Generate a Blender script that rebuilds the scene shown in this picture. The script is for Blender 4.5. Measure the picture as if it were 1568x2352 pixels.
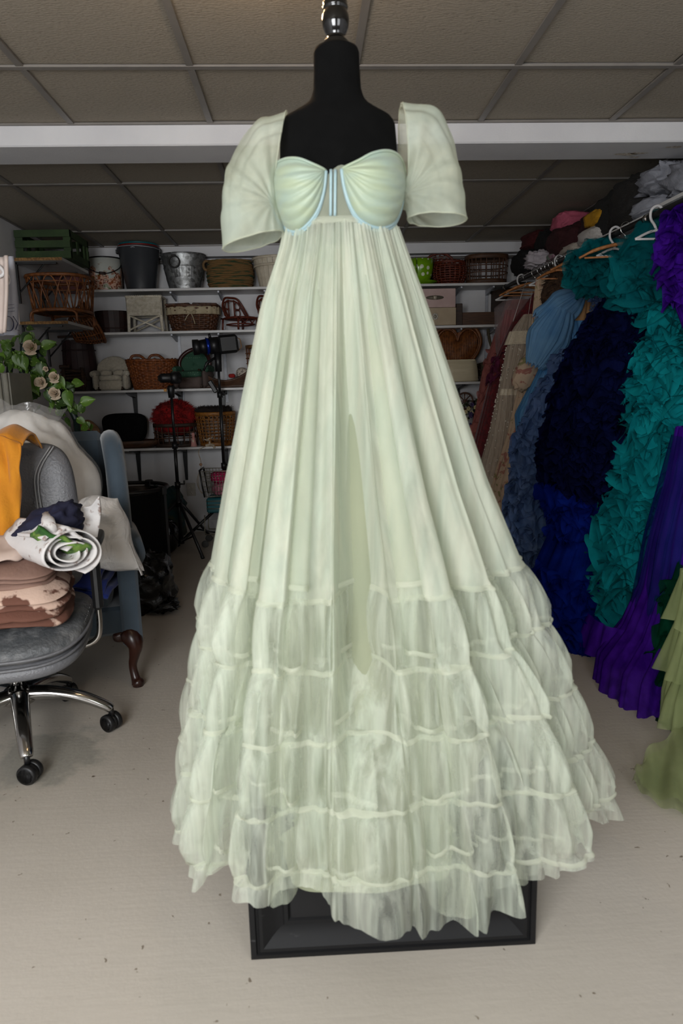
import bpy, math, random
from math import sin, cos, pi, sqrt, atan2, exp
from mathutils import Vector, Matrix, noise as mn

for _o in list(bpy.data.objects):
    bpy.data.objects.remove(_o)
SC = bpy.context.scene
COL = SC.collection

# ------------------------------------------------------------------ camera
F_PX, PITCH, YAW, ROLL, EYE = 1568.0, .1861, .0494, -.0247, 1.30
_f = Vector((sin(YAW)*cos(PITCH), cos(YAW)*cos(PITCH), -sin(PITCH)))
_r = Vector((cos(YAW), -sin(YAW), 0))
_u = _r.cross(_f)
RGT = _r*cos(ROLL) + _u*sin(ROLL)
UPV = -_r*sin(ROLL) + _u*cos(ROLL)
cam_data = bpy.data.cameras.new('camera')
cam = bpy.data.objects.new('camera', cam_data)
COL.objects.link(cam)
cam.matrix_world = Matrix(((RGT.x, UPV.x, -_f.x, 0), (RGT.y, UPV.y, -_f.y, 0), (RGT.z, UPV.z, -_f.z, EYE), (0, 0, 0, 1)))
cam_data.sensor_fit = 'VERTICAL'
cam_data.sensor_height = 36
cam_data.lens = 24
cam_data.clip_start = .05
cam_data.dof.use_dof = True
cam_data.dof.focus_distance = 4.6
cam_data.dof.aperture_fstop = 4.5
SC.camera = cam

# ------------------------------------------------------------------ light
SC.view_settings.view_transform = 'Standard'
SC.view_settings.look = 'None'
SC.view_settings.gamma = 1
SC.view_settings.use_curve_mapping = False
SC.view_settings.exposure = 0.14
SC.cycles.use_denoising = True
SC.cycles.transparent_max_bounces = 14
SC.cycles.max_bounces = 4
SC.cycles.diffuse_bounces = 3
SC.cycles.glossy_bounces = 2
SC.cycles.caustics_reflective = False
SC.cycles.caustics_refractive = False
SC.cycles.use_adaptive_sampling = True
SC.cycles.adaptive_threshold = .05
SC.cycles.adaptive_min_samples = 12
w = bpy.data.worlds.new('world')
SC.world = w
w.use_nodes = True
w.node_tree.nodes['Background'].inputs[0].default_value = (.55, .65, .8, 1)
w.node_tree.nodes['Background'].inputs[1].default_value = .25


def area(name, loc, target, sx, sy, power, col):
    d = bpy.data.lights.new(name, 'AREA')
    d.shape = 'RECTANGLE'
    d.size, d.size_y, d.energy, d.color = sx, sy, power, col
    o = bpy.data.objects.new(name, d)
    COL.objects.link(o)
    o.location = loc
    o.rotation_euler = (Vector(target) - Vector(loc)).to_track_quat('-Z', 'Y').to_euler()
    return o


# daylight coming in through the two windows of the wall behind the camera
area('window_daylight', (-.95, -.92, 1.55), (-.35, 3, .95), 1.35, 1.25, 92, (.96, .98, 1))
area('window_daylight', (1.25, -.92, 1.55), (1.0, 3, .95), 1.1, 1.25, 21, (.96, .98, 1))


# ------------------------------------------------------------------ pixel helpers (photograph frame 1568 x 2352)
def ray(u, v):
    return RGT*((u-784)/F_PX) - UPV*((v-1176)/F_PX) + _f


def PY(u, v, y):
    d = ray(u, v)
    p = d*(y/d.y)
    return Vector((p.x, p.y, p.z+EYE))


def PZ(u, v, z=0.0):
    d = ray(u, v)
    p = d*((z-EYE)/d.z)
    return Vector((p.x, p.y, z))


def PX(u, v, x):
    d = ray(u, v)
    p = d*(x/d.x)
    return Vector((p.x, p.y, p.z+EYE))


# ------------------------------------------------------------------ mesh helpers
def lerp(a, b, t):
    return a+(b-a)*t


def tab(T, z):
    """piecewise linear table lookup, T sorted by descending or ascending first column"""
    if T[0][0] > T[-1][0]:
        T = T[::-1]
    if z <= T[0][0]:
        return T[0][1:]
    for a, b in zip(T, T[1:]):
        if z <= b[0]:
            t = (z-a[0])/(b[0]-a[0])
            return [lerp(p, q, t) for p, q in zip(a[1:], b[1:])]
    return T[-1][1:]


def curve(pts, t):
    """Catmull-Rom through pts, t in 0..1"""
    n = len(pts)-1
    x = min(max(t, 0), 1)*n
    i = min(int(x), n-1)
    f = x-i
    p = [Vector(pts[max(0, min(n, i+k))]) for k in (-1, 0, 1, 2)]
    return .5*((2*p[1])+(p[2]-p[0])*f+(2*p[0]-5*p[1]+4*p[2]-p[3])*f*f+(3*p[1]-p[0]-3*p[2]+p[3])*f**3)


def smoothpath(pts, n=24):
    return [curve(pts, i/n) for i in range(n+1)]


class MB:
    def __init__(s):
        s.v, s.f = [], []

    def add(s, v, f):
        o = len(s.v)
        s.v += [tuple(p) for p in v]
        s.f += [tuple(i+o for i in q) for q in f]
        return s

    def box(s, c, d, rz=0, rx=0, ry=0, bev=0.0):
        x, y, z = d[0]/2, d[1]/2, d[2]/2
        R = Matrix.Rotation(rz, 3, 'Z') @ Matrix.Rotation(ry, 3, 'Y') @ Matrix.Rotation(rx, 3, 'X')
        c = Vector(c)
        if bev <= 0:
            P = [(-x, -y, -z), (x, -y, -z), (x, y, -z), (-x, y, -z), (-x, -y, z), (x, -y, z), (x, y, z), (-x, y, z)]
            Q = [(0, 3, 2, 1), (4, 5, 6, 7), (0, 1, 5, 4), (1, 2, 6, 5), (2, 3, 7, 6), (3, 0, 4, 7)]
        else:
            b = min(bev, x*.99, y*.99, z*.99)
            P, Q, idx = [], [], {}
            for sx in (-1, 1):
                for sy in (-1, 1):
                    for sz in (-1, 1):
                        for ax in range(3):
                            q = [sx*(x-b), sy*(y-b), sz*(z-b)]
                            q[ax] = (sx*x, sy*y, sz*z)[ax]
                            idx[(sx, sy, sz, ax)] = len(P)
                            P.append(q)
            def oriented(q):
                a, b_, c_ = (Vector(P[i]) for i in q[:3])
                n = (b_-a).cross(c_-a)
                m = sum((Vector(P[i]) for i in q), Vector())
                return tuple(q) if n.dot(m) > 0 else tuple(q[::-1])
            for ax in range(3):
                o1, o2 = [k for k in range(3) if k != ax]
                for sg in (-1, 1):
                    q = []
                    for a, b_ in ((-1, -1), (1, -1), (1, 1), (-1, 1)):
                        k = [0, 0, 0]
                        k[ax], k[o1], k[o2] = sg, a, b_
                        q.append(idx[(*k, ax)])
                    Q.append(oriented(q))
                for a in (-1, 1):
                    for b_ in (-1, 1):
                        q = []
                        for sg, w_ in ((-1, o1), (1, o1), (1, o2), (-1, o2)):
                            k = [0, 0, 0]
                            k[ax], k[o1], k[o2] = sg, a, b_
                            q.append(idx[(*k, w_)])
                        Q.append(oriented(q))
            for sx in (-1, 1):
                for sy in (-1, 1):
                    for sz in (-1, 1):
                        Q.append(oriented([idx[(sx, sy, sz, a)] for a in range(3)]))
        return s.add([c+R@Vector(p) for p in P], Q)

    def tube(s, pts, r, n=8, closed=False, caps=True, flat=1.0):
        pts = [Vector(p) for p in pts]
        m = len(pts)
        rs = r if isinstance(r, (list, tuple)) else [r]*m
        V, Q = [], []
        up = Vector((0, 0, 1))
        prev = None
        for i, p in enumerate(pts):
            if closed:
                t = pts[(i+1) % m]-pts[i-1]
            else:
                t = pts[min(i+1, m-1)]-pts[max(i-1, 0)]
            if t.length < 1e-9:
                t = Vector((0, 0, 1))
            t.normalize()
            if prev is None:
                a = up if abs(t.z) < .9 else Vector((1, 0, 0))
                nx = t.cross(a).normalized()
            else:
                nx = prev-t*prev.dot(t)
                nx = nx.normalized() if nx.length > 1e-6 else t.orthogonal().normalized()
            prev = nx
            ny = t.cross(nx)
            for k in range(n):
                an = 2*pi*k/n
                V.append(p+(nx*cos(an)+ny*sin(an)*flat)*rs[i])
        for i in range(m if closed else m-1):
            for k in range(n):
                a, b = i*n+k, i*n+(k+1) % n
                c, d = ((i+1) % m)*n+(k+1) % n, ((i+1) % m)*n+k
                Q.append((a, b, c, d))
        if caps and not closed:
            Q.append(tuple(range(n))[::-1])
            Q.append(tuple((m-1)*n+k for k in range(n)))
        return s.add(V, Q)

    def lathe(s, prof, c=(0, 0, 0), n=28, sx=1.0, sy=1.0, caps=True, R=None, pw=1.0):
        c = Vector(c)
        V, Q = [], []
        for r, z in prof:
            for k in range(n):
                a = 2*pi*k/n
                ca, sa = cos(a), sin(a)
                if pw != 1:
                    ca, sa = math.copysign(abs(ca)**pw, ca), math.copysign(abs(sa)**pw, sa)
                p = Vector((r*ca*sx, r*sa*sy, z))
                V.append(c+(R@p if R else p))
        m = len(prof)
        for i in range(m-1):
            for k in range(n):
                Q.append((i*n+k, i*n+(k+1) % n, (i+1)*n+(k+1) % n, (i+1)*n+k))
        if caps:
            if prof[0][0] > 1e-5:
                Q.append(tuple(range(n))[::-1])
            if prof[-1][0] > 1e-5:
                Q.append(tuple((m-1)*n+k for k in range(n)))
        return s.add(V, Q)

    def grid(s, fn, nu, nv, wrap=False):
        """fn(i/nu, j/nv) -> point"""
        V, Q = [], []
        cu = nu if wrap else nu+1
        for j in range(nv+1):
            for i in range(cu):
                V.append(fn(i/nu, j/nv))
        for j in range(nv):
            for i in range(nu):
                a, b = j*cu+i, j*cu+(i+1) % cu
                Q.append((a, b, b+cu, a+cu))
        return s.add(V, Q)

    def blob(s, c, d, seed=0, amp=.12, freq=3.0, n=28, m=18, pw=.75, fold=0.0, R=None):
        """lumpy superellipsoid, c centre, d full size"""
        c = Vector(c)
        sd = Vector((seed*7.31, seed*3.7, seed*1.9))
        def fn(u, v):
            th, ph = 2*pi*u, pi*(v-.5)
            f = lambda x: math.copysign(abs(x)**pw, x)
            q = Vector((f(cos(th))*f(cos(ph)), f(sin(th))*f(cos(ph)), f(sin(ph))))
            k = 1+amp*mn.noise(q*freq+sd)
            if fold:
                k += fold*(abs(mn.noise(Vector((q.x*freq*2.2, q.y*freq*2.2, q.z*freq*1.1))+sd))*2-.5)
            p = Vector((q.x*d[0]/2*k, q.y*d[1]/2*k, q.z*d[2]/2*k))
            return c+(R@p if R else p)
        return s.grid(fn, n, m, wrap=True)

    def build(s, name, mat, parent=None, smooth=True, loc=None, label=None, kind=None, subd=0, solid=0.0):
        me = bpy.data.meshes.new(name)
        me.from_pydata(s.v, [], s.f)
        me.validate()
        if smooth:
            me.polygons.foreach_set('use_smooth', [True]*len(me.polygons))
        me.materials.append(mat)
        o = bpy.data.objects.new(name, me)
        COL.objects.link(o)
        if parent:
            o.parent = parent
        if loc is not None:
            o.location = loc
        if label:
            o['label'] = label
        if kind:
            o['kind'] = kind
        if solid:
            md = o.modifiers.new('thickness', 'SOLIDIFY')
            md.thickness = solid
        if subd:
            md = o.modifiers.new('smooth', 'SUBSURF')
            md.levels = md.render_levels = subd
        if smooth:
            try:
                me.shade_auto_smooth if False else None
            except Exception:
                pass
        return o


def flat(o, ang=35):
    """sharp edges above an angle while the rest stays smooth"""
    me = o.data
    import bmesh
    bm = bmesh.new()
    bm.from_mesh(me)
    a = math.radians(ang)
    for e in bm.edges:
        if len(e.link_faces) == 2 and e.calc_face_angle(0) > a:
            e.smooth = False
    bm.to_mesh(me)
    bm.free()
    return o


def tag(o, label, cat, group=None):
    o['label'] = label
    o['category'] = cat
    if group:
        o['group'] = group
    return o


def thing(name, label, cat, loc=(0, 0, 0), rz=0, group=None):
    o = bpy.data.objects.new(name, None)
    o.empty_display_size = .05
    COL.objects.link(o)
    o.location = loc
    o.rotation_euler = (0, 0, rz)
    return tag(o, label, cat, group)


def struct(o):
    o['kind'] = 'structure'
    return o


def copy_tree(o, parent=None):
    c = o.copy()
    COL.objects.link(c)
    c.parent = parent
    for ch in [x for x in bpy.data.objects if x.parent == o]:
        copy_tree(ch, c)
    return c


# ------------------------------------------------------------------ materials
def srgb(c):
    return tuple(((x/255)/12.92 if x/255 <= .04045 else ((x/255+.055)/1.055)**2.4) for x in c)


_MATS = {}


def new_mat(name):
    m = bpy.data.materials.new(name)
    m.use_nodes = True
    nt = m.node_tree
    return m, nt, nt.nodes['Principled BSDF'], nt.nodes['Material Output']


def nd(nt, typ, **kw):
    n = nt.nodes.new(typ)
    for k, v in kw.items():
        if k in n.inputs:
            n.inputs[k].default_value = v
        else:
            setattr(n, k, v)
    return n


def M(name, col, rough=.6, metal=0.0, col2=None, vs=12.0, lo=.35, hi=.65, bump=0.0, bs=80.0, sheen=0.0, stretch=(1, 1, 1), coat=0.0, detail=4.0, spec=.5):
    """procedural material: two colours mixed by noise plus noise relief"""
    if name in _MATS:
        return _MATS[name]
    m, nt, b, out = new_mat(name)
    c1 = srgb(col)
    b.inputs['Roughness'].default_value = rough
    b.inputs['Metallic'].default_value = metal
    b.inputs['Specular IOR Level'].default_value = spec
    if sheen:
        b.inputs['Sheen Weight'].default_value = sheen
    if coat:
        b.inputs['Coat Weight'].default_value = coat
    tc = nd(nt, 'ShaderNodeTexCoord')
    mp = nd(nt, 'ShaderNodeMapping')
    mp.inputs['Scale'].default_value = stretch
    nt.links.new(tc.outputs['Object'], mp.inputs['Vector'])
    c2 = srgb(col2) if col2 else tuple(x*.82 for x in c1)
    nz = nd(nt, 'ShaderNodeTexNoise', Scale=vs, Detail=detail)
    nt.links.new(mp.outputs[0], nz.inputs['Vector'])
    rp = nd(nt, 'ShaderNodeValToRGB')
    rp.color_ramp.elements[0].position, rp.color_ramp.elements[1].position = lo, hi
    rp.color_ramp.elements[0].color = (*c1, 1)
    rp.color_ramp.elements[1].color = (*c2, 1)
    nt.links.new(nz.outputs[0], rp.inputs[0])
    nt.links.new(rp.outputs[0], b.inputs['Base Color'])
    if bump:
        n2 = nd(nt, 'ShaderNodeTexNoise', Scale=bs, Detail=3.0)
        nt.links.new(mp.outputs[0], n2.inputs['Vector'])
        bp = nd(nt, 'ShaderNodeBump', Strength=bump, Distance=.01)
        nt.links.new(n2.outputs[0], bp.inputs['Height'])
        nt.links.new(bp.outputs[0], b.inputs['Normal'])
    _MATS[name] = m
    return m


def tulle(name, col, alpha=.5, col2=None, vs=6.0, trans=.45, stretch=(1, 1, 1), gather=None):
    """sheer net: see-through holes over a diffuse and translucent thread"""
    if name in _MATS:
        return _MATS[name]
    m, nt, b, out = new_mat(name)
    nt.nodes.remove(b)
    tc = nd(nt, 'ShaderNodeTexCoord')
    mp = nd(nt, 'ShaderNodeMapping')
    mp.inputs['Scale'].default_value = stretch
    nt.links.new(tc.outputs['Object'], mp.inputs['Vector'])
    nz = nd(nt, 'ShaderNodeTexNoise', Scale=vs, Detail=3.0)
    nt.links.new(mp.outputs[0], nz.inputs['Vector'])
    rp = nd(nt, 'ShaderNodeValToRGB')
    rp.color_ramp.elements[0].position, rp.color_ramp.elements[1].position = .35, .65
    rp.color_ramp.elements[0].color = (*srgb(col), 1)
    rp.color_ramp.elements[1].color = (*(srgb(col2) if col2 else tuple(x*.9 for x in srgb(col))), 1)
    nt.links.new(nz.outputs[0], rp.inputs[0])
    df = nd(nt, 'ShaderNodeBsdfDiffuse')
    tl = nd(nt, 'ShaderNodeBsdfTranslucent')
    tp = nd(nt, 'ShaderNodeBsdfTransparent')
    nt.links.new(rp.outputs[0], df.inputs[0])
    nt.links.new(rp.outputs[0], tl.inputs[0])
    m1 = nd(nt, 'ShaderNodeMixShader')
    m1.inputs[0].default_value = trans
    nt.links.new(df.outputs[0], m1.inputs[1])
    nt.links.new(tl.outputs[0], m1.inputs[2])
    m2 = nd(nt, 'ShaderNodeMixShader')
    m2.inputs[0].default_value = alpha
    if gather:
        # net lies doubled in the small gathers: denser and thinner streaks along the cloth
        lo, hi, sc, st, bmp = gather
        g1 = nd(nt, 'ShaderNodeMapping')
        g1.inputs['Scale'].default_value = st
        nt.links.new(tc.outputs['Object'], g1.inputs['Vector'])
        g2 = nd(nt, 'ShaderNodeTexNoise', Scale=sc, Detail=4.0, Distortion=.3)
        nt.links.new(g1.outputs[0], g2.inputs['Vector'])
        g3 = nd(nt, 'ShaderNodeMapRange')
        g3.inputs[1].default_value, g3.inputs[2].default_value, g3.inputs[3].default_value, g3.inputs[4].default_value = .34, .66, lo, hi
        nt.links.new(g2.outputs[0], g3.inputs[0])
        nt.links.new(g3.outputs[0], m2.inputs[0])
        g4 = nd(nt, 'ShaderNodeBump', Strength=bmp, Distance=.01)
        nt.links.new(g2.outputs[0], g4.inputs['Height'])
        nt.links.new(g4.outputs[0], df.inputs['Normal'])
    nt.links.new(tp.outputs[0], m2.inputs[1])
    nt.links.new(m1.outputs[0], m2.inputs[2])
    nt.links.new(m2.outputs[0], out.inputs[0])
    _MATS[name] = m
    return m


WHITE = M('white_paint', (206, 205, 206), .55, col2=(196, 195, 197), vs=3, bump=.08, bs=150)
MELAMINE = M('white_melamine', (205, 203, 200), .4, col2=(192, 190, 188), vs=4)
CHIP = M('chipboard_edge', (150, 112, 62), .8, col2=(96, 66, 34), vs=90)
BLACKM = M('black_metal', (15, 15, 16), .38, col2=(22, 22, 23), vs=10)
BLACKP = M('black_plastic', (14, 14, 15), .45, col2=(20, 20, 21), vs=20)
CHROME = M('chrome', (200, 198, 195), .14, 1.0, col2=(180, 178, 175), vs=5)
STEEL = M('zinc_steel', (176, 178, 184), .5, .35, col2=(160, 162, 168), vs=30)
# ================================================================== the room
WL, WR, WB, WF, CEIL = -2.01, 2.21, 6.18, -1.02, 2.463


def floor_material():
    m, nt, b, out = new_mat('painted_concrete')
    tc = nd(nt, 'ShaderNodeTexCoord')
    L = nt.links.new
    big = nd(nt, 'ShaderNodeTexNoise', Scale=1.1, Detail=5.0)
    L(tc.outputs['Object'], big.inputs['Vector'])
    r1 = nd(nt, 'ShaderNodeValToRGB')
    r1.color_ramp.elements[0].position, r1.color_ramp.elements[1].position = .35, .68
    r1.color_ramp.elements[0].color = (*srgb((190, 182, 171)), 1)
    r1.color_ramp.elements[1].color = (*srgb((174, 166, 154)), 1)
    L(big.outputs[0], r1.inputs[0])
    # worn paint beside the swivel chair
    mp = nd(nt, 'ShaderNodeMapping')
    mp.inputs['Location'].default_value = (.98, -2.32, 0)
    L(tc.outputs['Object'], mp.inputs['Vector'])
    ln = nd(nt, 'ShaderNodeVectorMath', operation='LENGTH')
    L(mp.outputs[0], ln.inputs[0])
    wz = nd(nt, 'ShaderNodeTexNoise', Scale=9.0, Detail=6.0)
    L(tc.outputs['Object'], wz.inputs['Vector'])
    ma = nd(nt, 'ShaderNodeMath', operation='MULTIPLY_ADD')
    ma.inputs[1].default_value = .36
    L(wz.outputs[0], ma.inputs[0])
    L(ln.outputs['Value'], ma.inputs[2])
    rw = nd(nt, 'ShaderNodeValToRGB')
    rw.color_ramp.elements[0].position, rw.color_ramp.elements[1].position = .34, .40
    rw.color_ramp.elements[0].color, rw.color_ramp.elements[1].color = (1, 1, 1, 1), (0, 0, 0, 1)
    L(ma.outputs[0], rw.inputs[0])
    worn = nd(nt, 'ShaderNodeTexNoise', Scale=60.0, Detail=4.0)
    L(tc.outputs['Object'], worn.inputs['Vector'])
    rc = nd(nt, 'ShaderNodeValToRGB')
    rc.color_ramp.elements[0].color = (*srgb((140, 136, 128)), 1)
    rc.color_ramp.elements[1].color = (*srgb((165, 160, 148)), 1)
    L(worn.outputs[0], rc.inputs[0])
    mx = nd(nt, 'ShaderNodeMixRGB')
    L(rw.outputs[0], mx.inputs[0])
    L(r1.outputs[0], mx.inputs[1])
    L(rc.outputs[0], mx.inputs[2])
    # white chips and dark grit
    last = mx
    for sc, th, w_, col in ((2.6, .035, .02, (232, 228, 220)), (4.6, .026, .014, (84, 74, 64)), (9, .032, .016, (104, 92, 78)), (17, .05, .03, (124, 112, 98))):
        vo = nd(nt, 'ShaderNodeTexVoronoi', Scale=sc)
        wv = nd(nt, 'ShaderNodeTexNoise', Scale=45.0, Detail=2.0)
        L(tc.outputs['Object'], wv.inputs['Vector'])
        av = nd(nt, 'ShaderNodeMixRGB', blend_type='ADD')
        av.inputs[0].default_value = .04
        L(tc.outputs['Object'], av.inputs[1])
        L(wv.outputs['Color'], av.inputs[2])
        L(av.outputs[0], vo.inputs['Vector'])
        rr = nd(nt, 'ShaderNodeValToRGB')
        rr.color_ramp.elements[0].position, rr.color_ramp.elements[1].position = th, th+w_
        rr.color_ramp.elements[0].color, rr.color_ramp.elements[1].color = (1, 1, 1, 1), (0, 0, 0, 1)
        L(vo.outputs['Distance'], rr.inputs[0])
        m3 = nd(nt, 'ShaderNodeMixRGB')
        L(rr.outputs[0], m3.inputs[0])
        L(last.outputs[0], m3.inputs[1])
        m3.inputs[2].default_value = (*srgb(col), 1)
        last = m3
    L(last.outputs[0], b.inputs['Base Color'])
    b.inputs['Roughness'].default_value = .52
    hz = nd(nt, 'ShaderNodeTexNoise', Scale=70.0, Detail=5.0)
    L(tc.outputs['Object'], hz.inputs['Vector'])
    st = nd(nt, 'ShaderNodeMapping')
    st.inputs['Scale'].default_value = (3, 30, 3)
    L(tc.outputs['Object'], st.inputs['Vector'])
    h2 = nd(nt, 'ShaderNodeTexNoise', Scale=2.0, Detail=4.0)
    L(st.outputs[0], h2.inputs['Vector'])
    sm = nd(nt, 'ShaderNodeMath', operation='ADD')
    L(hz.outputs[0], sm.inputs[0])
    L(h2.outputs[0], sm.inputs[1])
    bp = nd(nt, 'ShaderNodeBump', Strength=.10, Distance=.006)
    L(sm.outputs[0], bp.inputs['Height'])
    L(bp.outputs[0], b.inputs['Normal'])
    return m


def tile_material():
    m, nt, b, out = new_mat('fissured_ceiling_board')
    L = nt.links.new
    tc = nd(nt, 'ShaderNodeTexCoord')
    inf = nd(nt, 'ShaderNodeObjectInfo')
    ad = nd(nt, 'ShaderNodeVectorMath', operation='ADD')
    L(tc.outputs['Object'], ad.inputs[0])
    L(inf.outputs['Location'], ad.inputs[1])
    mp = nd(nt, 'ShaderNodeMapping')
    mp.inputs['Scale'].default_value = (1, 3.2, 1)
    L(ad.outputs[0], mp.inputs['Vector'])
    n1 = nd(nt, 'ShaderNodeTexNoise', Scale=62.0, Detail=3.0)
    L(mp.outputs[0], n1.inputs['Vector'])
    rp = nd(nt, 'ShaderNodeValToRGB')
    rp.color_ramp.elements[0].position, rp.color_ramp.elements[1].position = .30, .37
    rp.color_ramp.elements[0].color = (*srgb((108, 99, 87)), 1)
    rp.color_ramp.elements[1].color = (*srgb((144, 135, 121)), 1)
    L(n1.outputs[0], rp.inputs[0])
    L(rp.outputs[0], b.inputs['Base Color'])
    b.inputs['Roughness'].default_value = .9
    n2 = nd(nt, 'ShaderNodeTexNoise', Scale=120.0, Detail=2.0)
    L(ad.outputs[0], n2.inputs['Vector'])
    mu = nd(nt, 'ShaderNodeMath', operation='MULTIPLY_ADD')
    mu.inputs[1].default_value = .25
    L(n2.outputs[0], mu.inputs[0])
    L(n1.outputs[0], mu.inputs[2])
    bp = nd(nt, 'ShaderNodeBump', Strength=.4, Distance=.008)
    L(mu.outputs[0], bp.inputs['Height'])
    L(bp.outputs[0], b.inputs['Normal'])
    return m


o = MB().box(((WL+WR)/2, (WB+WF)/2, -.05), (WR-WL+.3, WB-WF+.3, .1)).build('floor', floor_material(), smooth=False)
struct(o)
wall_back = struct(MB().box(((WL+WR)/2, WB+.05, CEIL/2+.1), (WR-WL+.2, .1, CEIL+.2)).build('wall_back', WHITE, smooth=False))
struct(MB().box((WL-.05, (WB+WF)/2, CEIL/2+.1), (.1, WB-WF+.2, CEIL+.2)).build('wall_left', WHITE, smooth=False))
struct(MB().box((WR+.05, (WB+WF)/2, CEIL/2+.1), (.1, WB-WF+.2, CEIL+.2)).build('wall_right', WHITE, smooth=False))
PANE, pnt, pb, po = new_mat('window_glass')
pb.inputs['Transmission Weight'].default_value = 1
pb.inputs['Roughness'].default_value = .02
pb.inputs['IOR'].default_value = 1.45
# wall behind the camera with two window openings
b = MB()
zt, zb = 2.2, .9
for x0, x1, z0, z1 in ((WL, -1.65, zb, zt), (-.25, .68, zb, zt), (1.82, WR, zb, zt), (WL, WR, 0, zb), (WL, WR, zt, CEIL+.2)):
    b.box(((x0+x1)/2, WF-.05, (z0+z1)/2), (x1-x0, .1, z1-z0))
struct(b.build('wall_front', WHITE, smooth=False))
for k, (x0, x1) in enumerate(((-1.65, -.25), (.68, 1.82))):
    b = MB()
    for xx in (x0+.025, (x0+x1)/2, x1-.025):
        b.box((xx, WF-.05, (zb+zt)/2), (.05, .06, zt-zb))
    for zz in (zb+.025, zt-.025):
        b.box(((x0+x1)/2, WF-.05, zz), (x1-x0, .06, .05))
    wn = struct(b.build('window_%d' % (k+1), WHITE, smooth=False))
    for xa_, xb_ in ((x0, (x0+x1)/2), ((x0+x1)/2, x1)):
        MB().box(((xa_+xb_)/2, WF-.05, (zb+zt)/2), (xb_-xa_-.05, .006, zt-zb-.1)).build('pane', PANE, wn, smooth=False)
struct(MB().box(((WL+WR)/2, WB-.008, .055), (WR-WL, .016, .11)).build('baseboard_back', WHITE, smooth=False))
# dropped ceiling: every board lies in a grid of metal tees
GRID = M('ceiling_tee', (122, 117, 111), .5, col2=(114, 109, 104), vs=8)
TILE = tile_material()
ceiling = struct(MB().box(((WL+WR)/2, (WB+WF)/2, CEIL+.09), (WR-WL+.2, WB-WF+.2, .04)).build('ceiling', M('ceiling_void', (40, 37, 33), .9), smooth=False))
BEAM0, BEAM1, BEAMZ = 3.357, 3.61, 2.37
tile_mesh = {}


def lay_tiles(xs, ys, seed):
    rnd = random.Random(seed)
    for x0, x1 in zip(xs, xs[1:]):
        for y0, y1 in zip(ys, ys[1:]):
            key = (round(x1-x0, 3), round(y1-y0, 3))
            if key not in tile_mesh:
                q = MB().box((0, 0, 0), (key[0]-.010, key[1]-.010, .014), bev=.003).build('ceiling_tile', TILE, ceiling, smooth=False)
                tile_mesh[key] = q.data
                t = q
            else:
                t = bpy.data.objects.new('ceiling_tile', tile_mesh[key])
                COL.objects.link(t)
                t.parent = ceiling
            t.location = ((x0+x1)/2+rnd.uniform(-.003, .003), (y0+y1)/2+rnd.uniform(-.003, .003), CEIL+.007+rnd.uniform(0, .004))
            t.rotation_euler = (rnd.uniform(-.002, .002), rnd.uniform(-.003, .003), rnd.uniform(-.002, .002))


def tees(xs, ys):
    for x in xs:
        q = MB().box((x, (ys[0]+ys[-1])/2, CEIL-.004), (.026, ys[-1]-ys[0], .007)).box((x, (ys[0]+ys[-1])/2, CEIL+.012), (.003, ys[-1]-ys[0], .03))
        q.build('ceiling_tee', GRID, ceiling, smooth=False)
    for y in ys:
        q = MB().box(((xs[0]+xs[-1])/2, y, CEIL-.0055), (xs[-1]-xs[0], .026, .007)).box(((xs[0]+xs[-1])/2, y, CEIL+.012), (xs[-1]-xs[0], .003, .03))
        q.build('ceiling_tee', GRID, ceiling, smooth=False)


xa = [WL]+[x for x in (-.9886+.61*i for i in range(-3, 8)) if WL+.03 < x < WR-.03]+[WR]
ya = [WF, -.862, .358, 1.578, 2.798, BEAM0-.002]
xb = [WL]+[x for x in (-2.2369+.61*i for i in range(0, 10)) if WL+.03 < x < WR-.03]+[WR]
yb = [BEAM1+.002, 4.27, 5.49, 6.075]
lay_tiles(xa, ya, 1)
lay_tiles(xb, yb, 2)
tees(xa, ya)
tees(xb, yb)
beam = flat(MB().box(((WL+WR)/2, (BEAM0+BEAM1)/2, (BEAMZ+CEIL+.06)/2), (WR-WL, BEAM1-BEAM0, CEIL+.06-BEAMZ), bev=.006).build('trim_1', WHITE, smooth=False))
struct(beam)
# chipped paint on the underside of the beam
chip = MB()
rnd = random.Random(4)
for u, v, s in ((1440, 355, .05), (1470, 352, .035), (1545, 338, .03), (1556, 336, .016), (1455, 361, .025)):
    p = PZ(u, v, BEAMZ-.002)
    pts = []
    n = 11
    for k in range(n):
        a = 2*pi*k/n
        r = s*rnd.uniform(.45, 1)
        pts.append((p.x+cos(a)*r*1.6, p.y+sin(a)*r*.55, BEAMZ-.002))
    chip.add(pts, [tuple(range(n))[::-1]])
chip.build('paint_chip', M('bare_beam_wood', (150, 132, 108), .9, col2=(214, 208, 198), vs=60), beam, smooth=False, kind='stuff')
struct(MB().box(((WL+WR)/2, 6.125, 2.423), (WR-WL, .11, .10)).build('trim_2', WHITE, smooth=False))
struct(MB().box(((WL+WR)/2, 6.155, 2.345), (WR-WL, .05, .022)).build('trim_3', M('grey_conduit', (86, 82, 78), .6), smooth=False))

# wall shelves on slotted rails
SHELF = {1: 2.095, 2: 1.757, 3: 1.288, 4: .800}
SF = 5.86


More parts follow.
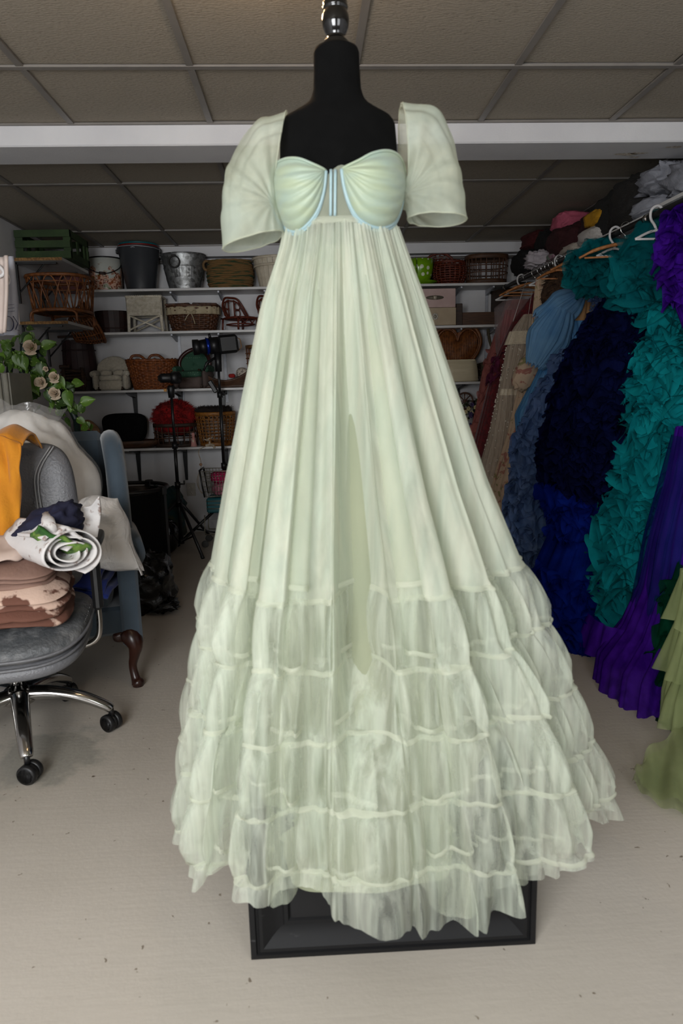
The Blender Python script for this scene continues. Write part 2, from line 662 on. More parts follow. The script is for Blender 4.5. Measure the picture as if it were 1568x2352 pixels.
def shelf(k, x0, x1, label, brackets, dark):
    z = SHELF[k]
    t = thing('wall_shelf', label, 'shelf', ((x0+x1)/2, WB, z-.02), group='white shelves on the back wall')
    d = WB-SF
    MB().box((0, -d/2, .01), (x1-x0, d, .02), bev=.002).build('board', MELAMINE, t, smooth=False)
    mt = BLACKM if dark else STEEL
    for bx in brackets:
        x = bx-(x0+x1)/2
        q = MB()
        H = .30 if dark else .10
        w_ = .016 if dark else .007
        # bracket: arm under the board that tapers to the wall, plus the wall leg
        q.add([(x-w_, -.02, 0), (x+w_, -.02, 0), (x+w_, -.26, 0), (x-w_, -.26, 0), (x-w_, -.02, -.05), (x+w_, -.02, -.05), (x+w_, -.26, -.012), (x-w_, -.26, -.012)],
              [(0, 3, 2, 1), (4, 5, 6, 7), (0, 1, 5, 4), (1, 2, 6, 5), (2, 3, 7, 6), (3, 0, 4, 7)])
        if dark:
            q.add([(x-w_*1.3, -.012, -.0), (x+w_*1.3, -.012, -.0), (x+w_*.7, -.012, -H), (x-w_*.7, -.012, -H), (x-w_*1.3, -.03, 0), (x+w_*1.3, -.03, 0), (x+w_*.7, -.02, -H), (x-w_*.7, -.02, -H)],
                  [(0, 1, 2, 3), (4, 7, 6, 5), (0, 4, 5, 1), (1, 5, 6, 2), (2, 6, 7, 3), (3, 7, 4, 0)])
        q.build('bracket', mt, t, smooth=False)
    return t


def bxs(us, v):
    return [PY(u, v, WB-.02).x for u in us]


shelf(1, -1.78, 1.757, 'topmost white wall shelf holding buckets, tubs and the green cup', bxs((405, 510, 612, 1045, 1116), 700), False)
shelf(2, -1.66, 1.70, 'second white wall shelf from the top, with small wicker furniture and boxes', bxs((407, 510, 1045, 1118), 790), False)
shelf(3, WL, 1.55, 'third white wall shelf from the top, with cream and green toy armchairs', bxs((310, 415, 512, 1050, 1108), 920), True)
shelf(4, WL, 1.55, 'lowest white wall shelf, with the basket of red fur', bxs((318, 426, 520, 1050, 1104), 1060), True)
for u in (407, 511, 614, 1045, 1117):
    x = PY(u, 720, WB-.01).x
    q = MB().box((x, WB-.007, 1.66), (.024, .014, 1.0))
    for k in range(9):
        q.box((x, WB-.0145, 1.2+k*.11), (.004, .001, .02))
    q.build('shelf_rail', STEEL, wall_back, smooth=False)
# left wall shelves
for z, y1, lab in ((2.215, 5.72, 'upper chipboard-edged shelf on the left wall under the green crate'), (1.785, 5.72, 'lower chipboard-edged shelf on the left wall under the rattan crib')):
    t = thing('wall_shelf', lab, 'shelf', (WL, 5.42, z-.02), group='shelves on the left wall')
    MB().box((.175, 0, .01), (.35, y1-5.12, .02)).build('board', MELAMINE, t, smooth=False)
    MB().box((.175, -.3015, .01), (.35, .003, .02)).build('board_edge', CHIP, t, smooth=False, label='raw chipboard edge')
    for yy in (-.24, .22):
        q = MB().box((.012, yy, -.14), (.012, .02, .28)).box((.15, yy, -.008), (.28, .02, .014))
        q.tube([(.02, yy, -.2), (.2, yy, -.015)], .006, 6)
        q.build('bracket', BLACKM, t, smooth=False)
# duplex outlet
ox, oz = PY(439, 1124, WB).x, PY(439, 1124, WB).z
t = thing('wall_outlet', 'beige duplex power outlet on the white back wall above the baseboard', 'outlet', (ox, WB, oz))
IV = M('ivory_plastic', (186, 180, 170), .4)
MB().box((0, -.003, 0), (.078, .006, .118), bev=.003).build('cover_plate', IV, t, smooth=False)
for dz in (.027, -.027):
    q = MB().box((0, -.0075, dz), (.034, .004, .03), bev=.002).build('socket', M('ivory_socket', (206, 200, 190), .4), t, smooth=False)
    MB().box((-.007, -.010, dz+.004), (.003, .002, .010)).box((.007, -.010, dz+.004), (.003, .002, .008)).box((0, -.010, dz-.009), (.005, .002, .005)).build('slot', BLACKP, q, smooth=False)
# warm lamp on the ceiling just outside the frame
t = thing('ceiling_lamp', 'warm bulb in a shallow white ceiling holder above the dress form', 'lamp', (-.06, 1.98, CEIL))
MB().lathe([(.0, -.001), (.055, -.001), (.05, -.03), (.022, -.045), (.02, -.06)], n=24).build('holder', WHITE, t)
bm_, bnt, bb, bo = new_mat('lit_bulb')
bb.inputs['Emission Color'].default_value = (1, .62, .3, 1)
bb.inputs['Emission Strength'].default_value = 25
MB().lathe([(.001, -.135), (.018, -.13), (.029, -.112), (.03, -.095), (.02, -.072), (.014, -.058)], n=20).build('bulb', bm_, t)
d = bpy.data.lights.new('ceiling_lamp_light', 'POINT')
d.energy, d.color, d.shadow_soft_size = 3.2, (1, .68, .38), .035
lo = bpy.data.objects.new('ceiling_lamp_light', d)
COL.objects.link(lo)
lo.parent = t
lo.location = (0, 0, -.19)
# ================================================================== dress form, pedestal and the sage dress
AX, AY = .095, 1.65
BOXX, BOXY0, BOXY1, BOXW, BOXH = .168, 1.375, 1.84, .662, .37


def black_scuffed():
    m, nt, b, out = new_mat('scuffed_black_paint')
    L = nt.links.new
    tc = nd(nt, 'ShaderNodeTexCoord')
    n1 = nd(nt, 'ShaderNodeTexNoise', Scale=9.0, Detail=6.0)
    mp = nd(nt, 'ShaderNodeMapping')
    mp.inputs['Scale'].default_value = (1.0, 1.0, 3.0)
    L(tc.outputs['Object'], mp.inputs[0])
    L(mp.outputs[0], n1.inputs['Vector'])
    rp = nd(nt, 'ShaderNodeValToRGB')
    rp.color_ramp.elements[0].position, rp.color_ramp.elements[1].position = .66, .76
    rp.color_ramp.elements[0].color = (*srgb((17, 17, 18)), 1)
    rp.color_ramp.elements[1].color = (*srgb((84, 84, 84)), 1)
    L(n1.outputs[0], rp.inputs[0])
    L(rp.outputs[0], b.inputs['Base Color'])
    b.inputs['Roughness'].default_value = .62
    b.inputs['Specular IOR Level'].default_value = .25
    return m


SCUFF = black_scuffed()
ped = thing('pedestal', 'black wooden plinth with a picture-frame moulded front under the sage dress', 'plinth', (BOXX, (BOXY0+BOXY1)/2, 0), rz=-.012)
dpt = BOXY1-BOXY0
MB().box((0, .02, BOXH/2), (BOXW-.03, dpt-.04, BOXH-.004)).build('body', SCUFF, ped, smooth=False)
MB().box((0, .02, BOXH+.008), (BOXW-.01, dpt-.02, .02), bev=.003).build('top_board', SCUFF, ped, smooth=False)
# front moulding: stepped profile swept round the panel with mitred corners
prof = [(0, 0), (0, .030), (.010, .033), (.013, .033), (.015, .027), (.020, .027), (.022, .034), (.030, .034)]+[(.030+.046*k/7, .034-.020*sin(pi/2*k/7)) for k in range(1, 8)]+[(.079, .020), (.088, .020), (.092, .012), (.096, .012), (.100, .0)]
y0 = -dpt/2+.012
W2, H2 = BOXW/2, BOXH/2
for k in range(4):
    q = MB()
    V = []
    for d_, h_ in prof:
        a, c = W2-d_, H2-d_
        cs = [(-a, -c), (a, -c), (a, c), (-a, c)]
        p0, p1 = cs[k], cs[(k+1) % 4]
        V += [(p0[0], y0-h_+.005, p0[1]+H2), (p1[0], y0-h_+.005, p1[1]+H2)]
    n = len(prof)
    q.add(V, [(2*i, 2*i+1, 2*i+3, 2*i+2) for i in range(n-1)]+[tuple(2*i for i in range(n))[::-1], tuple(2*i+1 for i in range(n))])
    flat(q.build('frame_moulding', SCUFF, ped), 30)
MB().box((0, y0-.006, H2), (BOXW-.19, .014, BOXH-.19)).build('panel', M('panel_black', (17, 17, 18), .6, col2=(25, 25, 26), vs=6, spec=.25), ped, smooth=False)

# ---- dress form
VELVET = M('black_jersey', (6, 6, 6), .95, col2=(9, 9, 9), vs=30, bump=.1, bs=400, spec=.12)
LACQ = M('black_lacquer', (6, 6, 6), .12, coat=.6)
form = thing('dress_form', 'black fabric dress form with a turned black finial wearing the sage gown', 'mannequin', (AX, AY, BOXH+.018))
fz = -(BOXH+.018)
TORSO = [(1.30, .150, .112), (1.40, .140, .105), (1.52, .118, .088), (1.60, .118, .090), (1.66, .126, .098), (1.73, .136, .106), (1.79, .132, .094), (1.835, .130, .080), (1.868, .127, .068),
         (1.882, .116, .060), (1.892, .095, .056), (1.902, .074, .053), (1.915, .060, .051), (1.935, .053, .049), (1.97, .0505, .0485), (2.012, .0500, .048), (2.016, .047, .045)]


def torso_pt(u, v):
    z = lerp(1.30, 2.016, v)
    rx, ry = tab(TORSO, z)
    a = 2*pi*u
    return Vector((rx*cos(a), ry*sin(a)*(1.0 if sin(a) < 0 else .9), z+fz))


q = MB().grid(torso_pt, 48, 90, wrap=True)
nn = len(q.v)
q.f.append(tuple(range(nn-48, nn)))
q.f.append(tuple(range(48))[::-1])
q.build('torso', VELVET, form)
FIN = [(.0, .0), (.044, .0), (.044, .003), (.030, .005), (.0295, .010), (.026, .013), (.0275, .016), (.024, .020), (.0195, .025), (.019, .029), (.0225, .034), (.0275, .045), (.0298, .058), (.0292, .068),
       (.0262, .076), (.0245, .079), (.0268, .081), (.0278, .085), (.0262, .088), (.0268, .092), (.0245, .100), (.0185, .106), (.010, .110), (.0, .111)]
MB().lathe([(r, z+2.014+fz) for r, z in FIN], n=40).build('finial', LACQ, form)
MB().tube([(0, 0, .03), (0, 0, 1.31+fz)], .016, 12).build('pole', LACQ, form)
MB().lathe([(.001, .045), (.02, .045), (.03, .03), (.16, .015), (.165, .0), (.001, .0)], n=32).build('base', LACQ, form)

# ---- sage dress
dress = thing('evening_gown', 'sage green tulle gown with puff sleeves and tiered skirt on the black dress form', 'dress', (AX, AY, 0))
SAGE, SAGE2 = (220, 222, 204), (210, 218, 201)
T_UP = tulle('sage_tulle_upper', SAGE, .60, SAGE2, 5, trans=.30, stretch=(6, 6, .6), gather=(.50, .71, 26, (1, 1, .012), .25))
T_LOW = tulle('sage_tulle_tier', (224, 228, 212), .33, (216, 224, 208), 5, trans=.32, stretch=(6, 6, .6), gather=(.20, .56, 42, (1, 1, .05), .4))
T_IN = tulle('sage_tulle_under', (212, 218, 195), .40, (202, 211, 190), 5, trans=.32, stretch=(6, 6, .6))
T_IN2 = tulle('sage_tulle_under_tier', (214, 220, 198), .24, (204, 213, 193), 5, trans=.32, stretch=(6, 6, .6), gather=(.14, .42, 40, (1, 1, .05), .3))
T_SEAM = tulle('sage_seam', (228, 230, 213), .52, (220, 225, 206), 20)
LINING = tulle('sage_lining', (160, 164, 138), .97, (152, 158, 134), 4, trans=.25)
SLEEVE = tulle('sage_sleeve', (218, 223, 203), .62, (206, 216, 202), 9, gather=(.46, .76, 9, (1, 1, 1), .4))
SATIN = M('sage_cup', (158, 170, 143), .5, col2=(150, 167, 153), vs=8, sheen=.2, bump=.1, bs=300, stretch=(1, 1, 5))
BLUE = M('pale_blue_trim', (150, 174, 178), .45, col2=(140, 166, 170), vs=30, sheen=.2)
MESH = tulle('bodice_net', (186, 190, 170), .80, (176, 182, 162), 20)

SEAMZ = [.870, .722, .574, .426, .278, .130]
PROFILE = [(1.645, .126, .128, .102, .095), (1.60, .136, .142, .118, .10), (1.48, .178, .180, .158, .14), (1.28, .222, .238, .205, .19), (1.07, .266, .298, .262, .24), (.87, .302, .370, .325, .30),
           (.72, .332, .436, .340, .34), (.575, .372, .496, .352, .38), (.425, .400, .548, .362, .42), (.275, .420, .606, .370, .45), (.13, .440, .640, .376, .48), (.0, .46, .66, .38, .5)]


def fold_fn(seed, n):
    rnd = random.Random(seed)
    w_ = [(rnd.randint(2, 5), rnd.uniform(.3, .8), rnd.uniform(0, 6.28)) for _ in range(3)]
    am = [(rnd.randint(1, 6), rnd.uniform(0, 6.28)) for _ in range(3)]
    def fn(ph):
        th = n*ph + sum(a*sin(k*ph+p) for k, a, p in w_)
        g = .7+.2*sum(sin(k*ph+p) for k, p in am)
        s_ = sin(th)
        return g*(s_+.35*sin(2*th+1.1)+.25*sin(.5*th+.4) if n % 2 == 0 else s_+.3*sin(2*th+.7))
    return fn


def gauss(ph, c, w_):
    d = (ph-c+pi) % (2*pi)-pi
    return exp(-(d/w_)**2)


class Skirt:
    def __init__(s, seed, scale, n1=22, n2=58, recess=True, zoff=0.0):
        s.scale, s.zoff, s.recess, s.n1 = scale, zoff, recess, n1
        s.f2, s.f3 = fold_fn(seed+1, n2), fold_fn(seed+2, 96)
        s.tf = [fold_fn(seed+10+i, 70+6*i) for i in range(6)]
        s.tc = [fold_fn(seed+30+i, 30+4*i) for i in range(6)]
        rnd = random.Random(seed)
        s.ph = [(rnd.randint(2, 9), rnd.uniform(0, 6.28), rnd.uniform(.4, 1)) for _ in range(5)]
        s.w = [(rnd.randint(2, 6), rnd.uniform(.5, 1.1), rnd.uniform(0, 6.28)) for _ in range(4)]
        s.am = [(rnd.randint(2, 7), rnd.uniform(0, 6.28)) for _ in range(3)]

    def wob(s, ph, k):
        return sum(a*sin(m*ph+p+k*1.7) for m, p, a in s.ph)*.25

    def f1(s, ph):
        return cos(s.n1*ph+sum(a*sin(k*ph+p) for k, a, p in s.w))*(.75+.25*sum(sin(k*ph+p) for k, p in s.am)/1.5)

    def pt(s, ph, z, r_extra=0.0):
        L_, R_, Fr, Bk = tab(PROFILE, z)
        drop = max(0.0, (1.645-z))
        # S-shaped pleats: radial wave plus a sideways swing that lets one fold lap over the next
        th = s.n1*ph+sum(a*sin(k*ph+p) for k, a, p in s.w)
        g = .75+.25*sum(sin(k*ph+p) for k, p in s.am)/1.5
        low = max(0.0, min(1.0, (.87-z)/.3))
        ph2 = ph+(1.0-.35*low)*min(1.0, .25+drop*1.3)*g*sin(2*th+.5)/s.n1*.85
        k = cos(th)*g*min(.046, .0035+.054*drop)
        k += s.f2(ph)*min(.0065, .0035+.006*drop)*(1 if z > 1.0 else max(.5, (z-.1)/.9))
        k += s.f3(ph)*.0024*max(0, 1-drop*1.8)
        if s.recess:
            dd = min(1.0, drop/.75)
            lw = max(0.0, min(1.0, (z-.42)/.25))
            k -= .125*dd*gauss(ph, .005, .075)*lw
            k += .055*gauss(ph, .72, .30)*min(1, max(0, (.75-z)/.3))+.03*gauss(ph, -.75, .25)*min(1, max(0, (.75-z)/.3))
            k += .016*dd*gauss(ph, .23, .12)
            k -= .040*dd*gauss(ph, .60, .08)*lw
            k += .018*dd*gauss(ph, -.30, .25)
        # tiers: gathered at each seam, fluting below it
        if z < SEAMZ[0]:
            i = 0
            while i < 4 and z < SEAMZ[i+1]:
                i += 1
            t = min(1.15, (SEAMZ[i]-z)/(SEAMZ[i]-SEAMZ[i+1]))
            t2 = min(1, t*1.5)
            e = 1-.55*max(0, min(1, (t-.72)*3.5))*(i < 4)
            k += sin(pi*min(1, t)**.7)*.010+s.tf[i](ph)*(.0042+.0066*t2)*e+s.tc[i](ph)*(.004+.0165*t2)*e
        r = s.scale
        pw = 1-.16*min(1, drop/.7)
        sx, cx = sin(ph2), cos(ph2)
        hx, hy = (R_ if sx > 0 else L_), (Fr if cx > 0 else Bk)
        x = math.copysign(abs(sx)**pw, sx)*hx*r+sx*(k+r_extra)
        y = -math.copysign(abs(cx)**pw, cx)*hy*r-cx*(k+r_extra)
        return Vector((x, y, z))

    def seam_dz(s, ph, i):
        return s.wob(ph, i)*.012*(i+1)**.5-.004+((.009*s.f1(ph)+.004*s.tc[i](ph)) if i < 5 else s.hem(ph))

    def hem(s, ph):
        h = .035*s.tc[5](ph)*.12+.05*s.wob(ph, 9)+.05*gauss(ph, 0, 1.0)
        h -= .055*gauss(ph, .22, .12)
        h += .065*gauss(ph, -.25, .16)+.05*gauss(ph, -.62, .2)
        h += .03*gauss(ph, .62, .2)+.10*gauss(ph, 1.15, .5)+.11*gauss(ph, -1.1, .5)
        return h

    def z_at(s, ph, i, t):
        """height inside piece i (0 = long upper skirt, 1..5 tiers), t from its top to its bottom"""
        top = 1.645 if i == 0 else SEAMZ[i-1]+s.seam_dz(ph, i-1)
        bot = SEAMZ[i]+s.seam_dz(ph, i)
        return lerp(top, bot, t)+s.zoff*(1 if i else t)


def skirt_parts(S, mats, nphi, names, seam=True, a0=0.0, a1=2*pi):
    for i in range(6):
        rows = 44 if i == 0 else 13
        def fn(u, v, i=i):
            ph = lerp(a0, a1, u)
            return S.pt(ph, max(.006, S.z_at(ph, i, v)))
        full = abs(a1-a0-2*pi) < 1e-6
        MB().grid(fn, nphi, rows, wrap=full).build(names[0] if i == 0 else names[1], mats[0] if i == 0 else mats[1], dress)
        if seam and i < 5:
            def fs(u, v, i=i):
                ph = lerp(a0, a1, u)
                c = [0, .003, .003, 0][int(round(v*3))]
                z = SEAMZ[i]+S.seam_dz(ph, i)+S.zoff+lerp(.0055, -.0055, v)
                return S.pt(ph, z, c+.0015)
            MB().grid(fs, nphi, 3, wrap=full).build('seam_band', T_SEAM, dress)


skirt_parts(Skirt(11, 1.0, n1=16), (T_UP, T_LOW), 900, ('skirt_panel', 'tier'))
skirt_parts(Skirt(51, .90, n1=16, n2=50, zoff=.02), (T_IN, T_IN2), 420, ('under_skirt', 'under_tier'), a0=-2.0, a1=2.0)
S3 = Skirt(91, .74, n1=16, n2=40, recess=False)


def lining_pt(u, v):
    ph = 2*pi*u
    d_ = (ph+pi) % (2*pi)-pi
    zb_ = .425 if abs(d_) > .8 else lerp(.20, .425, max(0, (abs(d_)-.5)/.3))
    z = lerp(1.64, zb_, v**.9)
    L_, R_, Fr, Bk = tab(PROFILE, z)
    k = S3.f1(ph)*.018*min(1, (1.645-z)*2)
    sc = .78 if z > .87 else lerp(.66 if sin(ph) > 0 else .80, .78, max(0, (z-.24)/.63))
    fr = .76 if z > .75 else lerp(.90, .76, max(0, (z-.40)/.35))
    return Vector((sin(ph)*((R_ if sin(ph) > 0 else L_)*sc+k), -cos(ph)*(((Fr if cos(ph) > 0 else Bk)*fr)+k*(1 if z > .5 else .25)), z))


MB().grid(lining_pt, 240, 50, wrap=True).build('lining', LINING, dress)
# waist seam
MB().grid(lambda u, v: (lambda ph: Vector((sin(ph)*(.129+.003*sin(v*pi)), -cos(ph)*(.104+.003*sin(v*pi)), 1.652-.014*v)))(2*pi*u), 96, 4, wrap=True).build('waist_seam', T_SEAM, dress)


def onform(u, v, off=.004):
    """point of the form's front surface seen at a photograph pixel, in dress coordinates"""
    y = AY-.09
    p = PY(u, v, y)
    for _ in range(12):
        rx, ry = tab(TORSO, p.z)
        x = max(-.985, min(.985, (p.x-AX)/(rx+off)))
        y = .5*y+.5*(AY-(ry+off)*sqrt(1-x*x))
        p = PY(u, v, y)
    return p-Vector((AX, AY, 0))


def px_curve(pts, t):
    q = curve([(a, b, 0) for a, b in pts], t)
    return q.x, q.y


def cup(name, upper, lower, sgn):
    def fn(s_, t):
        a, b = px_curve(lower, s_), px_curve(upper, s_)
        u, v = lerp(a[0], b[0], t), lerp(a[1], b[1], t)
        bulge = (sin(pi*min(1, max(0, s_)))**.6)*(max(0, sin(pi*(t*.86)))**.55)
        pleat = .0052*max(0, sin(pi*s_))**.6*(abs(sin(pi*(t*6.2+.35*s_)))-.5)
        p = onform(u, v, .005)
        return p+Vector((sgn*.012*bulge, -.046*bulge-pleat, 0))
    c = MB().grid(fn, 40, 40).build('cup', SATIN, dress, label=name)
    # folded pleats across the cup
    edge = [Vector(fn(i/40, 1.0))+Vector((0, -.002, .001)) for i in range(41)]
    MB().tube(edge, .0028, 8).build('neckline_binding', SATIN, c)
    pts = [Vector(fn(i/48, 0.0))+Vector((0, -.004, 0)) for i in range(49)]
    MB().tube(pts, [.0042]*49, 8).build('underwire_casing', BLUE, dress, label='pale blue underwire casing')
    pts = [Vector(fn(i/48, 0.0))+Vector((0, -.002, -.006)) for i in range(49)]
    MB().tube(pts, [.0028]*49, 8).build('underwire_casing', BLUE, dress)


cup('pleated sage bust cup at the left of the photo', [(748, 394), (722, 385), (692, 376), (660, 378), (635, 392), (620, 425)],
    [(748, 394), (743, 440), (730, 482), (708, 514), (684, 532), (660, 528), (638, 502), (624, 465), (620, 425)], -1)
cup('pleated sage bust cup at the right of the photo', [(784, 390), (815, 378), (845, 364), (880, 359), (910, 371), (929, 405)],
    [(784, 390), (790, 430), (801, 466), (820, 500), (850, 520), (880, 524), (906, 510), (922, 470), (929, 405)], 1)
# bodice net between and below the cups, boning
def bod(u, v):
    a = lerp(-1.75, 1.75, u)
    z = lerp(1.643, lerp(1.715, 1.752, gauss(a, 0, .25)), v)
    rx, ry = tab(TORSO, z)
    return Vector((sin(a)*(rx+.0045), -cos(a)*(ry+.0045), z))


MB().grid(bod, 60, 16).build('bodice', MESH, dress)
for u in (760, 770):
    MB().tube([onform(lerp(u, u-1, i/10), lerp(390, 496, i/10), .0075) for i in range(11)], .0032, 8).build('boning', BLUE, dress, label='pale blue bodice boning')
MB().grid(lambda u, v: (lambda a, z: Vector((sin(a)*(tab(TORSO, z)[0]+.0035), -cos(a)*(tab(TORSO, z)[1]+.0035)*.93, z)))(lerp(1.7, 2*pi-1.7, u), lerp(1.643, 1.74, v)), 40, 8).build('back_panel', SATIN, dress)


# ---- sleeves: open puff from the armhole down to a loose hem
def sleeve(rings, seed, pinch, apex):
    """rings: pixel centre, pixel half-axis vector, half depth in metres, shift of the centre in depth; pinch: where the cloth is gathered"""
    f2 = fold_fn(seed+3, 15)
    sd = Vector((seed*3.1, seed, 0))
    def fn(uu, vv):
        c = curve([(r[0], r[1], 0) for r in rings], vv)
        ax = curve([(r[2], r[3], r[4]) for r in rings], vv)
        dy = curve([(r[5], 0, 0) for r in rings], vv).x
        a = 2*pi*uu
        k = 1+f2(a)*.028*(1-vv)
        # a soft point on top of the outer fold
        k += apex*gauss(a, 0, .5)*exp(-((vv-.28)/.16)**2)
        p = PY(c.x+cos(a)*ax.x*k, c.y+cos(a)*ax.y*k, AY)
        q = Vector((p.x-AX, dy-sin(a)*ax.z*k, p.z+.016*sin(a)*sin(pi*vv)))
        # folds that fan out from the gathered point
        d = q-pinch
        r_ = d.length
        an = atan2(d.z, abs(d.x))
        fold = sin(an*15+3*mn.noise(q*9+sd)+seed)*min(.006, r_*.05)*exp(-r_*9.0)*1.4
        fold += mn.noise(Vector((q.x*16, q.y*16, q.z*9))+sd)*.020*sin(pi*min(1, vv*1.05+.04))
        n = Vector((d.x*.4, -sin(a), .25*cos(a)))
        n.normalize()
        return q+n*fold
    s_ = MB().grid(fn, 140, 60, wrap=True).build('sleeve', SLEEVE, dress)
    MB().tube([fn(i/140, 1.0) for i in range(140)], .0018, 6, closed=True).build('sleeve_hem', T_SEAM, s_)
    MB().tube([fn(i/140, 0.0) for i in range(140)], .0016, 6, closed=True).build('armhole_seam', T_SEAM, s_)


sleeve([(642, 366, 16, -108, .070, .0), (612, 400, -34, -100, .085, 0), (588, 452, -66, -56, .085, 0), (580, 504, -71, -12, .082, -.01), (584, 558, -70, 20, .074, -.015)], 5, PY(628, 470, AY-.05)-Vector((AX, AY, 0)), .06)
sleeve([(926, 342, -6, -100, .070, .0), (960, 366, 46, -92, .085, 0), (985, 422, 66, -46, .085, 0), (996, 468, 66, -6, .08, -.01), (1000, 508, 66, 3, .07, -.015)], 8, PY(933, 440, AY-.05)-Vector((AX, AY, 0)), .12)
# ================================================================== props on the back shelves
def slot(u0, u1, vtop, z, y):
    vm = 900
    # pixel row where the support sits at this depth
    lo, hi = 400, 1400
    for _ in range(40):
        vm = (lo+hi)/2
        if PY((u0+u1)/2, vm, y).z > z:
            lo = vm
        else:
            hi = vm
    a, b_ = PY(u0, vm, y), PY(u1, vm, y)
    return (a.x+b_.x)/2, b_.x-a.x, PY((u0+u1)/2, vtop, y).z-z


def wickermat(name, c1, c2, rough=.5):
    return M(name, c1, rough, col2=c2, vs=45, bump=.25, bs=160)


W_ORANGE = wickermat('honey_wicker', (140, 76, 30), (92, 44, 14))
W_RED = wickermat('red_brown_cane', (104, 40, 18), (70, 24, 10))
W_BROWN = wickermat('brown_wicker', (92, 54, 30), (52, 28, 14))
W_GOLD = wickermat('golden_cane', (150, 98, 36), (112, 66, 20))
W_RATTAN = wickermat('amber_rattan', (132, 78, 34), (88, 46, 18))
W_DARK = wickermat('dark_cane', (60, 36, 20), (34, 18, 10))
W_WHITE = wickermat('cream_wicker', (220, 212, 196), (192, 182, 160))
WOOD_D = M('dark_stained_wood', (58, 38, 24), .6, col2=(34, 22, 14), vs=14, stretch=(1, 1, 8), bump=.2, bs=60)
WOOD_M = M('walnut_board', (84, 54, 32), .6, col2=(58, 36, 20), vs=10, stretch=(1, 8, 8), bump=.15, bs=60)
WOOD_B = M('bamboo', (120, 82, 42), .5, col2=(80, 52, 26), vs=20, stretch=(1, 1, 4))


def sellipse(a, rx, ry, pw=1.0):
    c, s_ = cos(a), sin(a)
    return math.copysign(abs(c)**pw, c)*rx, math.copysign(abs(s_)**pw, s_)*ry


def weave(q, prof, rows, stakes, r, amp, seg=None, pw=1.0, c=(0, 0, 0), sides=5):
    """horizontal strands that pass in front of and behind the stakes; prof: (z, rx, ry)"""
    seg = seg or stakes*2
    z0, z1 = prof[0][0], prof[-1][0]
    for k in range(rows):
        z = lerp(z0, z1, (k+.5)/rows)
        rx, ry = tab(prof, z)
        pts = []
        for i in range(seg):
            a = 2*pi*i/seg
            o_ = amp*cos(stakes*a/2+(pi if k % 2 else 0))
            x, y = sellipse(a, rx+o_, ry+o_, pw)
            pts.append((c[0]+x, c[1]+y, c[2]+z))
        q.tube(pts, r, sides, closed=True)
    return q


def stakes_(q, prof, n, r, pw=1.0, c=(0, 0, 0), off=0.0):
    for i in range(n):
        a = 2*pi*(i+.5)/n
        pts = []
        for j in range(7):
            z = lerp(prof[0][0], prof[-1][0], j/6)
            rx, ry = tab(prof, z)
            x, y = sellipse(a, rx+off, ry+off, pw)
            pts.append((c[0]+x, c[1]+y, c[2]+z))
        q.tube(pts, r, 5)
    return q


def ring(q, z, rx, ry, r, pw=1.0, n=40, c=(0, 0, 0), sides=7, flat_=1.0):
    q.tube([(c[0]+sellipse(2*pi*i/n, rx, ry, pw)[0], c[1]+sellipse(2*pi*i/n, rx, ry, pw)[1], c[2]+z) for i in range(n)], r, sides, closed=True, flat=flat_)
    return q


def wicker_basket(name, label, cat, loc, prof, mat, rows=16, stakes=36, rz=0, pw=1.0, rim=.010, strand=None, liner=True):
    t = thing(name, label, cat, loc, rz)
    h = prof[-1][0]
    st = strand or h/rows*.55
    weave(MB(), prof, rows, stakes, st, st*.8, pw=pw).build('weave', mat, t, kind='stuff')
    stakes_(MB(), prof, stakes, st*.9, pw).build('stakes', mat, t, kind='stuff')
    rx, ry = prof[-1][1:]
    pts = []
    q = MB()
    ring(q, h, rx, ry, rim, pw)
    for i in range(60):
        a = 2*pi*i/60
        x, y = sellipse(a, rx+rim*.75*cos(a*22), ry+rim*.75*cos(a*22), pw)
        pts.append((x, y, h+rim*.8*sin(a*22)+rim*.3))
    q.tube(pts, rim*.7, 6, closed=True)
    q.build('rim', mat, t)
    if liner:
        P2 = [(max(.001, r_[1]-st*1.5), r_[0]) for r_ in prof]
        q = MB().lathe([(.001, .004)]+[(a, b_) for a, b_ in P2[:1]]+P2[1:], n=36, sy=prof[0][2]/prof[0][1], caps=False, pw=pw)
        q.build('inner_wall', W_DARK, t)
    return t


def bucket(name, label, loc, r0, r1, h, mat, n=40):
    t = thing(name, label, 'bucket', loc)
    MB().lathe([(.001, .006), (r0*.97, .006), (r0, .0), (r0+.001, .003), (r1, h-.004), (r1+.004, h-.002), (r1+.004, h+.003), (r1-.002, h+.003), (r1-.004, h-.006), (r0-.004, .012), (.001, .012)], n=n, caps=False).build('body', mat, t)
    return t


# ---------------------------------------------------------------- top shelf
z1 = SHELF[1]+.001
YC = 6.0
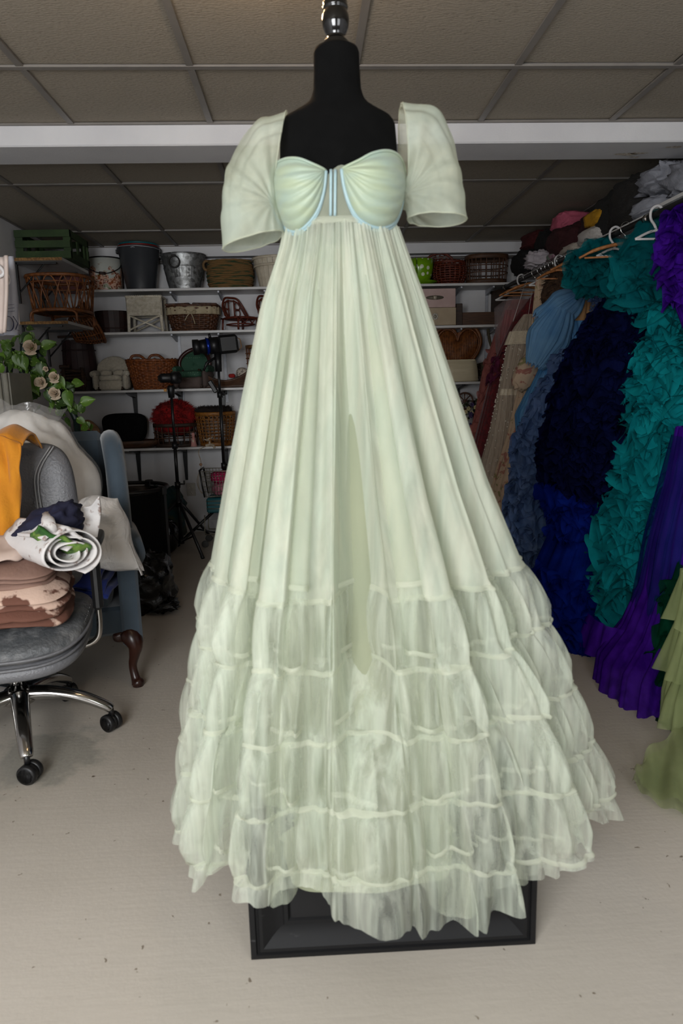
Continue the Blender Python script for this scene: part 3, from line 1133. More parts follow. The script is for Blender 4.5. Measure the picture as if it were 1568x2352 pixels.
# decorated pail
def pail_material():
    m, nt, b, out = new_mat('printed_pail')
    L = nt.links.new
    tc = nd(nt, 'ShaderNodeTexCoord')
    sx = nd(nt, 'ShaderNodeSeparateXYZ')
    L(tc.outputs['Object'], sx.inputs[0])
    n1 = nd(nt, 'ShaderNodeTexNoise', Scale=16.0, Detail=3.0)
    L(tc.outputs['Object'], n1.inputs['Vector'])
    # painted woodland colours, denser toward the foot of the picture
    hgt = nd(nt, 'ShaderNodeMapRange')
    hgt.inputs[1].default_value, hgt.inputs[2].default_value, hgt.inputs[3].default_value, hgt.inputs[4].default_value = .02, .26, .30, -.12
    L(sx.outputs['Z'], hgt.inputs[0])
    ad = nd(nt, 'ShaderNodeMath', operation='ADD')
    L(n1.outputs[0], ad.inputs[0])
    L(hgt.outputs[0], ad.inputs[1])
    msk = nd(nt, 'ShaderNodeValToRGB')
    msk.color_ramp.elements[0].position, msk.color_ramp.elements[1].position = .56, .60
    L(ad.outputs[0], msk.inputs[0])
    n2 = nd(nt, 'ShaderNodeTexNoise', Scale=24.0, Detail=2.0)
    L(tc.outputs['Object'], n2.inputs['Vector'])
    pr_ = nd(nt, 'ShaderNodeValToRGB')
    e = pr_.color_ramp.elements
    pr_.color_ramp.interpolation = 'CONSTANT'
    for p, c in ((.0, (96, 84, 30)), (.36, (150, 78, 44)), (.44, (206, 168, 146)), (.52, (120, 60, 40)), (.58, (190, 180, 160)), (.66, (92, 96, 40))):
        x = e.new(p)
        x.color = (*srgb(c), 1)
    L(n2.outputs[0], pr_.inputs[0])
    bg = nd(nt, 'ShaderNodeTexNoise', Scale=7.0)
    L(tc.outputs['Object'], bg.inputs['Vector'])
    bgr = nd(nt, 'ShaderNodeValToRGB')
    bgr.color_ramp.elements[0].color = (*srgb((214, 212, 204)), 1)
    bgr.color_ramp.elements[1].color = (*srgb((176, 186, 178)), 1)
    L(bg.outputs[0], bgr.inputs[0])
    mx = nd(nt, 'ShaderNodeMixRGB')
    L(msk.outputs[0], mx.inputs[0])
    L(bgr.outputs[0], mx.inputs[1])
    L(pr_.outputs[0], mx.inputs[2])
    L(mx.outputs[0], b.inputs['Base Color'])
    b.inputs['Roughness'].default_value = .35
    return m


x, w_, h = slot(208, 285, 596, z1, YC)
pail = thing('metal_pail', 'white metal pail printed with woodland animals beside the dark grey bucket', 'pail', (x, YC, z1))
r = w_/2
MB().lathe([(.001, .008), (r*.86, .008), (r*.87, 0), (r*.875, .003), (r*.98, h), (r*.96, h), (r*.85, .016), (.001, .016)], n=44, caps=False).build('body', pail_material(), pail)
ring(MB(), h, r*.985, r*.985, .006).build('rim', BLACKM, pail)
q = MB()
hp = [(-r*1.02, -.0, h-.01), (-r*.95, -r*.5, h*.75), (-r*.45, -r*1.0, h*.56), (0, -r*1.12, h*.49), (r*.45, -r*1.0, h*.5), (r*.95, -r*.5, h*.68), (r*1.02, 0, h-.01)]
bail = MB().tube(smoothpath(hp, 30), .0035, 6).build('bail_handle', BLACKM, pail)
MB().tube([curve(hp, .47), curve(hp, .5), curve(hp, .60)], .011, 10).build('grip', M('brown_grip', (44, 24, 18), .5), bail)
for s_ in (-1, 1):
    MB().lathe([(.001, -.008), (.012, -.006), (.012, .006), (.001, .008)], (s_*r*1.0, 0, h-.012), n=12, R=Matrix.Rotation(pi/2, 3, 'Y')).build('lug', BLACKM, pail)
# pink tub in the corner
x, w_, h = slot(150, 203, 588, z1, 6.02)
t = bucket('plastic_bucket', 'dusty pink tub half hidden behind the left wall shelf', (x-.05, 6.0, z1), .10, .12, .20, M('dusty_pink', (150, 96, 96), .5))
t['category'] = 'tub'
# dark grey bucket with nested red and teal ones
x, w_, h = slot(279, 372, 572, z1, YC)
r1 = w_/2
t = bucket('plastic_bucket', 'tall dark grey bucket with a wire handle on the top shelf', (x, YC-.005, z1), r1*.70, r1, h, M('dark_grey_plastic', (58, 60, 64), .38, col2=(50, 52, 56), vs=4))
for s_ in (-1, 1):
    MB().box((s_*(r1+.008), 0, h-.02), (.02, .03, .035), bev=.004).build('handle_lug', BLACKP, t, smooth=False)
MB().tube(smoothpath([(-r1-.008, 0, h-.012), (-r1*.8, -r1*.75, h-.004), (0, -r1-.012, h-.006), (r1*.8, -r1*.75, h-.012), (r1+.008, 0, h-.012)], 30), .003, 6).build('bail_handle', STEEL, t)
ring(MB(), h-.018, .016, .016, .004, c=(-.008, -r1-.006, 0), n=14).build('handle_ring', STEEL, t)
for name, col, dz, k, lab in (('red', (120, 30, 26), .012, .955, 'red bucket rim showing between the grey and teal buckets'), ('teal', (22, 96, 102), .026, .93, 'teal bucket nested at the top of the dark grey bucket')):
    t = thing('plastic_bucket', lab, 'bucket', (x, YC-.005, z1+.02))
    H = h-.02+dz
    rr = r1*k
    MB().lathe([(.001, .05), (rr*.70, .05), (rr, H-.006), (rr+.006, H-.004), (rr+.006, H), (rr-.005, H), (rr*.69, .06), (.001, .06)], n=40, caps=False).build('body', M(name+'_plastic', col, .4), t)
    ring(MB(), H, rr+.003, rr+.003, .005).build('rim', M(name+'_plastic', col, .4), t)

# galvanised tub
def galv():
    m, nt, b, out = new_mat('galvanised_sheet')
    L = nt.links.new
    tc = nd(nt, 'ShaderNodeTexCoord')
    vo = nd(nt, 'ShaderNodeTexVoronoi', Scale=42.0)
    L(tc.outputs['Object'], vo.inputs['Vector'])
    rp = nd(nt, 'ShaderNodeValToRGB')
    rp.color_ramp.elements[0].color = (*srgb((88, 88, 86)), 1)
    rp.color_ramp.elements[1].color = (*srgb((170, 172, 172)), 1)
    L(vo.outputs['Color'], rp.inputs[0])
    L(rp.outputs[0], b.inputs['Base Color'])
    b.inputs['Metallic'].default_value = .75
    b.inputs['Roughness'].default_value = .42
    return m


GALV = galv()
x, w_, h = slot(374, 476, 587, z1, YC)
t = thing('galvanised_tub', 'oval galvanised steel tub with a ring handle on the top shelf', 'tub', (x, YC, z1))
r1 = w_/2


def tubwall(u, v):
    a = 2*pi*u
    prof_ = [(0, .70), (.06, .71), (.30, .80), (.33, .815), (.36, .80), (.60, .88), (.63, .895), (.66, .885), (.95, .985), (1.0, 1.0)]
    k = tab(prof_, v)[0]
    rib = .010*abs(sin(a*22)) if .36 < v < .64 else 0
    k += rib
    return Vector((cos(a)*r1*k, sin(a)*r1*.80*k, v*h))


body = MB().grid(tubwall, 132, 44, wrap=True).build('body', GALV, t)
MB().grid(lambda u, v: Vector((cos(2*pi*u)*r1*lerp(.68, .985, v), sin(2*pi*u)*r1*.8*lerp(.68, .985, v), lerp(.012, h, v))), 60, 3, wrap=True).build('inner_wall', GALV, t)
MB().add([(cos(2*pi*i/40)*r1*.69, sin(2*pi*i/40)*r1*.55, .006) for i in range(40)], [tuple(range(40))]).build('bottom', GALV, t)
ring(MB(), h, r1, r1*.8, .006).build('rim', GALV, t)
c0 = Vector((-r1*.28, -r1*.80*.93, h*.74))
MB().tube([c0+Vector((cos(2*pi*i/28)*.044, -.014, sin(2*pi*i/28)*.044)) for i in range(28)], .006, 8, closed=True).build('ring_handle', M('dark_iron', (50, 48, 46), .5, .6), t)
MB().box((c0.x, c0.y-.006, c0.z+.05), (.035, .02, .018), bev=.004).build('handle_bracket', M('dark_iron', (50, 48, 46), .5, .6), t, smooth=False)
# coiled rope basket
x, w_, h = slot(478, 583, 601, z1, YC)
t = thing('rope_basket', 'green and tan coiled grass basket with rope handles on the top shelf', 'basket', (x, YC, z1))
ROPE = M('coiled_grass', (128, 96, 54), .8, col2=(42, 66, 38), vs=7, lo=.5, hi=.6, stretch=(1, 1, 9), bump=.6, bs=120)
q = MB()
nr = 15
for k in range(nr):
    zz = (k+.5)*h/nr
    bul = 1-.10*(2*zz/h-1)**2-.02*(k % 2)
    for_ = [(sellipse(2*pi*i/72, w_/2*bul, w_/2*.8*bul, .78)[0]*(1+.006*sin(i*2.2)), sellipse(2*pi*i/72, w_/2*bul, w_/2*.8*bul, .78)[1]*(1+.006*sin(i*2.2)), zz+.001*sin(i*1.7)) for i in range(72)]
    q.tube(for_, h/nr*.56, 7, closed=True)
q.build('coil', ROPE, t, kind='stuff')
MB().add([sellipse(2*pi*i/40, w_/2*.9, w_/2*.72, .78)+(.01,) for i in range(40)], [tuple(range(40))]).build('bottom', ROPE, t)
MB().tube(smoothpath([(-w_*.44, -.04, h*.66), (-w_*.54, -.05, h*.72), (-w_*.56, -.03, h*.92), (-w_*.50, -.02, h*1.02), (-w_*.40, -.01, h*.95)], 16), .011, 8).build('rope_handle', M('tan_rope', (122, 94, 60), .85, bump=.5, bs=200), t)
# cream slatted bushel basket
x, w_, h = slot(583, 690, 595, z1, YC)
t = thing('bushel_basket', 'cream painted slatted bushel basket behind the left sleeve of the gown', 'basket', (x, YC, z1))
CREAM = M('cream_chipped_paint', (206, 196, 176), .6, col2=(190, 178, 156), vs=20)
for k in range(26):
    a = 2*pi*(k+.5)/26
    a0, a1 = a-pi/26*.94, a+pi/26*.94
    V = []
    for rr, zz in ((w_/2*.74, 0), (w_/2*.99, h)):
        for aa, dr in ((a0, 0), (a1, 0), (a1, .006), (a0, .006)):
            V.append((cos(aa)*(rr-dr), sin(aa)*(rr-dr), zz))
    MB().add(V, [(0, 1, 5, 4), (1, 2, 6, 5), (2, 3, 7, 6), (3, 0, 4, 7), (0, 3, 2, 1), (4, 5, 6, 7)]).build('slat', CREAM, t, smooth=False)
for zz, kk in ((h*.97, 1.0), (h*.72, .945)):
    MB().grid(lambda u, v: Vector((cos(2*pi*u)*(w_/2*kk+.006), sin(2*pi*u)*(w_/2*kk+.006), zz+lerp(-.010, .010, v))), 60, 1, wrap=True).build('hoop', CREAM, t, solid=.004)
MB().add([(cos(2*pi*i/40)*w_*.36, sin(2*pi*i/40)*w_*.36, .01) for i in range(40)], [tuple(range(40))]).build('bottom', CREAM, t)


# green polka dot cup and saucer
def dots(name, base, dot, scale, rad, rough=.2):
    m, nt, b, out = new_mat(name)
    L = nt.links.new
    tc = nd(nt, 'ShaderNodeTexCoord')
    vo = nd(nt, 'ShaderNodeTexVoronoi', Scale=scale, Randomness=.35)
    L(tc.outputs['Object'], vo.inputs['Vector'])
    rp = nd(nt, 'ShaderNodeValToRGB')
    rp.color_ramp.elements[0].position, rp.color_ramp.elements[1].position = rad, rad+.02
    rp.color_ramp.elements[0].color = (*srgb(dot), 1)
    rp.color_ramp.elements[1].color = (*srgb(base), 1)
    L(vo.outputs['Distance'], rp.inputs[0])
    L(rp.outputs[0], b.inputs['Base Color'])
    b.inputs['Roughness'].default_value = rough
    return m


LIME = dots('lime_dotted_glaze', (112, 158, 22), (212, 216, 190), 17, .26)
x, w_, h = slot(930, 995, 598, z1, YC)
sx_, sw, _ = slot(920, 1003, 640, z1, YC)
t = thing('saucer', 'lime green saucer under the polka dot cup', 'saucer', (x, YC, z1))
MB().lathe([(.001, .004), (.09, .0), (.10, .006), (sw/2, .026), (sw/2, .030), (.095, .014), (.001, .012)], n=48, caps=False).build('plate', M('lime_glaze', (108, 152, 22), .2), t)
t = thing('polka_dot_cup', 'oversized lime green teacup with white polka dots on the top shelf', 'cup', (x, YC, z1+.013))
r1 = w_/2
H = h-.013
MB().lathe([(.001, .003), (r1*.60, .0), (r1*.66, .012), (r1*.86, H*.30), (r1*.96, H*.62), (r1, H), (r1*.97, H), (r1*.93, H*.62), (r1*.6, .02), (.001, .018)], n=52, caps=False).build('bowl', LIME, t)
MB().tube(smoothpath([(-r1*.42, -r1*.83, H*.90), (-r1*.50, -r1*1.25, H*.92), (-r1*.54, -r1*1.45, H*.62), (-r1*.48, -r1*1.2, H*.24), (-r1*.38, -r1*.75, H*.22)], 20), .013, 10).build('handle', M('lime_glaze', (108, 152, 22), .2), t)
# dark cane round basket with a lid leaning inside
x, w_, h = slot(994, 1070, 604, z1, YC)
t = wicker_basket('cane_basket', 'red brown loosely woven round basket beside the lime cup', 'basket', (x, YC, z1), [(0, w_*.36, w_*.30), (h*.3, w_*.47, w_*.42), (h*.65, w_*.5, w_*.44), (h, w_*.44, w_*.40)], W_RED, rows=10, stakes=20, rim=.009, strand=.006, liner=False)
t2 = thing('basket_lid', 'round red brown cane lid standing up behind the woven basket', 'lid', (x-.06, YC+.13, z1))
q = MB()
for k in range(7):
    rr = .018+.019*k
    q.tube([(cos(2*pi*i/36)*rr, .012*sin(i*2.1), .145+sin(2*pi*i/36)*rr) for i in range(36)], .0055, 5, closed=True)
for k in range(10):
    a = pi*k/10
    q.tube([(cos(a)*.14, .004, .145+sin(a)*.14), (-cos(a)*.14, .004, .145-sin(a)*.14)], .004, 5)
q.build('weave', W_RED, t2, kind='stuff')
MB().tube([(cos(2*pi*i/40)*.142, 0, .145+sin(2*pi*i/40)*.142) for i in range(40)], .010, 8, closed=True).build('rim', W_RED, t2)


def lattice_basket(name, label, loc, rx, ry, h, mat, bandmat, nv, nh, pw=.85, band=.03, rod=.0045, top=1.0):
    t = thing(name, label, 'basket', loc)
    prof_ = [(band*.5, rx*.94, ry*.94), (h-band*.5, rx*top, ry*top)]
    q = MB()
    stakes_(q, prof_, nv, rod, pw)
    q.build('rods', mat, t, kind='stuff')
    for k in range(nh):
        zz = lerp(band, h-band, (k+1)/(nh+1))
        a, b_ = tab(prof_, zz)
        ring(MB(), zz, a+rod*1.3, b_+rod*1.3, rod, pw).build('hoop', mat, t)
    for zz, kk in ((band*.5, .94), (h-band*.5, top)):
        def bf(u, v):
            x_, y_ = sellipse(2*pi*u, rx*kk+.005, ry*kk+.005, pw)
            return Vector((x_, y_, zz+lerp(-band/2, band/2, v)))
        MB().grid(bf, 64, 2, wrap=True).build('band', bandmat, t, solid=.009)
    MB().add([sellipse(2*pi*i/48, rx*.92, ry*.92, pw)+(.008,) for i in range(48)], [tuple(range(48))]).build('bottom', bandmat, t)
    return t


x, w_, h = slot(1066, 1160, 588, z1, YC)
lattice_basket('lattice_basket', 'open brown cane lattice basket at the right end of the top shelf', (x+.01, YC, z1), w_/2, .13, h, W_BROWN, WOOD_M, 24, 2, band=.035)

# ---------------------------------------------------------------- second shelf
z2 = SHELF[2]+.001
x, w_, h = slot(222, 300, 716, z2, YC)
t = thing('wooden_tub', 'dark brown carved wooden tub on the second shelf', 'tub', (x, YC, z2))
DB = M('dark_varnished_wood', (44, 18, 12), .6, col2=(28, 12, 8), vs=8, stretch=(1, 1, 4))
for k in range(20):
    a = 2*pi*(k+.5)/20
    V = []
    for rr, zz in ((w_/2*.90, 0), (w_/2*1.0, h)):
        for aa, dr in ((a-pi/20*.97, 0), (a+pi/20*.97, 0), (a+pi/20*.97, .012), (a-pi/20*.97, .012)):
            V.append((cos(aa)*(rr-dr), sin(aa)*(rr-dr)*.85, zz))
    MB().add(V, [(0, 1, 5, 4), (1, 2, 6, 5), (2, 3, 7, 6), (3, 0, 4, 7), (0, 3, 2, 1), (4, 5, 6, 7)]).build('stave', DB, t, smooth=False)
ring(MB(), h*.2, w_/2*.925, w_/2*.79, .006).build('hoop', DB, t)
MB().add([(cos(2*pi*i/40)*w_*.43, sin(2*pi*i/40)*w_*.36, .012) for i in range(40)], [tuple(range(40))]).build('bottom', DB, t)
# white wicker bench
x, w_, h = slot(298, 384, 684, z2, YC-.02)
t = thing('wicker_bench', 'white wicker doll bench with crossed legs on the second shelf', 'bench', (x, YC-.02, z2))
bw, bd = w_*.94, .20
hs = h*.48
q = MB()
for k in range(22):
    zz = lerp(hs, h*.97, k/21)
    yy = -.5*bd+.02-.03*(1-(k/21))
    q.tube([(lerp(-bw*.47, bw*.47, i/34), -bd*.5+.004*cos(i*pi+k*pi)-.012*(1-k/21), zz) for i in range(35)], h*.5/22*.55, 5)
q.build('woven_apron', W_WHITE, t, kind='stuff')
q = MB()
for k in range(14):
    yy = lerp(-bd*.5, bd*.5, k/13)
    q.tube([(lerp(-bw*.5, bw*.5, i/34), yy, h+.004*cos(i*pi+k*pi)) for i in range(35)], .009, 5)
q.build('woven_seat', W_WHITE, t, kind='stuff')
for sx in (-1, 1):
    for sy in (-1, 1):
        MB().tube([(sx*bw*.47, sy*bd*.47, 0), (sx*bw*.45, sy*bd*.45, h*.5), (sx*bw*.46, sy*bd*.46, h)], [.013, .015, .013], 8).build('leg', W_WHITE, t)
for sy in (-1, 1):
    MB().tube([(-bw*.46, sy*bd*.48, hs), (bw*.46, sy*bd*.48, hs)], .008, 6).build('rail', W_WHITE, t)
    MB().tube([(-bw*.46, sy*bd*.46, .015), (bw*.42, sy*bd*.46, hs*.95)], .008, 6).build('cross_brace', W_WHITE, t)
    MB().tube([(bw*.46, sy*bd*.45, .015), (-bw*.42, sy*bd*.45, hs*.95)], .008, 6).build('cross_brace', W_WHITE, t)
# picnic basket with linen
x, w_, h = slot(388, 506, 700, z2, YC-.01)
t = wicker_basket('picnic_basket', 'two-tone brown wicker picnic basket with a beige linen cuff', 'basket', (x, YC-.01, z2), [(0, w_*.40, .105), (h*.55, w_*.47, .125), (h*.92, w_*.5, .135)], W_BROWN, rows=13, stakes=30, pw=.72, rim=.008)
LINEN = M('beige_linen', (176, 162, 134), .85, col2=(160, 146, 118), vs=20, bump=.2, bs=300)
MB().grid(lambda u, v: (lambda a: Vector((sellipse(a, w_*.5+.008+.003*sin(a*19), .135+.008+.003*sin(a*19), .72)[0], sellipse(a, w_*.5+.008+.003*sin(a*19), .135+.008+.003*sin(a*19), .72)[1], lerp(h*.60, h*.88, v))))(2*pi*u), 90, 4, wrap=True).build('linen_cuff', LINEN, t, solid=.003)
for s_ in (-1, 1):
    MB().box((s_*w_*.26, 0, h*.965), (w_*.47, .25, .018), ry=s_*.03, bev=.006).build('lid', W_BROWN, t, smooth=False)
MB().tube(smoothpath([(.0, -.15, h*.66), (-.03, -.155, h*.52), (-.05, -.152, h*.36)], 10), .004, 6).build('bow_tail', LINEN, t)
MB().tube(smoothpath([(.0, -.15, h*.66), (.018, -.157, h*.45), (.03, -.154, h*.22)], 10), .004, 6).build('bow_tail', LINEN, t)
MB().tube(smoothpath([(0, -.15, h*.66), (-.035, -.16, h*.74), (-.03, -.158, h*.60), (0, -.15, h*.66), (.035, -.16, h*.74), (.03, -.158, h*.60), (0, -.15, h*.66)], 30), .004, 6).build('bow', LINEN, t)


def cane_chair(label, x, y, z, w_, h, rz):
    t = thing('cane_chair', label, 'chair', (x, y, z), rz, group='small cane chairs')
    hs, hw, d = h*.36, w_*.40, w_*.40
    for sx in (-1, 1):
        for sy in (-1, 1):
            MB().tube([(sx*hw*.95, sy*d*.95, 0), (sx*hw*.9, sy*d*.9, hs)], .009, 8).build('leg', W_RED, t)
    q = MB()
    for k in range(9):
        q.tube([(lerp(-hw, hw, k/8), -d, hs), (lerp(-hw, hw, k/8), d, hs)], .006, 6)
    q.build('seat_canes', W_RED, t, kind='stuff')
    ring(MB(), hs, hw*1.05, d*1.05, .010, .8).build('seat_rim', W_RED, t)
    ring(MB(), hs*.5, hw*.95, d*.95, .006, .8).build('stretcher', W_RED, t)
    arch = [(-hw, d*.2, hs), (-hw*.98, d*.75, hs+.5*(h-hs)), (-hw*.6, d*1.0, h*.96), (0, d*1.05, h), (hw*.6, d*1.0, h*.96), (hw*.98, d*.75, hs+.5*(h-hs)), (hw, d*.2, hs)]
    MB().tube(smoothpath(arch, 36), .009, 8).build('back_frame', W_RED, t)
    MB().tube(smoothpath([(p[0]*.8, p[1]*.97, hs+(p[2]-hs)*.86) for p in arch], 36), .006, 6).build('inner_arch', W_RED, t)
    for sx in (-1, 1):
        MB().tube([(sx*hw*.25, d*.98, hs), (sx*hw*.25, d*1.02, h*.94)], .006, 6).build('spindle', W_RED, t)
        for cz in (.30, .62):
            zc = hs+(h-hs)*cz
            MB().tube([(sx*hw*.5+cos(2*pi*i/18)*hw*.24, d*.95, zc+sin(2*pi*i/18)*hw*.30) for i in range(18)], .0045, 6, closed=True).build('scroll', W_RED, t)
    for k in range(3):
        MB().tube([(lerp(-hw, hw, k/3), -d*.95, hs*.55), (lerp(-hw, hw, (k+.5)/3), -d*.95, hs*.95), (lerp(-hw, hw, (k+1)/3), -d*.95, hs*.55)], .005, 6).build('apron_arch', W_RED, t)
    return t


x, w_, h = slot(514, 592, 681, z2, YC)
cane_chair('red brown cane doll chair beside the picnic basket', x, YC, z2, w_, h, .75)
x, w_, h = slot(592, 670, 677, z2, YC)
cane_chair('red brown cane doll chair half hidden by the left edge of the gown', x, YC, z2, w_, h, .75)
# stacked boxes
x, w_, h = slot(945, 1040, 710, z2, YC-.03)
t = thing('keepsake_box', 'beige box with a black and white flower tile, lower of the two stacked boxes', 'box', (x, YC-.03, z2))
MB().box((0, 0, h/2), (w_, .24, h-.002), bev=.003).build('body', M('beige_box', (176, 158, 132), .7, col2=(164, 146, 120), vs=8), t, smooth=False)
MB().box((.0, -.121, h/2), (w_*.22*.55, .004, w_*.12), bev=.001).build('tile', M('tile_black', (24, 22, 22), .5), t, smooth=False)
for k in range(8):
    a = 2*pi*k/8
    MB().lathe([(.001, -.002), (.009, -.001), (.009, .001), (.001, .002)], (cos(a)*.020, -.1245, h/2+sin(a)*.020), n=10, R=Matrix.Rotation(pi/2, 3, 'X'), sx=.8).build('petal', M('tile_white', (200, 194, 180), .5), t)
MB().lathe([(.001, -.003), (.013, -.002), (.013, .002), (.001, .003)], (0, -.125, h/2), n=16, R=Matrix.Rotation(pi/2, 3, 'X')).build('flower_centre', M('tile_grey', (150, 144, 130), .5), t)
hb = h
x, w_, h = slot(945, 1039, 667, z2+hb, YC-.03)
t = thing('keepsake_box', 'pale pink box with an oval drawer pull, upper of the two stacked boxes', 'box', (x, YC-.03, z2+hb))
MB().box((0, 0, h/2), (w_, .24, h-.002), bev=.003).build('body', M('pale_pink_box', (190, 164, 158), .7, col2=(178, 152, 146), vs=8), t, smooth=False)
pl = MB().lathe([(.001, -.003), (.5, -.002), (.5, .002), (.001, .003)], (0, -.122, h*.52), n=30, sx=.15, sy=.034, R=Matrix.Rotation(pi/2, 3, 'X')).build('pull_plate', M('antique_pewter', (120, 112, 96), .5, .3), t)
MB().blob((0, -.135, h*.52), (.034, .026, .036), 3, .05).build('knob', M('antique_pewter2', (160, 150, 132), .4, .2), t)
# wooden bench/tray and upright box
x, w_, h = slot(1040, 1150, 716, z2, YC)
t = thing('wooden_tray', 'low dark wooden trough with upright ends on the second shelf', 'trough', (x, YC, z2))
MB().box((w_*.05, -.08, h*.45), (w_*.88, .018, h*.9)).build('front_board', WOOD_M, t, smooth=False)
MB().box((w_*.05, .10, h*.45), (w_*.88, .018, h*.9)).build('back_board', WOOD_M, t, smooth=False)
MB().box((w_*.05, .01, .01), (w_*.88, .17, .016)).build('bottom_board', WOOD_M, t, smooth=False)
MB().box((-w_*.43, 0, h*.75), (.055, .22, h*1.5), bev=.003).build('end_post', WOOD_D, t, smooth=False)
x, w_, h = slot(1128, 1170, 665, z2, YC)
t = thing('wooden_box', 'tall dark wooden box standing at the right end of the second shelf', 'box', (x+.045, YC+.03, z2), .25)
MB().box((-w_*.42, 0, h/2), (.016, .22, h)).build('side_board', WOOD_D, t, smooth=False)
MB().box((w_*.42, 0, h/2), (.016, .22, h)).build('side_board', WOOD_D, t, smooth=False)
MB().box((0, .1, h/2), (w_*.8, .016, h)).build('back_board', WOOD_M, t, smooth=False)
MB().box((0, 0, h-.01), (w_*.95, .24, .022)).build('top_board', WOOD_D, t, smooth=False)
MB().box((w_*.25, -.112, h*.45), (.07, .016, h*.9)).build('front_slat', WOOD_M, t, smooth=False)

# ---------------------------------------------------------------- third shelf
z3 = SHELF[3]+.001
def plush_chair(name, label, x, y, z, w_, h, fab, fab2, rz=0, frame=None, pillows=0):
    t = thing(name, label, 'armchair', (x, y, z), rz)
    d = w_*.72
    MB().box((0, 0, h*.15), (w_*.62, d, h*.30), bev=.02).build('base', fab2, t)
    MB().blob((0, -.02, h*.36), (w_*.60, d*.92, h*.18), 2, .04, pw=.5).build('seat', fab, t)
    def back(u, v):
        a = lerp(-1.75, 1.75, u)
        z_ = lerp(h*.22, h, v)
        wd = w_*.47*(1-max(0, (v-.45)/.55)**2.4*.62)
        return Vector((sin(a)*wd, cos(a)*d*.40+.02*v, z_*(1-.0*abs(a))))
    def bk(u, v):
        a = 2*pi*u
        r_ = sqrt(v)
        px_, pz_ = cos(a)*r_, sin(a)*r_
        top = 1-.08*px_*px_
        return Vector((px_*w_*.43, d*.34-.05*(1-r_*r_)+.05*px_*px_*-1, h*.62+pz_*h*.38*top))
    MB().grid(bk, 40, 10, wrap=True).build('backrest', fab, t, solid=-.05)
    if frame:
        MB().tube([Vector(bk(i/40, 1.0))+Vector((0, -.012, 0)) for i in range(-4, 25)], .017, 8).build('back_frame', frame, t)
    for s_ in (-1, 1):
        pts = [(s_*w_*.42, d*.28, h*.48), (s_*w_*.44, -d*.1, h*.50), (s_*w_*.44, -d*.45, h*.47)]
        MB().tube(smoothpath(pts, 12), [w_*.085]*13, 14).build('arm', fab, t)
        MB().box((s_*w_*.40, -.02, h*.24), (w_*.13, d*.88, h*.44), bev=.02).build('arm_side', fab2, t)
        for sy in (-1, 1):
            MB().tube([(s_*w_*.3, sy*d*.38, -.0), (s_*w_*.3, sy*d*.38, .03)], [.010, .014], 8).build('foot', WOOD_D, t)
    for k in range(pillows):
        MB().blob(((k-.5)*w_*.34+.01, -d*.14, h*.50), (w_*.30, .07, h*.19), 5+k, .06).build('pillow', fab, t)
    return t


BOUCLE = M('cream_boucle', (204, 196, 178), .95, col2=(188, 178, 158), vs=60, bump=.9, bs=140, sheen=.3)
x, w_, h = slot(219, 304, 817, z3, YC)
plush_chair('toy_armchair', 'cream boucle toy armchair holding two small pillows', x, YC, z3, w_, h, BOUCLE, BOUCLE, pillows=2)
x, w_, h = slot(297, 410, 817, z3, YC-.01)
t = wicker_basket('laundry_basket', 'honey brown flared wicker basket with two handles beside the cream toy armchair', 'basket', (x, YC-.01, z3), [(0, w_*.37, .10), (h*.4, w_*.43, .12), (h*.85, w_*.5, .145)], W_ORANGE, rows=18, stakes=40, rim=.011, pw=.85)
for s_, xx in ((-1, -.25), (1, .12)):
    MB().tube(smoothpath([(w_*(xx-.16), -.10*s_*0-.06, h*.86), (w_*(xx-.10), -.06, h*.99), (w_*(xx+.04), -.05, h*1.0), (w_*(xx+.16), -.06, h*.86)], 16), .011, 8).build('handle', W_ORANGE, t)
GREENFAB = dots('green_dotted_fabric', (44, 82, 62), (96, 130, 104), 55, .2, .8)
x, w_, h = slot(404, 492, 801, z3, YC-.01)
plush_chair('toy_armchair', 'green dotted toy armchair with dark wooden back frame', x, YC-.01, z3, w_, h, GREENFAB, M('taupe_fabric', (92, 78, 72), .8, bump=.2), rz=-.25, frame=M('mahogany', (58, 24, 22), .35))
# wooden boat shaped cradle
x, w_, h = slot(460, 580, 846, z3, YC-.04)
t = thing('wooden_cradle', 'boat shaped dark wooden cradle behind the strobe light', 'cradle', (x, YC-.04, z3))
def hull(side):
    def fn(u, v):
        xx = lerp(-w_*.52, w_*.52, u)
        sag = .35+.65*abs(2*u-1)**1.8
        yy = side*(.035+.06*(1-abs(2*u-1)**2))*(.6+.4*v)
        return Vector((xx*(.88+.12*v), yy, lerp(0, h*sag, v)))
    return fn
for s_ in (-1, 1):
    MB().grid(hull(s_), 24, 6).build('side_board', WOOD_M, t, solid=.012)
MB().box((0, 0, .012), (w_*.86, .13, .014)).build('bottom_board', WOOD_M, t, smooth=False)
MB().box((-w_*.48, 0, h*.5), (.014, .06, h*.98), ry=-.10).build('end_board', WOOD_M, t, smooth=False)
# knitted ball and red toy in it
p = PY(556, 854, YC-.04)
tag(MB().blob((0, 0, 0), (.105, .105, .09), 3, .05, 6, pw=1).build('yarn_ball', M('cream_speckled_yarn', (200, 188, 172), .95, col2=(120, 110, 104), vs=70, lo=.5, hi=.62, bump=.8, bs=120), loc=(p.x, YC-.04, p.z-.008)), 'cream speckled yarn ball in the wooden cradle', 'yarn ball')
p = PY(532, 860, YC-.05)
tag(MB().blob((0, 0, 0), (.055, .06, .035), 4, .08, pw=.6).build('felt_toy', M('red_felt', (160, 30, 26), .9), loc=(p.x, YC-.04, p.z-.012)), 'small red felt toy at the rim of the wooden cradle', 'toy')
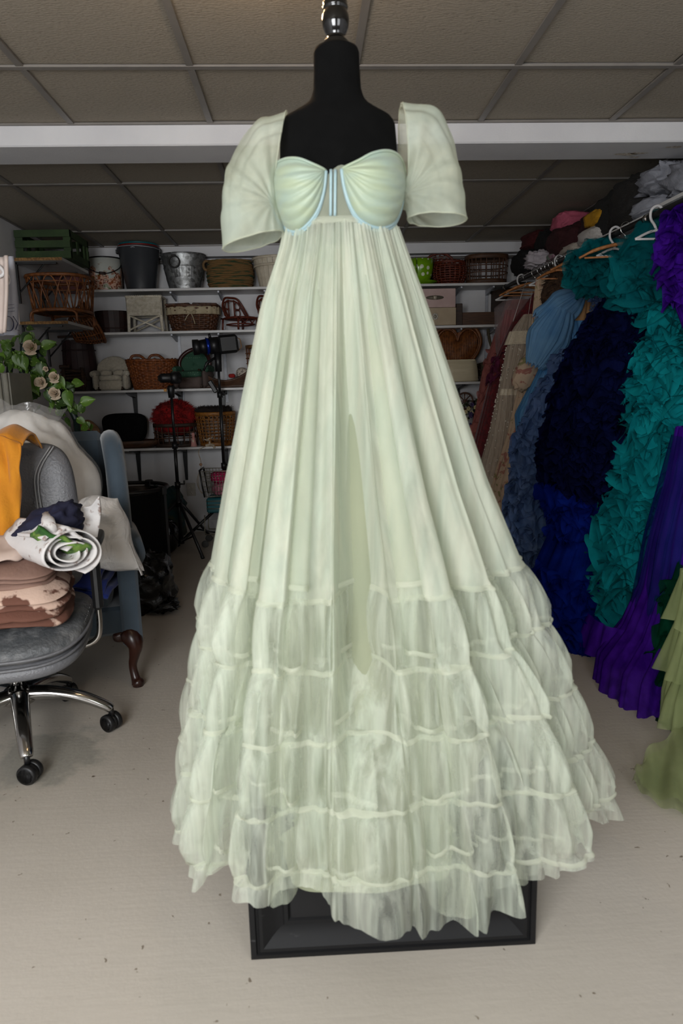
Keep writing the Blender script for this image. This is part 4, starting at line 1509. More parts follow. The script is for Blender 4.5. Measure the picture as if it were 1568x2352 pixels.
# bamboo lantern basket
x, w_, h = slot(569, 640, 774, z3, YC)
p1, p0_ = PY(600, 774, YC), PY(600, 834, YC)
t = lattice_basket('bamboo_stool', 'tall open bamboo stool half hidden behind the left edge of the gown', (x, YC, z3+.13), w_/2, w_/2*.9, p1.z-p0_.z, W_RATTAN, WOOD_B, 16, 3, pw=1, band=.025)
t['category'] = 'stool'
for k in range(3):
    a = 2*pi*k/3+.4
    MB().tube([(cos(a)*w_*.42, sin(a)*w_*.38, -.13), (cos(a)*w_*.40, sin(a)*w_*.36, .01)], .012, 8).build('leg', WOOD_B, t)
# heart shaped rattan bed
x, w_, h = slot(995, 1100, 750, z3, YC+.06)
t = thing('heart_bed', 'heart shaped rattan doll bed standing on end on the third shelf', 'doll bed', (x, YC+.06, z3))
def heart(k):
    a = 2*pi*k
    X = 16*sin(a)**3
    Z = 13*cos(a)-5*cos(2*a)-2*cos(3*a)-cos(4*a)
    return X/16*w_*.5, (Z+17)/29*h
HP = [heart(i/72) for i in range(72)]
MB().tube([(a, -.03, b_) for a, b_ in HP], .016, 8, closed=True).build('outer_rim', W_RATTAN, t)
MB().tube([(a*.9, -.045, h*.5+(b_-h*.5)*.89) for a, b_ in HP], .007, 6, closed=True).build('inner_rim', W_RATTAN, t)
MB().add([(a*.98, s_, b_) for s_ in (-.03, .06) for a, b_ in HP], [(i, (i+1) % 72, 72+(i+1) % 72, 72+i) for i in range(72)]).build('side_wall', W_RATTAN, t)
for k in range(24):
    xx = lerp(-w_*.44, w_*.44, (k+.5)/24)
    zs = sorted(b_ for (a, b_), (c, d_) in zip(HP, HP[1:]+HP[:1]) if (a-xx)*(c-xx) <= 0 and abs(a-c) > 1e-6)
    if len(zs) >= 2:
        MB().tube([(xx, .0, zs[0]*.98+.01), (xx, .0, zs[-1]*.97)], .0095, 6).build('cane', W_RATTAN, t)
# cream scroll box
x, w_, h = slot(1022, 1089, 826, z3, YC-.08)
t = thing('scroll_bench', 'cream painted curved little bench in front of the heart shaped bed', 'bench', (x, YC-.08, z3))
CR = M('cream_wood', (196, 184, 154), .6, col2=(182, 168, 138), vs=5, stretch=(1, 1, 6), lo=.45, hi=.7)
MB().grid(lambda u, v: Vector((lerp(-w_*.47, w_*.5, u)+.02*(1-v)*(1 if u > .5 else -.4), -.05-.03*sin(v*pi*.9)+.02*v, lerp(0, h, v))), 4, 16).build('front', CR, t, solid=.02)
MB().box((0, .02, h-.01), (w_*.96, .13, .02), bev=.004).build('top_board', CR, t, smooth=False)
for s_ in (-1, 1):
    MB().box((s_*w_*.44, .02, h*.48), (.016, .11, h*.94)).build('side_board', CR, t, smooth=False)
# bark basket with long handle and toy wheel
x, w_, h = slot(1093, 1150, 815, z3, YC)
t = thing('bark_trough', 'grey brown bark trough with a bent branch handle on the third shelf', 'trough', (x+.03, YC, z3+.055), group=None)
BARK = M('bark', (92, 84, 62), .9, col2=(56, 48, 34), vs=30, stretch=(1, 1, 6), bump=.8, bs=60)
MB().grid(lambda u, v: Vector((lerp(-w_*.55, w_*.55, u), -cos(lerp(-1.4, 1.4, v))*.10*0+sin(lerp(-1.5, 1.5, v))*.10, .10-cos(lerp(-1.5, 1.5, v))*.10+.07*u)), 16, 14).build('shell', BARK, t, solid=.012)
p0_, p1 = PY(1115, 757, YC), PY(1142, 830, YC)
MB().tube(smoothpath([Vector((p0_.x, YC-.07, p0_.z))-t.location, Vector((lerp(p0_.x, p1.x, .25), YC-.08, lerp(p0_.z, p1.z, .5)))-t.location, Vector((p1.x, YC-.07, p1.z))-t.location], 14), .013, 8).build('branch_handle', M('branch', (76, 68, 48), .8, bump=.4), t)
p = PY(1097, 858, YC-.1)
for s_ in (-.09, .09):
    cc = Vector((p.x-t.location.x, s_, p.z-.015-t.location.z))
    wh = MB().tube([cc+Vector((cos(2*pi*i/28)*.042, 0, sin(2*pi*i/28)*.055)) for i in range(28)], .006, 7, closed=True).build('wheel', WOOD_D, t)
    q = MB()
    for k in range(3):
        a = pi*k/3
        q.tube([cc+Vector((cos(a)*.04, 0, sin(a)*.053)), cc-Vector((cos(a)*.04, 0, sin(a)*.053))], .004, 6)
    q.build('spokes', WOOD_D, wh)

# ---------------------------------------------------------------- lowest shelf
z4 = SHELF[4]+.001
x, w_, h = slot(262, 360, 955, z4, YC)
t = thing('wooden_dough_bowl', 'shallow brown wooden bowl with a carved handle under the black cushion', 'bowl', (x, YC-.03, z4))
w2 = slot(232, 362, 955, z4, YC)[1]
MB().lathe([(.001, .004), (.34, .0), (.46, .03), (.5, .062), (.485, .064), (.44, .035), (.001, .018)], n=48, sx=w2, sy=.26, caps=False).build('bowl', WOOD_M, t)
MB().tube(smoothpath([(w2*.47, 0, .05), (w2*.50, 0, .085), (w2*.44, 0, .10), (w2*.40, 0, .06)], 12), .014, 8).build('handle', WOOD_D, t)
def bc(u, v):
    th, ph = 2*pi*u, pi*(v-.5)
    f = lambda k, p_: math.copysign(abs(k)**p_, k)
    X, Z = f(cos(th), .55)*f(cos(ph), .4), f(sin(th), .55)*f(cos(ph), .4)
    wd = .52+(.06 if Z > 0 else -.02)*abs(Z)
    return Vector((X*.235*(1+.08*Z), f(sin(ph), .7)*.055, .165+Z*.155))
xx, ww, hh = slot(236, 343, 949, z4, YC)
tag(MB().grid(bc, 48, 20, wrap=True).build('back_cushion', M('black_plush', (12, 12, 13), .9, col2=(18, 18, 19), vs=30, spec=.1), loc=(xx, YC+.02, z4+.03)), 'rounded black plush cushion on the lowest shelf', 'cushion').scale = (ww/.5, 1, (hh-.03)/.32)
x, w_, h = slot(357, 456, 971, z4, YC)
lattice_basket('wire_basket', 'brown cane lattice basket heaped with red fur on the lowest shelf', (x, YC, z4), w_/2, .15, h, W_BROWN, WOOD_D, 20, 2, band=.03)
xf, wf, hf = slot(352, 458, 925, z4, YC)
t = thing('fur_throw', 'bright red long-haired fur throw heaped in the cane basket', 'fur throw', (xf, YC, z4+.10))
RED = M('red_fur', (150, 10, 10), .95, col2=(104, 5, 7), vs=14)
fc, fs = Vector((0, 0, (hf-.10)*.5)), (wf*.86, .26, hf-.10)
MB().blob(fc, fs, 7, .18, 3).build('pelt', RED, t)
rnd = random.Random(3)
q = MB()
for k in range(1500):
    a, b_ = rnd.uniform(0, 2*pi), rnd.uniform(-.1, pi/2)
    n = Vector((cos(a)*cos(b_), sin(a)*cos(b_), sin(b_)))
    p = fc+Vector((n.x*fs[0]/2*.97, n.y*fs[1]/2*.97, n.z*fs[2]/2*.97))
    d_ = (n+Vector((rnd.uniform(-.7, .7), rnd.uniform(-.5, .5), rnd.uniform(-.7, .4)))).normalized()
    l_ = rnd.uniform(.03, .07)
    s_ = d_.cross(Vector((.3, .5, .8))).normalized()*.0035
    q.add([p-s_, p+s_, p+d_*l_*.6+s_*.7+Vector((0, 0, -.004)), p+d_*l_+Vector((0, 0, -.016))], [(0, 1, 2), (0, 2, 3)])
q.build('hair', RED, t, kind='stuff')
x, w_, h = slot(452, 544, 945, z4, YC)
t = lattice_basket('cane_basket', 'golden cane basket with an openwork band on the lowest shelf', (x, YC, z4), w_*.42, .14, h, W_GOLD, W_GOLD, 26, 7, band=.03, pw=1, top=1.17)
q = MB()
for k in range(16):
    a = 2*pi*k/16
    rr = w_*.42*1.13
    q.tube([(cos(a+.2*cos(2*pi*i/14))*rr, sin(a+.2*cos(2*pi*i/14))*rr*.14/(w_*.42), h*.82+sin(2*pi*i/14)*.022) for i in range(14)], .004, 5, closed=True)
q.build('loop_band', W_GOLD, t, kind='stuff')
t2 = thing('fur_throw', 'dark brown shaggy fur folded on top of the golden cane basket', 'fur throw', (x, YC, z4+h))
BF = M('brown_fur', (38, 24, 18), .95, col2=(22, 14, 10), vs=30, bump=.8, bs=80)
MB().blob((-.01, 0, .01), (w_*.92, .2, .05), 9, .2, 4).build('pelt', BF, t2)
q = MB()
for k in range(500):
    a = rnd.uniform(0, 2*pi)
    p = Vector((cos(a)*w_*.44*sqrt(rnd.random())-.01, sin(a)*.09*sqrt(rnd.random()), .024+rnd.uniform(0, .012)))
    d_ = Vector((rnd.uniform(-1, 1), rnd.uniform(-.5, .5), rnd.uniform(.1, .8))).normalized()
    s_ = d_.orthogonal().normalized()*.003
    q.add([p-s_, p+s_, p+d_*.03], [(0, 1, 2)])
q.build('hair', BF, t2, kind='stuff')
# small gnome cone, bird tap ornament
x, w_, h = slot(437, 453, 993, z4, SF+.05)
t = thing('cone_figurine', 'small pink cone figurine with a round head at the front of the lowest shelf', 'figurine', (x, SF+.05, z4))
PK = M('pink_clay', (196, 140, 132), .7)
MB().lathe([(.001, 0), (w_/2, 0), (w_*.47, .006), (w_*.20, h*.72), (.001, h*.75)], n=20).build('cone', PK, t)
MB().blob((0, 0, h*.84), (w_*.52, w_*.52, h*.30), 1, .02, pw=1).build('head', PK, t)
MB().box((0, -w_*.33, h*.38), (.012, .006, .03), rx=.2).build('tag', M('cream_paper', (210, 196, 170), .8), t, smooth=False)
p = PY(482, 1028, SF+.015)
t = thing('bird_hook', 'ivory bird perched on a tap shaped hook at the lowest shelf edge', 'ornament', (p.x, SF+.02, z4))
IVR = M('aged_ivory', (186, 170, 148), .6, col2=(150, 134, 112), vs=40)
MB().tube(smoothpath([(-.035, -.005, .006), (0, -.008, .012), (.03, -.02, .008), (.042, -.024, -.016)], 14), [.012]*6+[.014]*5+[.010]*4, 10).build('spout', IVR, t)
MB().tube([(0, -.006, .012), (0, -.006, .045)], [.012, .006], 10).build('valve', IVR, t)
MB().blob((-.002, -.006, .060), (.055, .026, .026), 2, .05, pw=1, R=Matrix.Rotation(-.5, 3, 'Y')).build('bird_body', IVR, t)
MB().blob((.022, -.006, .080), (.022, .02, .02), 3, .03, pw=1).build('bird_head', IVR, t)
MB().tube([(-.022, -.006, .055), (-.055, -.006, .062)], [.008, .003], 6).build('bird_tail', IVR, t)
# cord with a bead hanging from it
pts = [PY(u, v, SF-.012) for u, v in ((470, 1026), (458, 1032), (456, 1042), (460, 1055), (462, 1068), (460, 1078), (454, 1095), (453, 1110), (458, 1125), (466, 1133))]
base = pts[0]
t = thing('bead_garland', 'cream cord with a wooden bead hanging from the lowest shelf edge', 'garland', base)
MB().tube(smoothpath([p-base for p in pts], 50), .0035, 6).build('string', IVR, t)
MB().tube(smoothpath([p-base+Vector((.012*sin(i), -.004, 0)) for i, p in enumerate(pts[5:])], 24), .0025, 6).build('string', IVR, t)
p = PY(461, 1067, SF-.012)-base
MB().blob(p, (.026, .026, .026), 1, .02, pw=1).build('bead', M('wood_bead', (180, 138, 108), .5), t)
# red little stool right of golden basket
x, w_, h = slot(541, 575, 953, z4, YC)
cane_chair('dark red doll chair beside the golden cane basket, cut off by the gown', x+.01, YC, z4, w_*1.5, h, -.3)
# flower filled doll chair on the right
x, w_, h = slot(1050, 1098, 905, z4-.05, YC)
t = thing('doll_bench', 'amber cane doll bench with a spoked wheel back, filled with pansies', 'bench', (x, YC-.04, z4), 0)
hs = .10
for sx in (-1, 1):
    for sy in (-1, 1):
        MB().tube([(sx*w_*.46, sy*.09, 0), (sx*w_*.46, sy*.09, hs)], .010, 8).build('leg', W_GOLD, t)
    MB().tube(smoothpath([(sx*w_*.48, -.09, hs), (sx*w_*.52, -.10, hs+.10), (sx*w_*.50, 0, hs+.13), (sx*w_*.46, .08, hs+.12)], 14), .010, 8).build('arm', W_GOLD, t)
for yy in (-.10, .09):
    MB().tube([(-w_*.5, yy, hs), (w_*.5, yy, hs)], .010, 8).build('seat_rail', W_GOLD, t)
    MB().tube([(-w_*.5, yy, hs-.035), (w_*.5, yy, hs-.035)], .008, 8).build('seat_rail', W_GOLD, t)
MB().box((0, 0, hs), (w_*.95, .18, .012)).build('seat', WOOD_B, t, smooth=False)
wc = Vector((-w_*.12, .08, h*.74))
MB().tube([wc+Vector((cos(2*pi*i/32)*.072, 0, sin(2*pi*i/32)*.072)) for i in range(32)], .008, 7, closed=True).build('wheel_back', W_BROWN, t)
for k in range(4):
    a = pi*k/4
    MB().tube([wc+Vector((cos(a)*.07, 0, sin(a)*.07)), wc-Vector((cos(a)*.07, 0, sin(a)*.07))], .005, 6).build('wheel_spoke', W_BROWN, t)
rnd = random.Random(8)
LEAFD = M('dark_leaf', (34, 48, 30), .6, col2=(54, 66, 34), vs=20)
bq = thing('pansy_bunch', 'bunch of purple and cream artificial pansies on the cane doll bench', 'flowers', (x, YC-.05, z4+hs+.02))
for k in range(60):
    p = Vector((rnd.uniform(-w_*.5, w_*.5), rnd.uniform(-.07, .05), rnd.uniform(.0, .20)))
    l_ = rnd.uniform(.02, .035)
    R_ = Matrix.Rotation(rnd.uniform(0, 6.28), 3, 'Z') @ Matrix.Rotation(rnd.uniform(-1.2, 1.2), 3, 'X')
    MB().add([p+R_@Vector(c) for c in ((0, 0, 0), (l_*.5, .002, l_*.5), (0, .006, l_*1.3), (-l_*.5, .002, l_*.5))], [(0, 1, 2, 3)]).build('leaf', LEAFD, bq, smooth=False)
for k in range(16):
    p = Vector((rnd.uniform(-w_*.5, w_*.5), -.08-rnd.uniform(0, .02), rnd.uniform(.0, .19)))
    col = rnd.choice(('purple', 'cream', 'cream', 'purple'))
    q = MB()
    for j in range(5):
        a = 2*pi*j/5
        q.blob(p+Vector((cos(a)*.011, 0, sin(a)*.011)), (.018, .006, .018), j, .1, n=8, m=5)
    q.build('pansy', M('petal_'+col, (64, 48, 92) if col == 'purple' else (196, 182, 134), .7), bq)
# black toy bench at far right
x, w_, h = slot(1090, 1125, 920, z4, YC)
t = thing('toy_bench', 'small black toy bench beside the pansies', 'bench', (x+.03, YC+.05, z4))
for sx in (-1, 1):
    MB().tube([(sx*w_*.6, .05, 0), (sx*w_*.6, .05, h)], .012, 8).build('back_post', BLACKP, t)
    MB().tube([(sx*w_*.6, -.06, 0), (sx*w_*.6, -.06, h*.45)], .012, 8).build('front_leg', BLACKP, t)
MB().box((0, 0, h*.42), (w_*1.3, .13, .02)).build('seat', BLACKP, t, smooth=False)
MB().box((0, .05, h*.70), (w_*1.2, .014, .04)).build('back_rail', BLACKP, t, smooth=False)
MB().box((0, .05, h*.52), (w_*1.2, .014, .02)).build('back_rail', BLACKP, t, smooth=False)

# ---------------------------------------------------------------- left corner
GREENP = M('green_painted_wood', (46, 66, 30), .8, col2=(36, 54, 24), vs=8, bump=.2, bs=60)
t = thing('wooden_crate', 'green painted slatted wooden crate on the upper left wall shelf', 'crate', (-1.80, 5.385, 2.216))
cw, cd = .38, .44
a, b_ = PY(40, 528, 5.16), PY(40, 596, 5.16)
ch = (a.z-b_.z)*1.0
for sy in (-1, 1):
    for k in range(3):
        MB().box((0, sy*(cd/2-.008), ch*(.14+.36*k)), (cw, .014, ch*.24)).build('slat', GREENP, t, smooth=False)
for sx in (-1, 1):
    for sy in (-1, 1):
        MB().box((sx*(cw/2-.025), sy*(cd/2-.022), ch*.5), (.05, .016, ch*.98)).build('corner_post', GREENP, t, smooth=False)
    for k in range(2):
        MB().box((sx*(cw/2-.007), 0, ch*(.13+.74*k)), (.014, cd-.02, ch*.24)).build('end_slat', GREENP, t, smooth=False)
    for yy in (-.36, 0, .36):
        MB().box((sx*(cw/2-.016), yy*cd, ch*.5), (.012, .035, ch*.9)).build('end_batten', GREENP, t, smooth=False)
MB().box((0, 0, .008), (cw-.02, cd-.03, .012)).build('bottom_board', GREENP, t, smooth=False)
# rattan crib
t = thing('rattan_crib', 'amber rattan doll crib with looped sides on the lower left wall shelf', 'crib', (-1.775, 5.40, 1.786))
cw, cd = .215, .255
a, b_ = PY(110, 632, 5.2).z-1.786, PY(110, 712, 5.2).z-1.786
prof_ = [(b_, cw*.88, cd*.92), (a, cw*1.02, cd)]
for zz, kk in ((a, 1.02), (b_, .88)):
    ring(MB(), zz, cw*kk, cd*(1 if kk > 1 else .92), .013, .75).build('rim', W_RATTAN, t)
ring(MB(), a-.045, cw*1.0, cd*.99, .006, .75).build('rim', W_RATTAN, t)
nl = 18
for k in range(nl):
    pts = []
    for i in range(13):
        s_ = i/12
        da = (s_-.5)*2*(2*pi/nl)*.95
        zz = lerp(b_, a-.006, 1-abs(2*s_-1)**2.2)
        rx, ry = tab(prof_, zz)
        x_, y_ = sellipse(2*pi*(k+.5)/nl+da*(.55+.45*abs(2*s_-1)), rx, ry, .75)
        pts.append((x_, y_, zz))
    MB().tube(pts, .0055, 6).build('loop', W_RATTAN, t)
MB().add([sellipse(2*pi*i/40, cw*.86, cd*.9, .75)+(b_,) for i in range(40)], [tuple(range(40))]).build('bottom', W_BROWN, t)
for sx in (-1, 1):
    MB().tube(smoothpath([(sx*cw*.72, -cd*.8, 0), (sx*cw*.72, -cd*.75, b_*.75), (sx*cw*.6, -cd*.3, b_*.97), (sx*cw*.6, cd*.3, b_*.97), (sx*cw*.72, cd*.75, b_*.75), (sx*cw*.72, cd*.8, 0)], 24), .009, 8).build('leg_arch', W_RATTAN, t)
for sy in (-1, 1):
    MB().tube(smoothpath([(-cw*.75, sy*cd*.86, 0), (-cw*.72, sy*cd*.86, b_*.75), (-cw*.4, sy*cd*.86, b_*.95), (cw*.4, sy*cd*.86, b_*.95), (cw*.72, sy*cd*.86, b_*.75), (cw*.75, sy*cd*.86, 0)], 24), .009, 8).build('leg_arch', W_RATTAN, t)
# round rattan basket hung on its side in the corner
c = PY(186, 752, 5.86)
t = thing('rattan_bowl', 'round open rattan basket hung on its side in the left corner', 'basket', (c.x, 5.90, c.z))
q = MB()
R_ = Matrix.Rotation(math.radians(62), 3, 'Y') @ Matrix.Rotation(math.radians(-18), 3, 'X')
for k in range(11):
    v = k/10
    rr = .17*(.45+.55*sin(v*pi*.5))
    q.tube([R_@Vector((cos(2*pi*i/36)*rr, sin(2*pi*i/36)*rr, (v-.5)*.2)) for i in range(36)], .0055, 5, closed=True)
for k in range(16):
    a = 2*pi*k/16
    q.tube([R_@Vector((cos(a)*.17*(.45+.55*sin(j/8*pi*.5)), sin(a)*.17*(.45+.55*sin(j/8*pi*.5)), (j/8-.5)*.2)) for j in range(9)], .005, 5)
q.build('canes', W_RATTAN, t, kind='stuff')
MB().tube([R_@Vector((cos(2*pi*i/36)*.175, sin(2*pi*i/36)*.175, .1)) for i in range(36)], .013, 8, closed=True).build('rim', W_RATTAN, t)
# dark log furniture and barrel at the left end of the third shelf
LOG = M('dark_log', (66, 42, 26), .7, col2=(38, 24, 16), vs=20, stretch=(1, 1, 4), bump=.5, bs=50)
x, w_, h = slot(120, 208, 832, z3, YC-.02)
t = thing('log_bench', 'dark rustic log doll bench with slatted sides at the left end of the third shelf', 'bench', (x, YC-.02, z3))
for xx in (-.5, -.05, .42):
    for yy in (-.10, .10):
        MB().tube([(xx*w_, yy, 0), (xx*w_, yy, h*.80)], .015, 8).build('post', LOG, t)
MB().tube([(-w_*.55, -.10, h*.82), (w_*.12, -.10, h*.84)], .016, 8).build('top_rail', LOG, t)
MB().tube([(w_*.0, -.10, h*.72), (w_*.45, -.10, h*.66)], .014, 8).build('top_rail', LOG, t)
for k in range(6):
    zz = h*(.1+.11*k)
    MB().tube([(-w_*.5, -.09, zz), (w_*.42, -.09, zz)], .009, 6).build('slat', LOG, t)
MB().box((0, 0, h*.45), (w_*.9, .2, .02)).build('seat', LOG, t, smooth=False)
for s_ in (0, .10):
    MB().tube(smoothpath([(w_*.42, -.08+s_, .02), (w_*.47, -.09+s_, h*.3), (w_*.44, -.08+s_, h*.6)], 10), .014, 8).build('bent_arm', LOG, t)
x, w_, h = slot(150, 232, 776, z3, YC+.06)
t = thing('wooden_barrel', 'dark wine red barrel shaped tub behind the log bench', 'barrel', (x-.01, 6.045, z3))
DR = M('wine_dark_wood', (46, 20, 20), .6, col2=(30, 12, 12), vs=6)
for k in range(18):
    a0, a1 = 2*pi*k/18+.008, 2*pi*(k+1)/18-.008
    MB().grid(lambda u, v: Vector((cos(lerp(a0, a1, u))*(w_*.42+.02*sin(pi*v)), sin(lerp(a0, a1, u))*(.105+.008*sin(pi*v)), lerp(0, h*.95, v))), 2, 6).build('stave', DR, t)
for zz in (.2, .8):
    ring(MB(), h*.95*zz, w_*.42+.018, .112, .006).build('hoop', DR, t)
MB().add([(cos(2*pi*i/36)*w_*.41, sin(2*pi*i/36)*.103, h*.93) for i in range(36)], [tuple(range(36))]).build('lid', DR, t)
p0_, p1 = PY(116, 772, 5.9), PY(130, 830, 5.9)
t = thing('wooden_chair_back', 'dark stick chair frame standing behind the ivy on the third shelf', 'chair frame', ((p0_.x+p1.x)/2, 5.9, z3))
q = MB().tube([(p0_.x-t.location.x, 0, p0_.z-z3), (p1.x-t.location.x, 0, 0)], .013, 8).build('post', LOG, t)
MB().tube([(p0_.x-t.location.x-.02, 0, p0_.z-z3-.01), (p0_.x-t.location.x+.3, 0.03, p0_.z-z3)], .010, 8).build('rail', LOG, t)
MB().tube([(p0_.x-t.location.x-.17, .02, p0_.z-z3-.01), (p1.x-t.location.x-.14, 0.02, 0)], .013, 8).build('post', LOG, t)
# wooden cutting board shape beside the foam bag
p = PY(206, 1010, 5.7)
x, w_, h = slot(178, 232, 964, z4, 5.95)
t = thing('wooden_board', 'rounded pale wooden board with a handle hole at the left of the lowest shelf', 'board', (x, 5.95, z4), .1)
MB().grid(lambda u, v: Vector((lerp(-w_*.5, w_*.5, u), 0, v*h*(1-.35*(2*u-1)**2))), 16, 8).build('panel', M('pale_board', (150, 112, 74), .6, col2=(124, 88, 54), vs=8, stretch=(1, 1, 6)), t, solid=.018)
MB().tube(smoothpath([(-.02, -.016, h*.62), (.05, -.018, h*.60), (.07, -.016, h*.40)], 10), .007, 6).build('handle', BLACKM, t)
# ================================================================== left side of the room
# ---- light stands
def light_stand(label, base, top_z, feet, spread_z, collars):
    t = thing('light_stand', label, 'light stand', base)
    segs = [0.06]+collars+[top_z]
    for k, (a, b_) in enumerate(zip(segs, segs[1:])):
        MB().tube([(0, 0, a), (0, 0, b_)], .0165-.0028*k, 12).build('pole_section', BLACKM, t)
    for c in collars:
        MB().tube([(0, 0, c-.03), (0, 0, c+.018)], .023, 12).build('collar', BLACKP, t)
        MB().tube([(.02, -.0, c), (.045, -.008, c)], .006, 8).box((.055, -.010, c+.012), (.012, .012, .036), bev=.004).build('clamp_knob', BLACKP, t)
    MB().tube([(0, 0, spread_z-.03), (0, 0, spread_z+.03)], .028, 12).build('spreader_hub', BLACKP, t)
    MB().tube([(0, 0, .05), (0, 0, .09)], .024, 12).build('lower_hub', BLACKP, t)
    for a, r in feet:
        d_ = Vector((cos(a), sin(a), 0))
        lg = MB().tube([d_*.025+Vector((0, 0, spread_z)), d_*r+Vector((0, 0, .012))], .0125, 10).build('leg', BLACKM, t)
        MB().tube([d_*(r-.015)+Vector((0, 0, .02)), d_*(r+.004)+Vector((0, 0, .006))], .0145, 10).build('rubber_foot', BLACKP, lg)
        MB().tube([d_*.02+Vector((0, 0, .07)), d_*r*.62+Vector((0, 0, spread_z*.40))], .007, 8).build('brace', BLACKM, t)
    return t


b1 = PZ(418, 1262)
foot = PZ(466, 1284)
d1 = foot-b1
a1 = atan2(d1.y, d1.x)
H1 = PY(392, 905, b1.y).z
light_stand('shorter black tripod light stand with a small flash head', b1, H1, [(a1, d1.length), (a1+2.09, d1.length), (a1-2.09, d1.length)], PY(410, 1155, b1.y).z, [PY(408, 1112, b1.y).z, PY(400, 1022, b1.y).z])
hd = thing('flash_head', 'small black flash on a cold shoe adapter atop the shorter stand', 'flash', (b1.x, b1.y, H1))
top = PY(388, 858, b1.y).z-H1
MB().tube([(0, 0, -.03), (0, 0, .05), (0, 0, top*.42)], [.024, .030, .022], 12).build('grip', BLACKP, hd)
MB().box((-.01, -.02, top*.78), (.15, .11, top*.44), bev=.02, rz=.4).build('body', BLACKP, hd)
MB().tube([(.02, -.02, top*.78), (.07, -.05, top*.78)], .045, 16).build('lens_hood', BLACKP, hd)
MB().box((-.035, -.04, .03), (.02, .02, .02)).build('yellow_tab', M('yellow_tab', (190, 130, 20), .5), hd, smooth=False)
b2 = PZ(524, 1245)
H2_ = PY(497, 848, b2.y).z
light_stand('taller black tripod light stand carrying the strobe', b2, H2_, [(pi+.25, .42), (pi+.25+2.09, .42), (pi+.25-2.09, .42)], PY(518, 1165, b2.y).z+.04, [PY(513, 1068, b2.y).z, PY(503, 905, b2.y).z])
c = PY(498, 793, b2.y)
st = thing('strobe_light', 'black studio strobe with a blue ring and glass snoot atop the taller stand', 'studio light', (b2.x, b2.y, H2_))
ctr = c-Vector(st.location)
RY = Matrix.Rotation(math.radians(14), 3, 'Z') @ Matrix.Rotation(math.radians(-5), 3, 'Y')
px = 1/1568*5.5


def sp(x, y=0, z=0):
    return ctr+RY@Vector((x, y, z))


MB().box(sp(.085), (.16, .13, .145), rz=math.radians(14), ry=math.radians(-5), bev=.02).build('housing', BLACKP, st, smooth=False)
def cylx(x0, x1, r0, r1, n=28):
    return MB().tube([sp(x0), sp(x1)], [r0, r1], n)
cylx(.01, -.06, .066, .066).build('barrel', BLACKP, st)
cylx(-.06, -.085, .060, .070).build('blue_ring', M('blue_anodised', (16, 52, 160), .25, .6), st)
cylx(-.085, -.14, .058, .052).build('snoot', BLACKP, st)
MB().tube([sp(-.14), sp(-.145), sp(-.19), sp(-.19), sp(-.15)], [.052, .060, .062, .052, .048], 28, caps=False).build('snoot_rim', BLACKP, st)
MB().blob(sp(-.150), (.02, .092, .092), 1, 0, pw=1).build('lens', M('lens_glass', (60, 74, 70), .08, .3), st)
MB().tube([sp(-.045, 0, .06), sp(-.05, 0, .095)], [.012, .010], 10).build('latch', BLACKP, st)
MB().tube([sp(.16, .0, .05), sp(.19, -.01, .03), sp(.195, -.01, -.03), sp(.165, 0, -.06)], .004, 6).build('hand_strap', M('tan_strap', (150, 110, 66), .8), st)
MB().tube([(0, 0, -.02), (0, 0, ctr.z-.06)], [.026, .03], 12).build('tilt_bracket', BLACKP, st)
MB().tube([(-.02, -.02, ctr.z-.10), (-.085, -.05, ctr.z-.14), (-.11, -.06, ctr.z-.2)], [.010, .012, .010], 8).build('tilt_lever', BLACKP, st)
pw_ = thing('power_pack', 'small black power pack hung on the taller light stand', 'power pack', PY(489, 888, b2.y-.05))
MB().box((0, 0, 0), (.035, .06, .105), ry=-.5, bev=.006).build('case', BLACKP, pw_, smooth=False)
MB().tube(smoothpath([(.0, 0, .05), (.02, .01, .12), (.012, .01, .22)], 10), .003, 6).build('lead', BLACKP, pw_)

# ---- mini shopping cart with fabric
cy_ = 5.62
def cp(u, v, y=cy_):
    return PY(u, v, y)
c0 = cp(500, 1240)
cart = thing('toy_cart', 'small wire shopping cart with a teal tray below the lowest shelf', 'cart', (c0.x, cy_, 0))
o_ = Vector(cart.location)
WIRE = M('aged_wire', (140, 134, 120), .4, .6)
def cq(u, v, dy=0):
    return cp(u, v)-o_+Vector((0, dy, 0))
for dy in (-.10, .12):
    pts = [cq(465, 1080, dy), cq(532, 1078, dy), cq(532, 1134, dy), cq(474, 1137, dy)]
    MB().tube(pts, .005, 6, closed=True).build('basket_side', WIRE, cart)
    q = MB()
    for k in range(9):
        s_ = (k+.5)/9
        q.tube([lerp(pts[0], pts[1], s_), lerp(pts[3], pts[2], s_)], .0022, 5)
    for k in range(4):
        s_ = (k+1)/5
        q.tube([lerp(pts[0], pts[3], s_), lerp(pts[1], pts[2], s_)], .0022, 5)
    q.build('wire_mesh', WIRE, cart, kind='stuff')
MB().tube([cq(462, 1078, -.1), cq(462, 1078, .12)], .008, 8).build('handle', BLACKM, cart)
for dy in (-.10, .12):
    MB().tube([cq(462, 1078, dy), cq(474, 1138, dy)], .007, 8).build('handle_arm', BLACKM, cart)
    MB().tube([cq(474, 1178, dy), cq(474, 1215, dy), cq(476, 1222, dy)], .005, 6).build('frame_post', WIRE, cart)
    MB().tube([cq(474, 1222, dy), cq(530, 1222, dy)], .005, 6).build('frame_rail', WIRE, cart)
    for u in (474, 526):
        cc = cq(u, 1230, dy)
        cc.z = .03
        MB().lathe([(.001, -.008), (.024, -.008), (.029, -.003), (.029, .003), (.024, .008), (.001, .008)], cc, n=20, R=Matrix.Rotation(pi/2, 3, 'X')).build('wheel', M('grey_rubber', (70, 70, 68), .7), cart)
TEAL_T = M('teal_tray', (24, 96, 104), .45)
p0_, p1 = cq(477, 1140), cq(532, 1172)
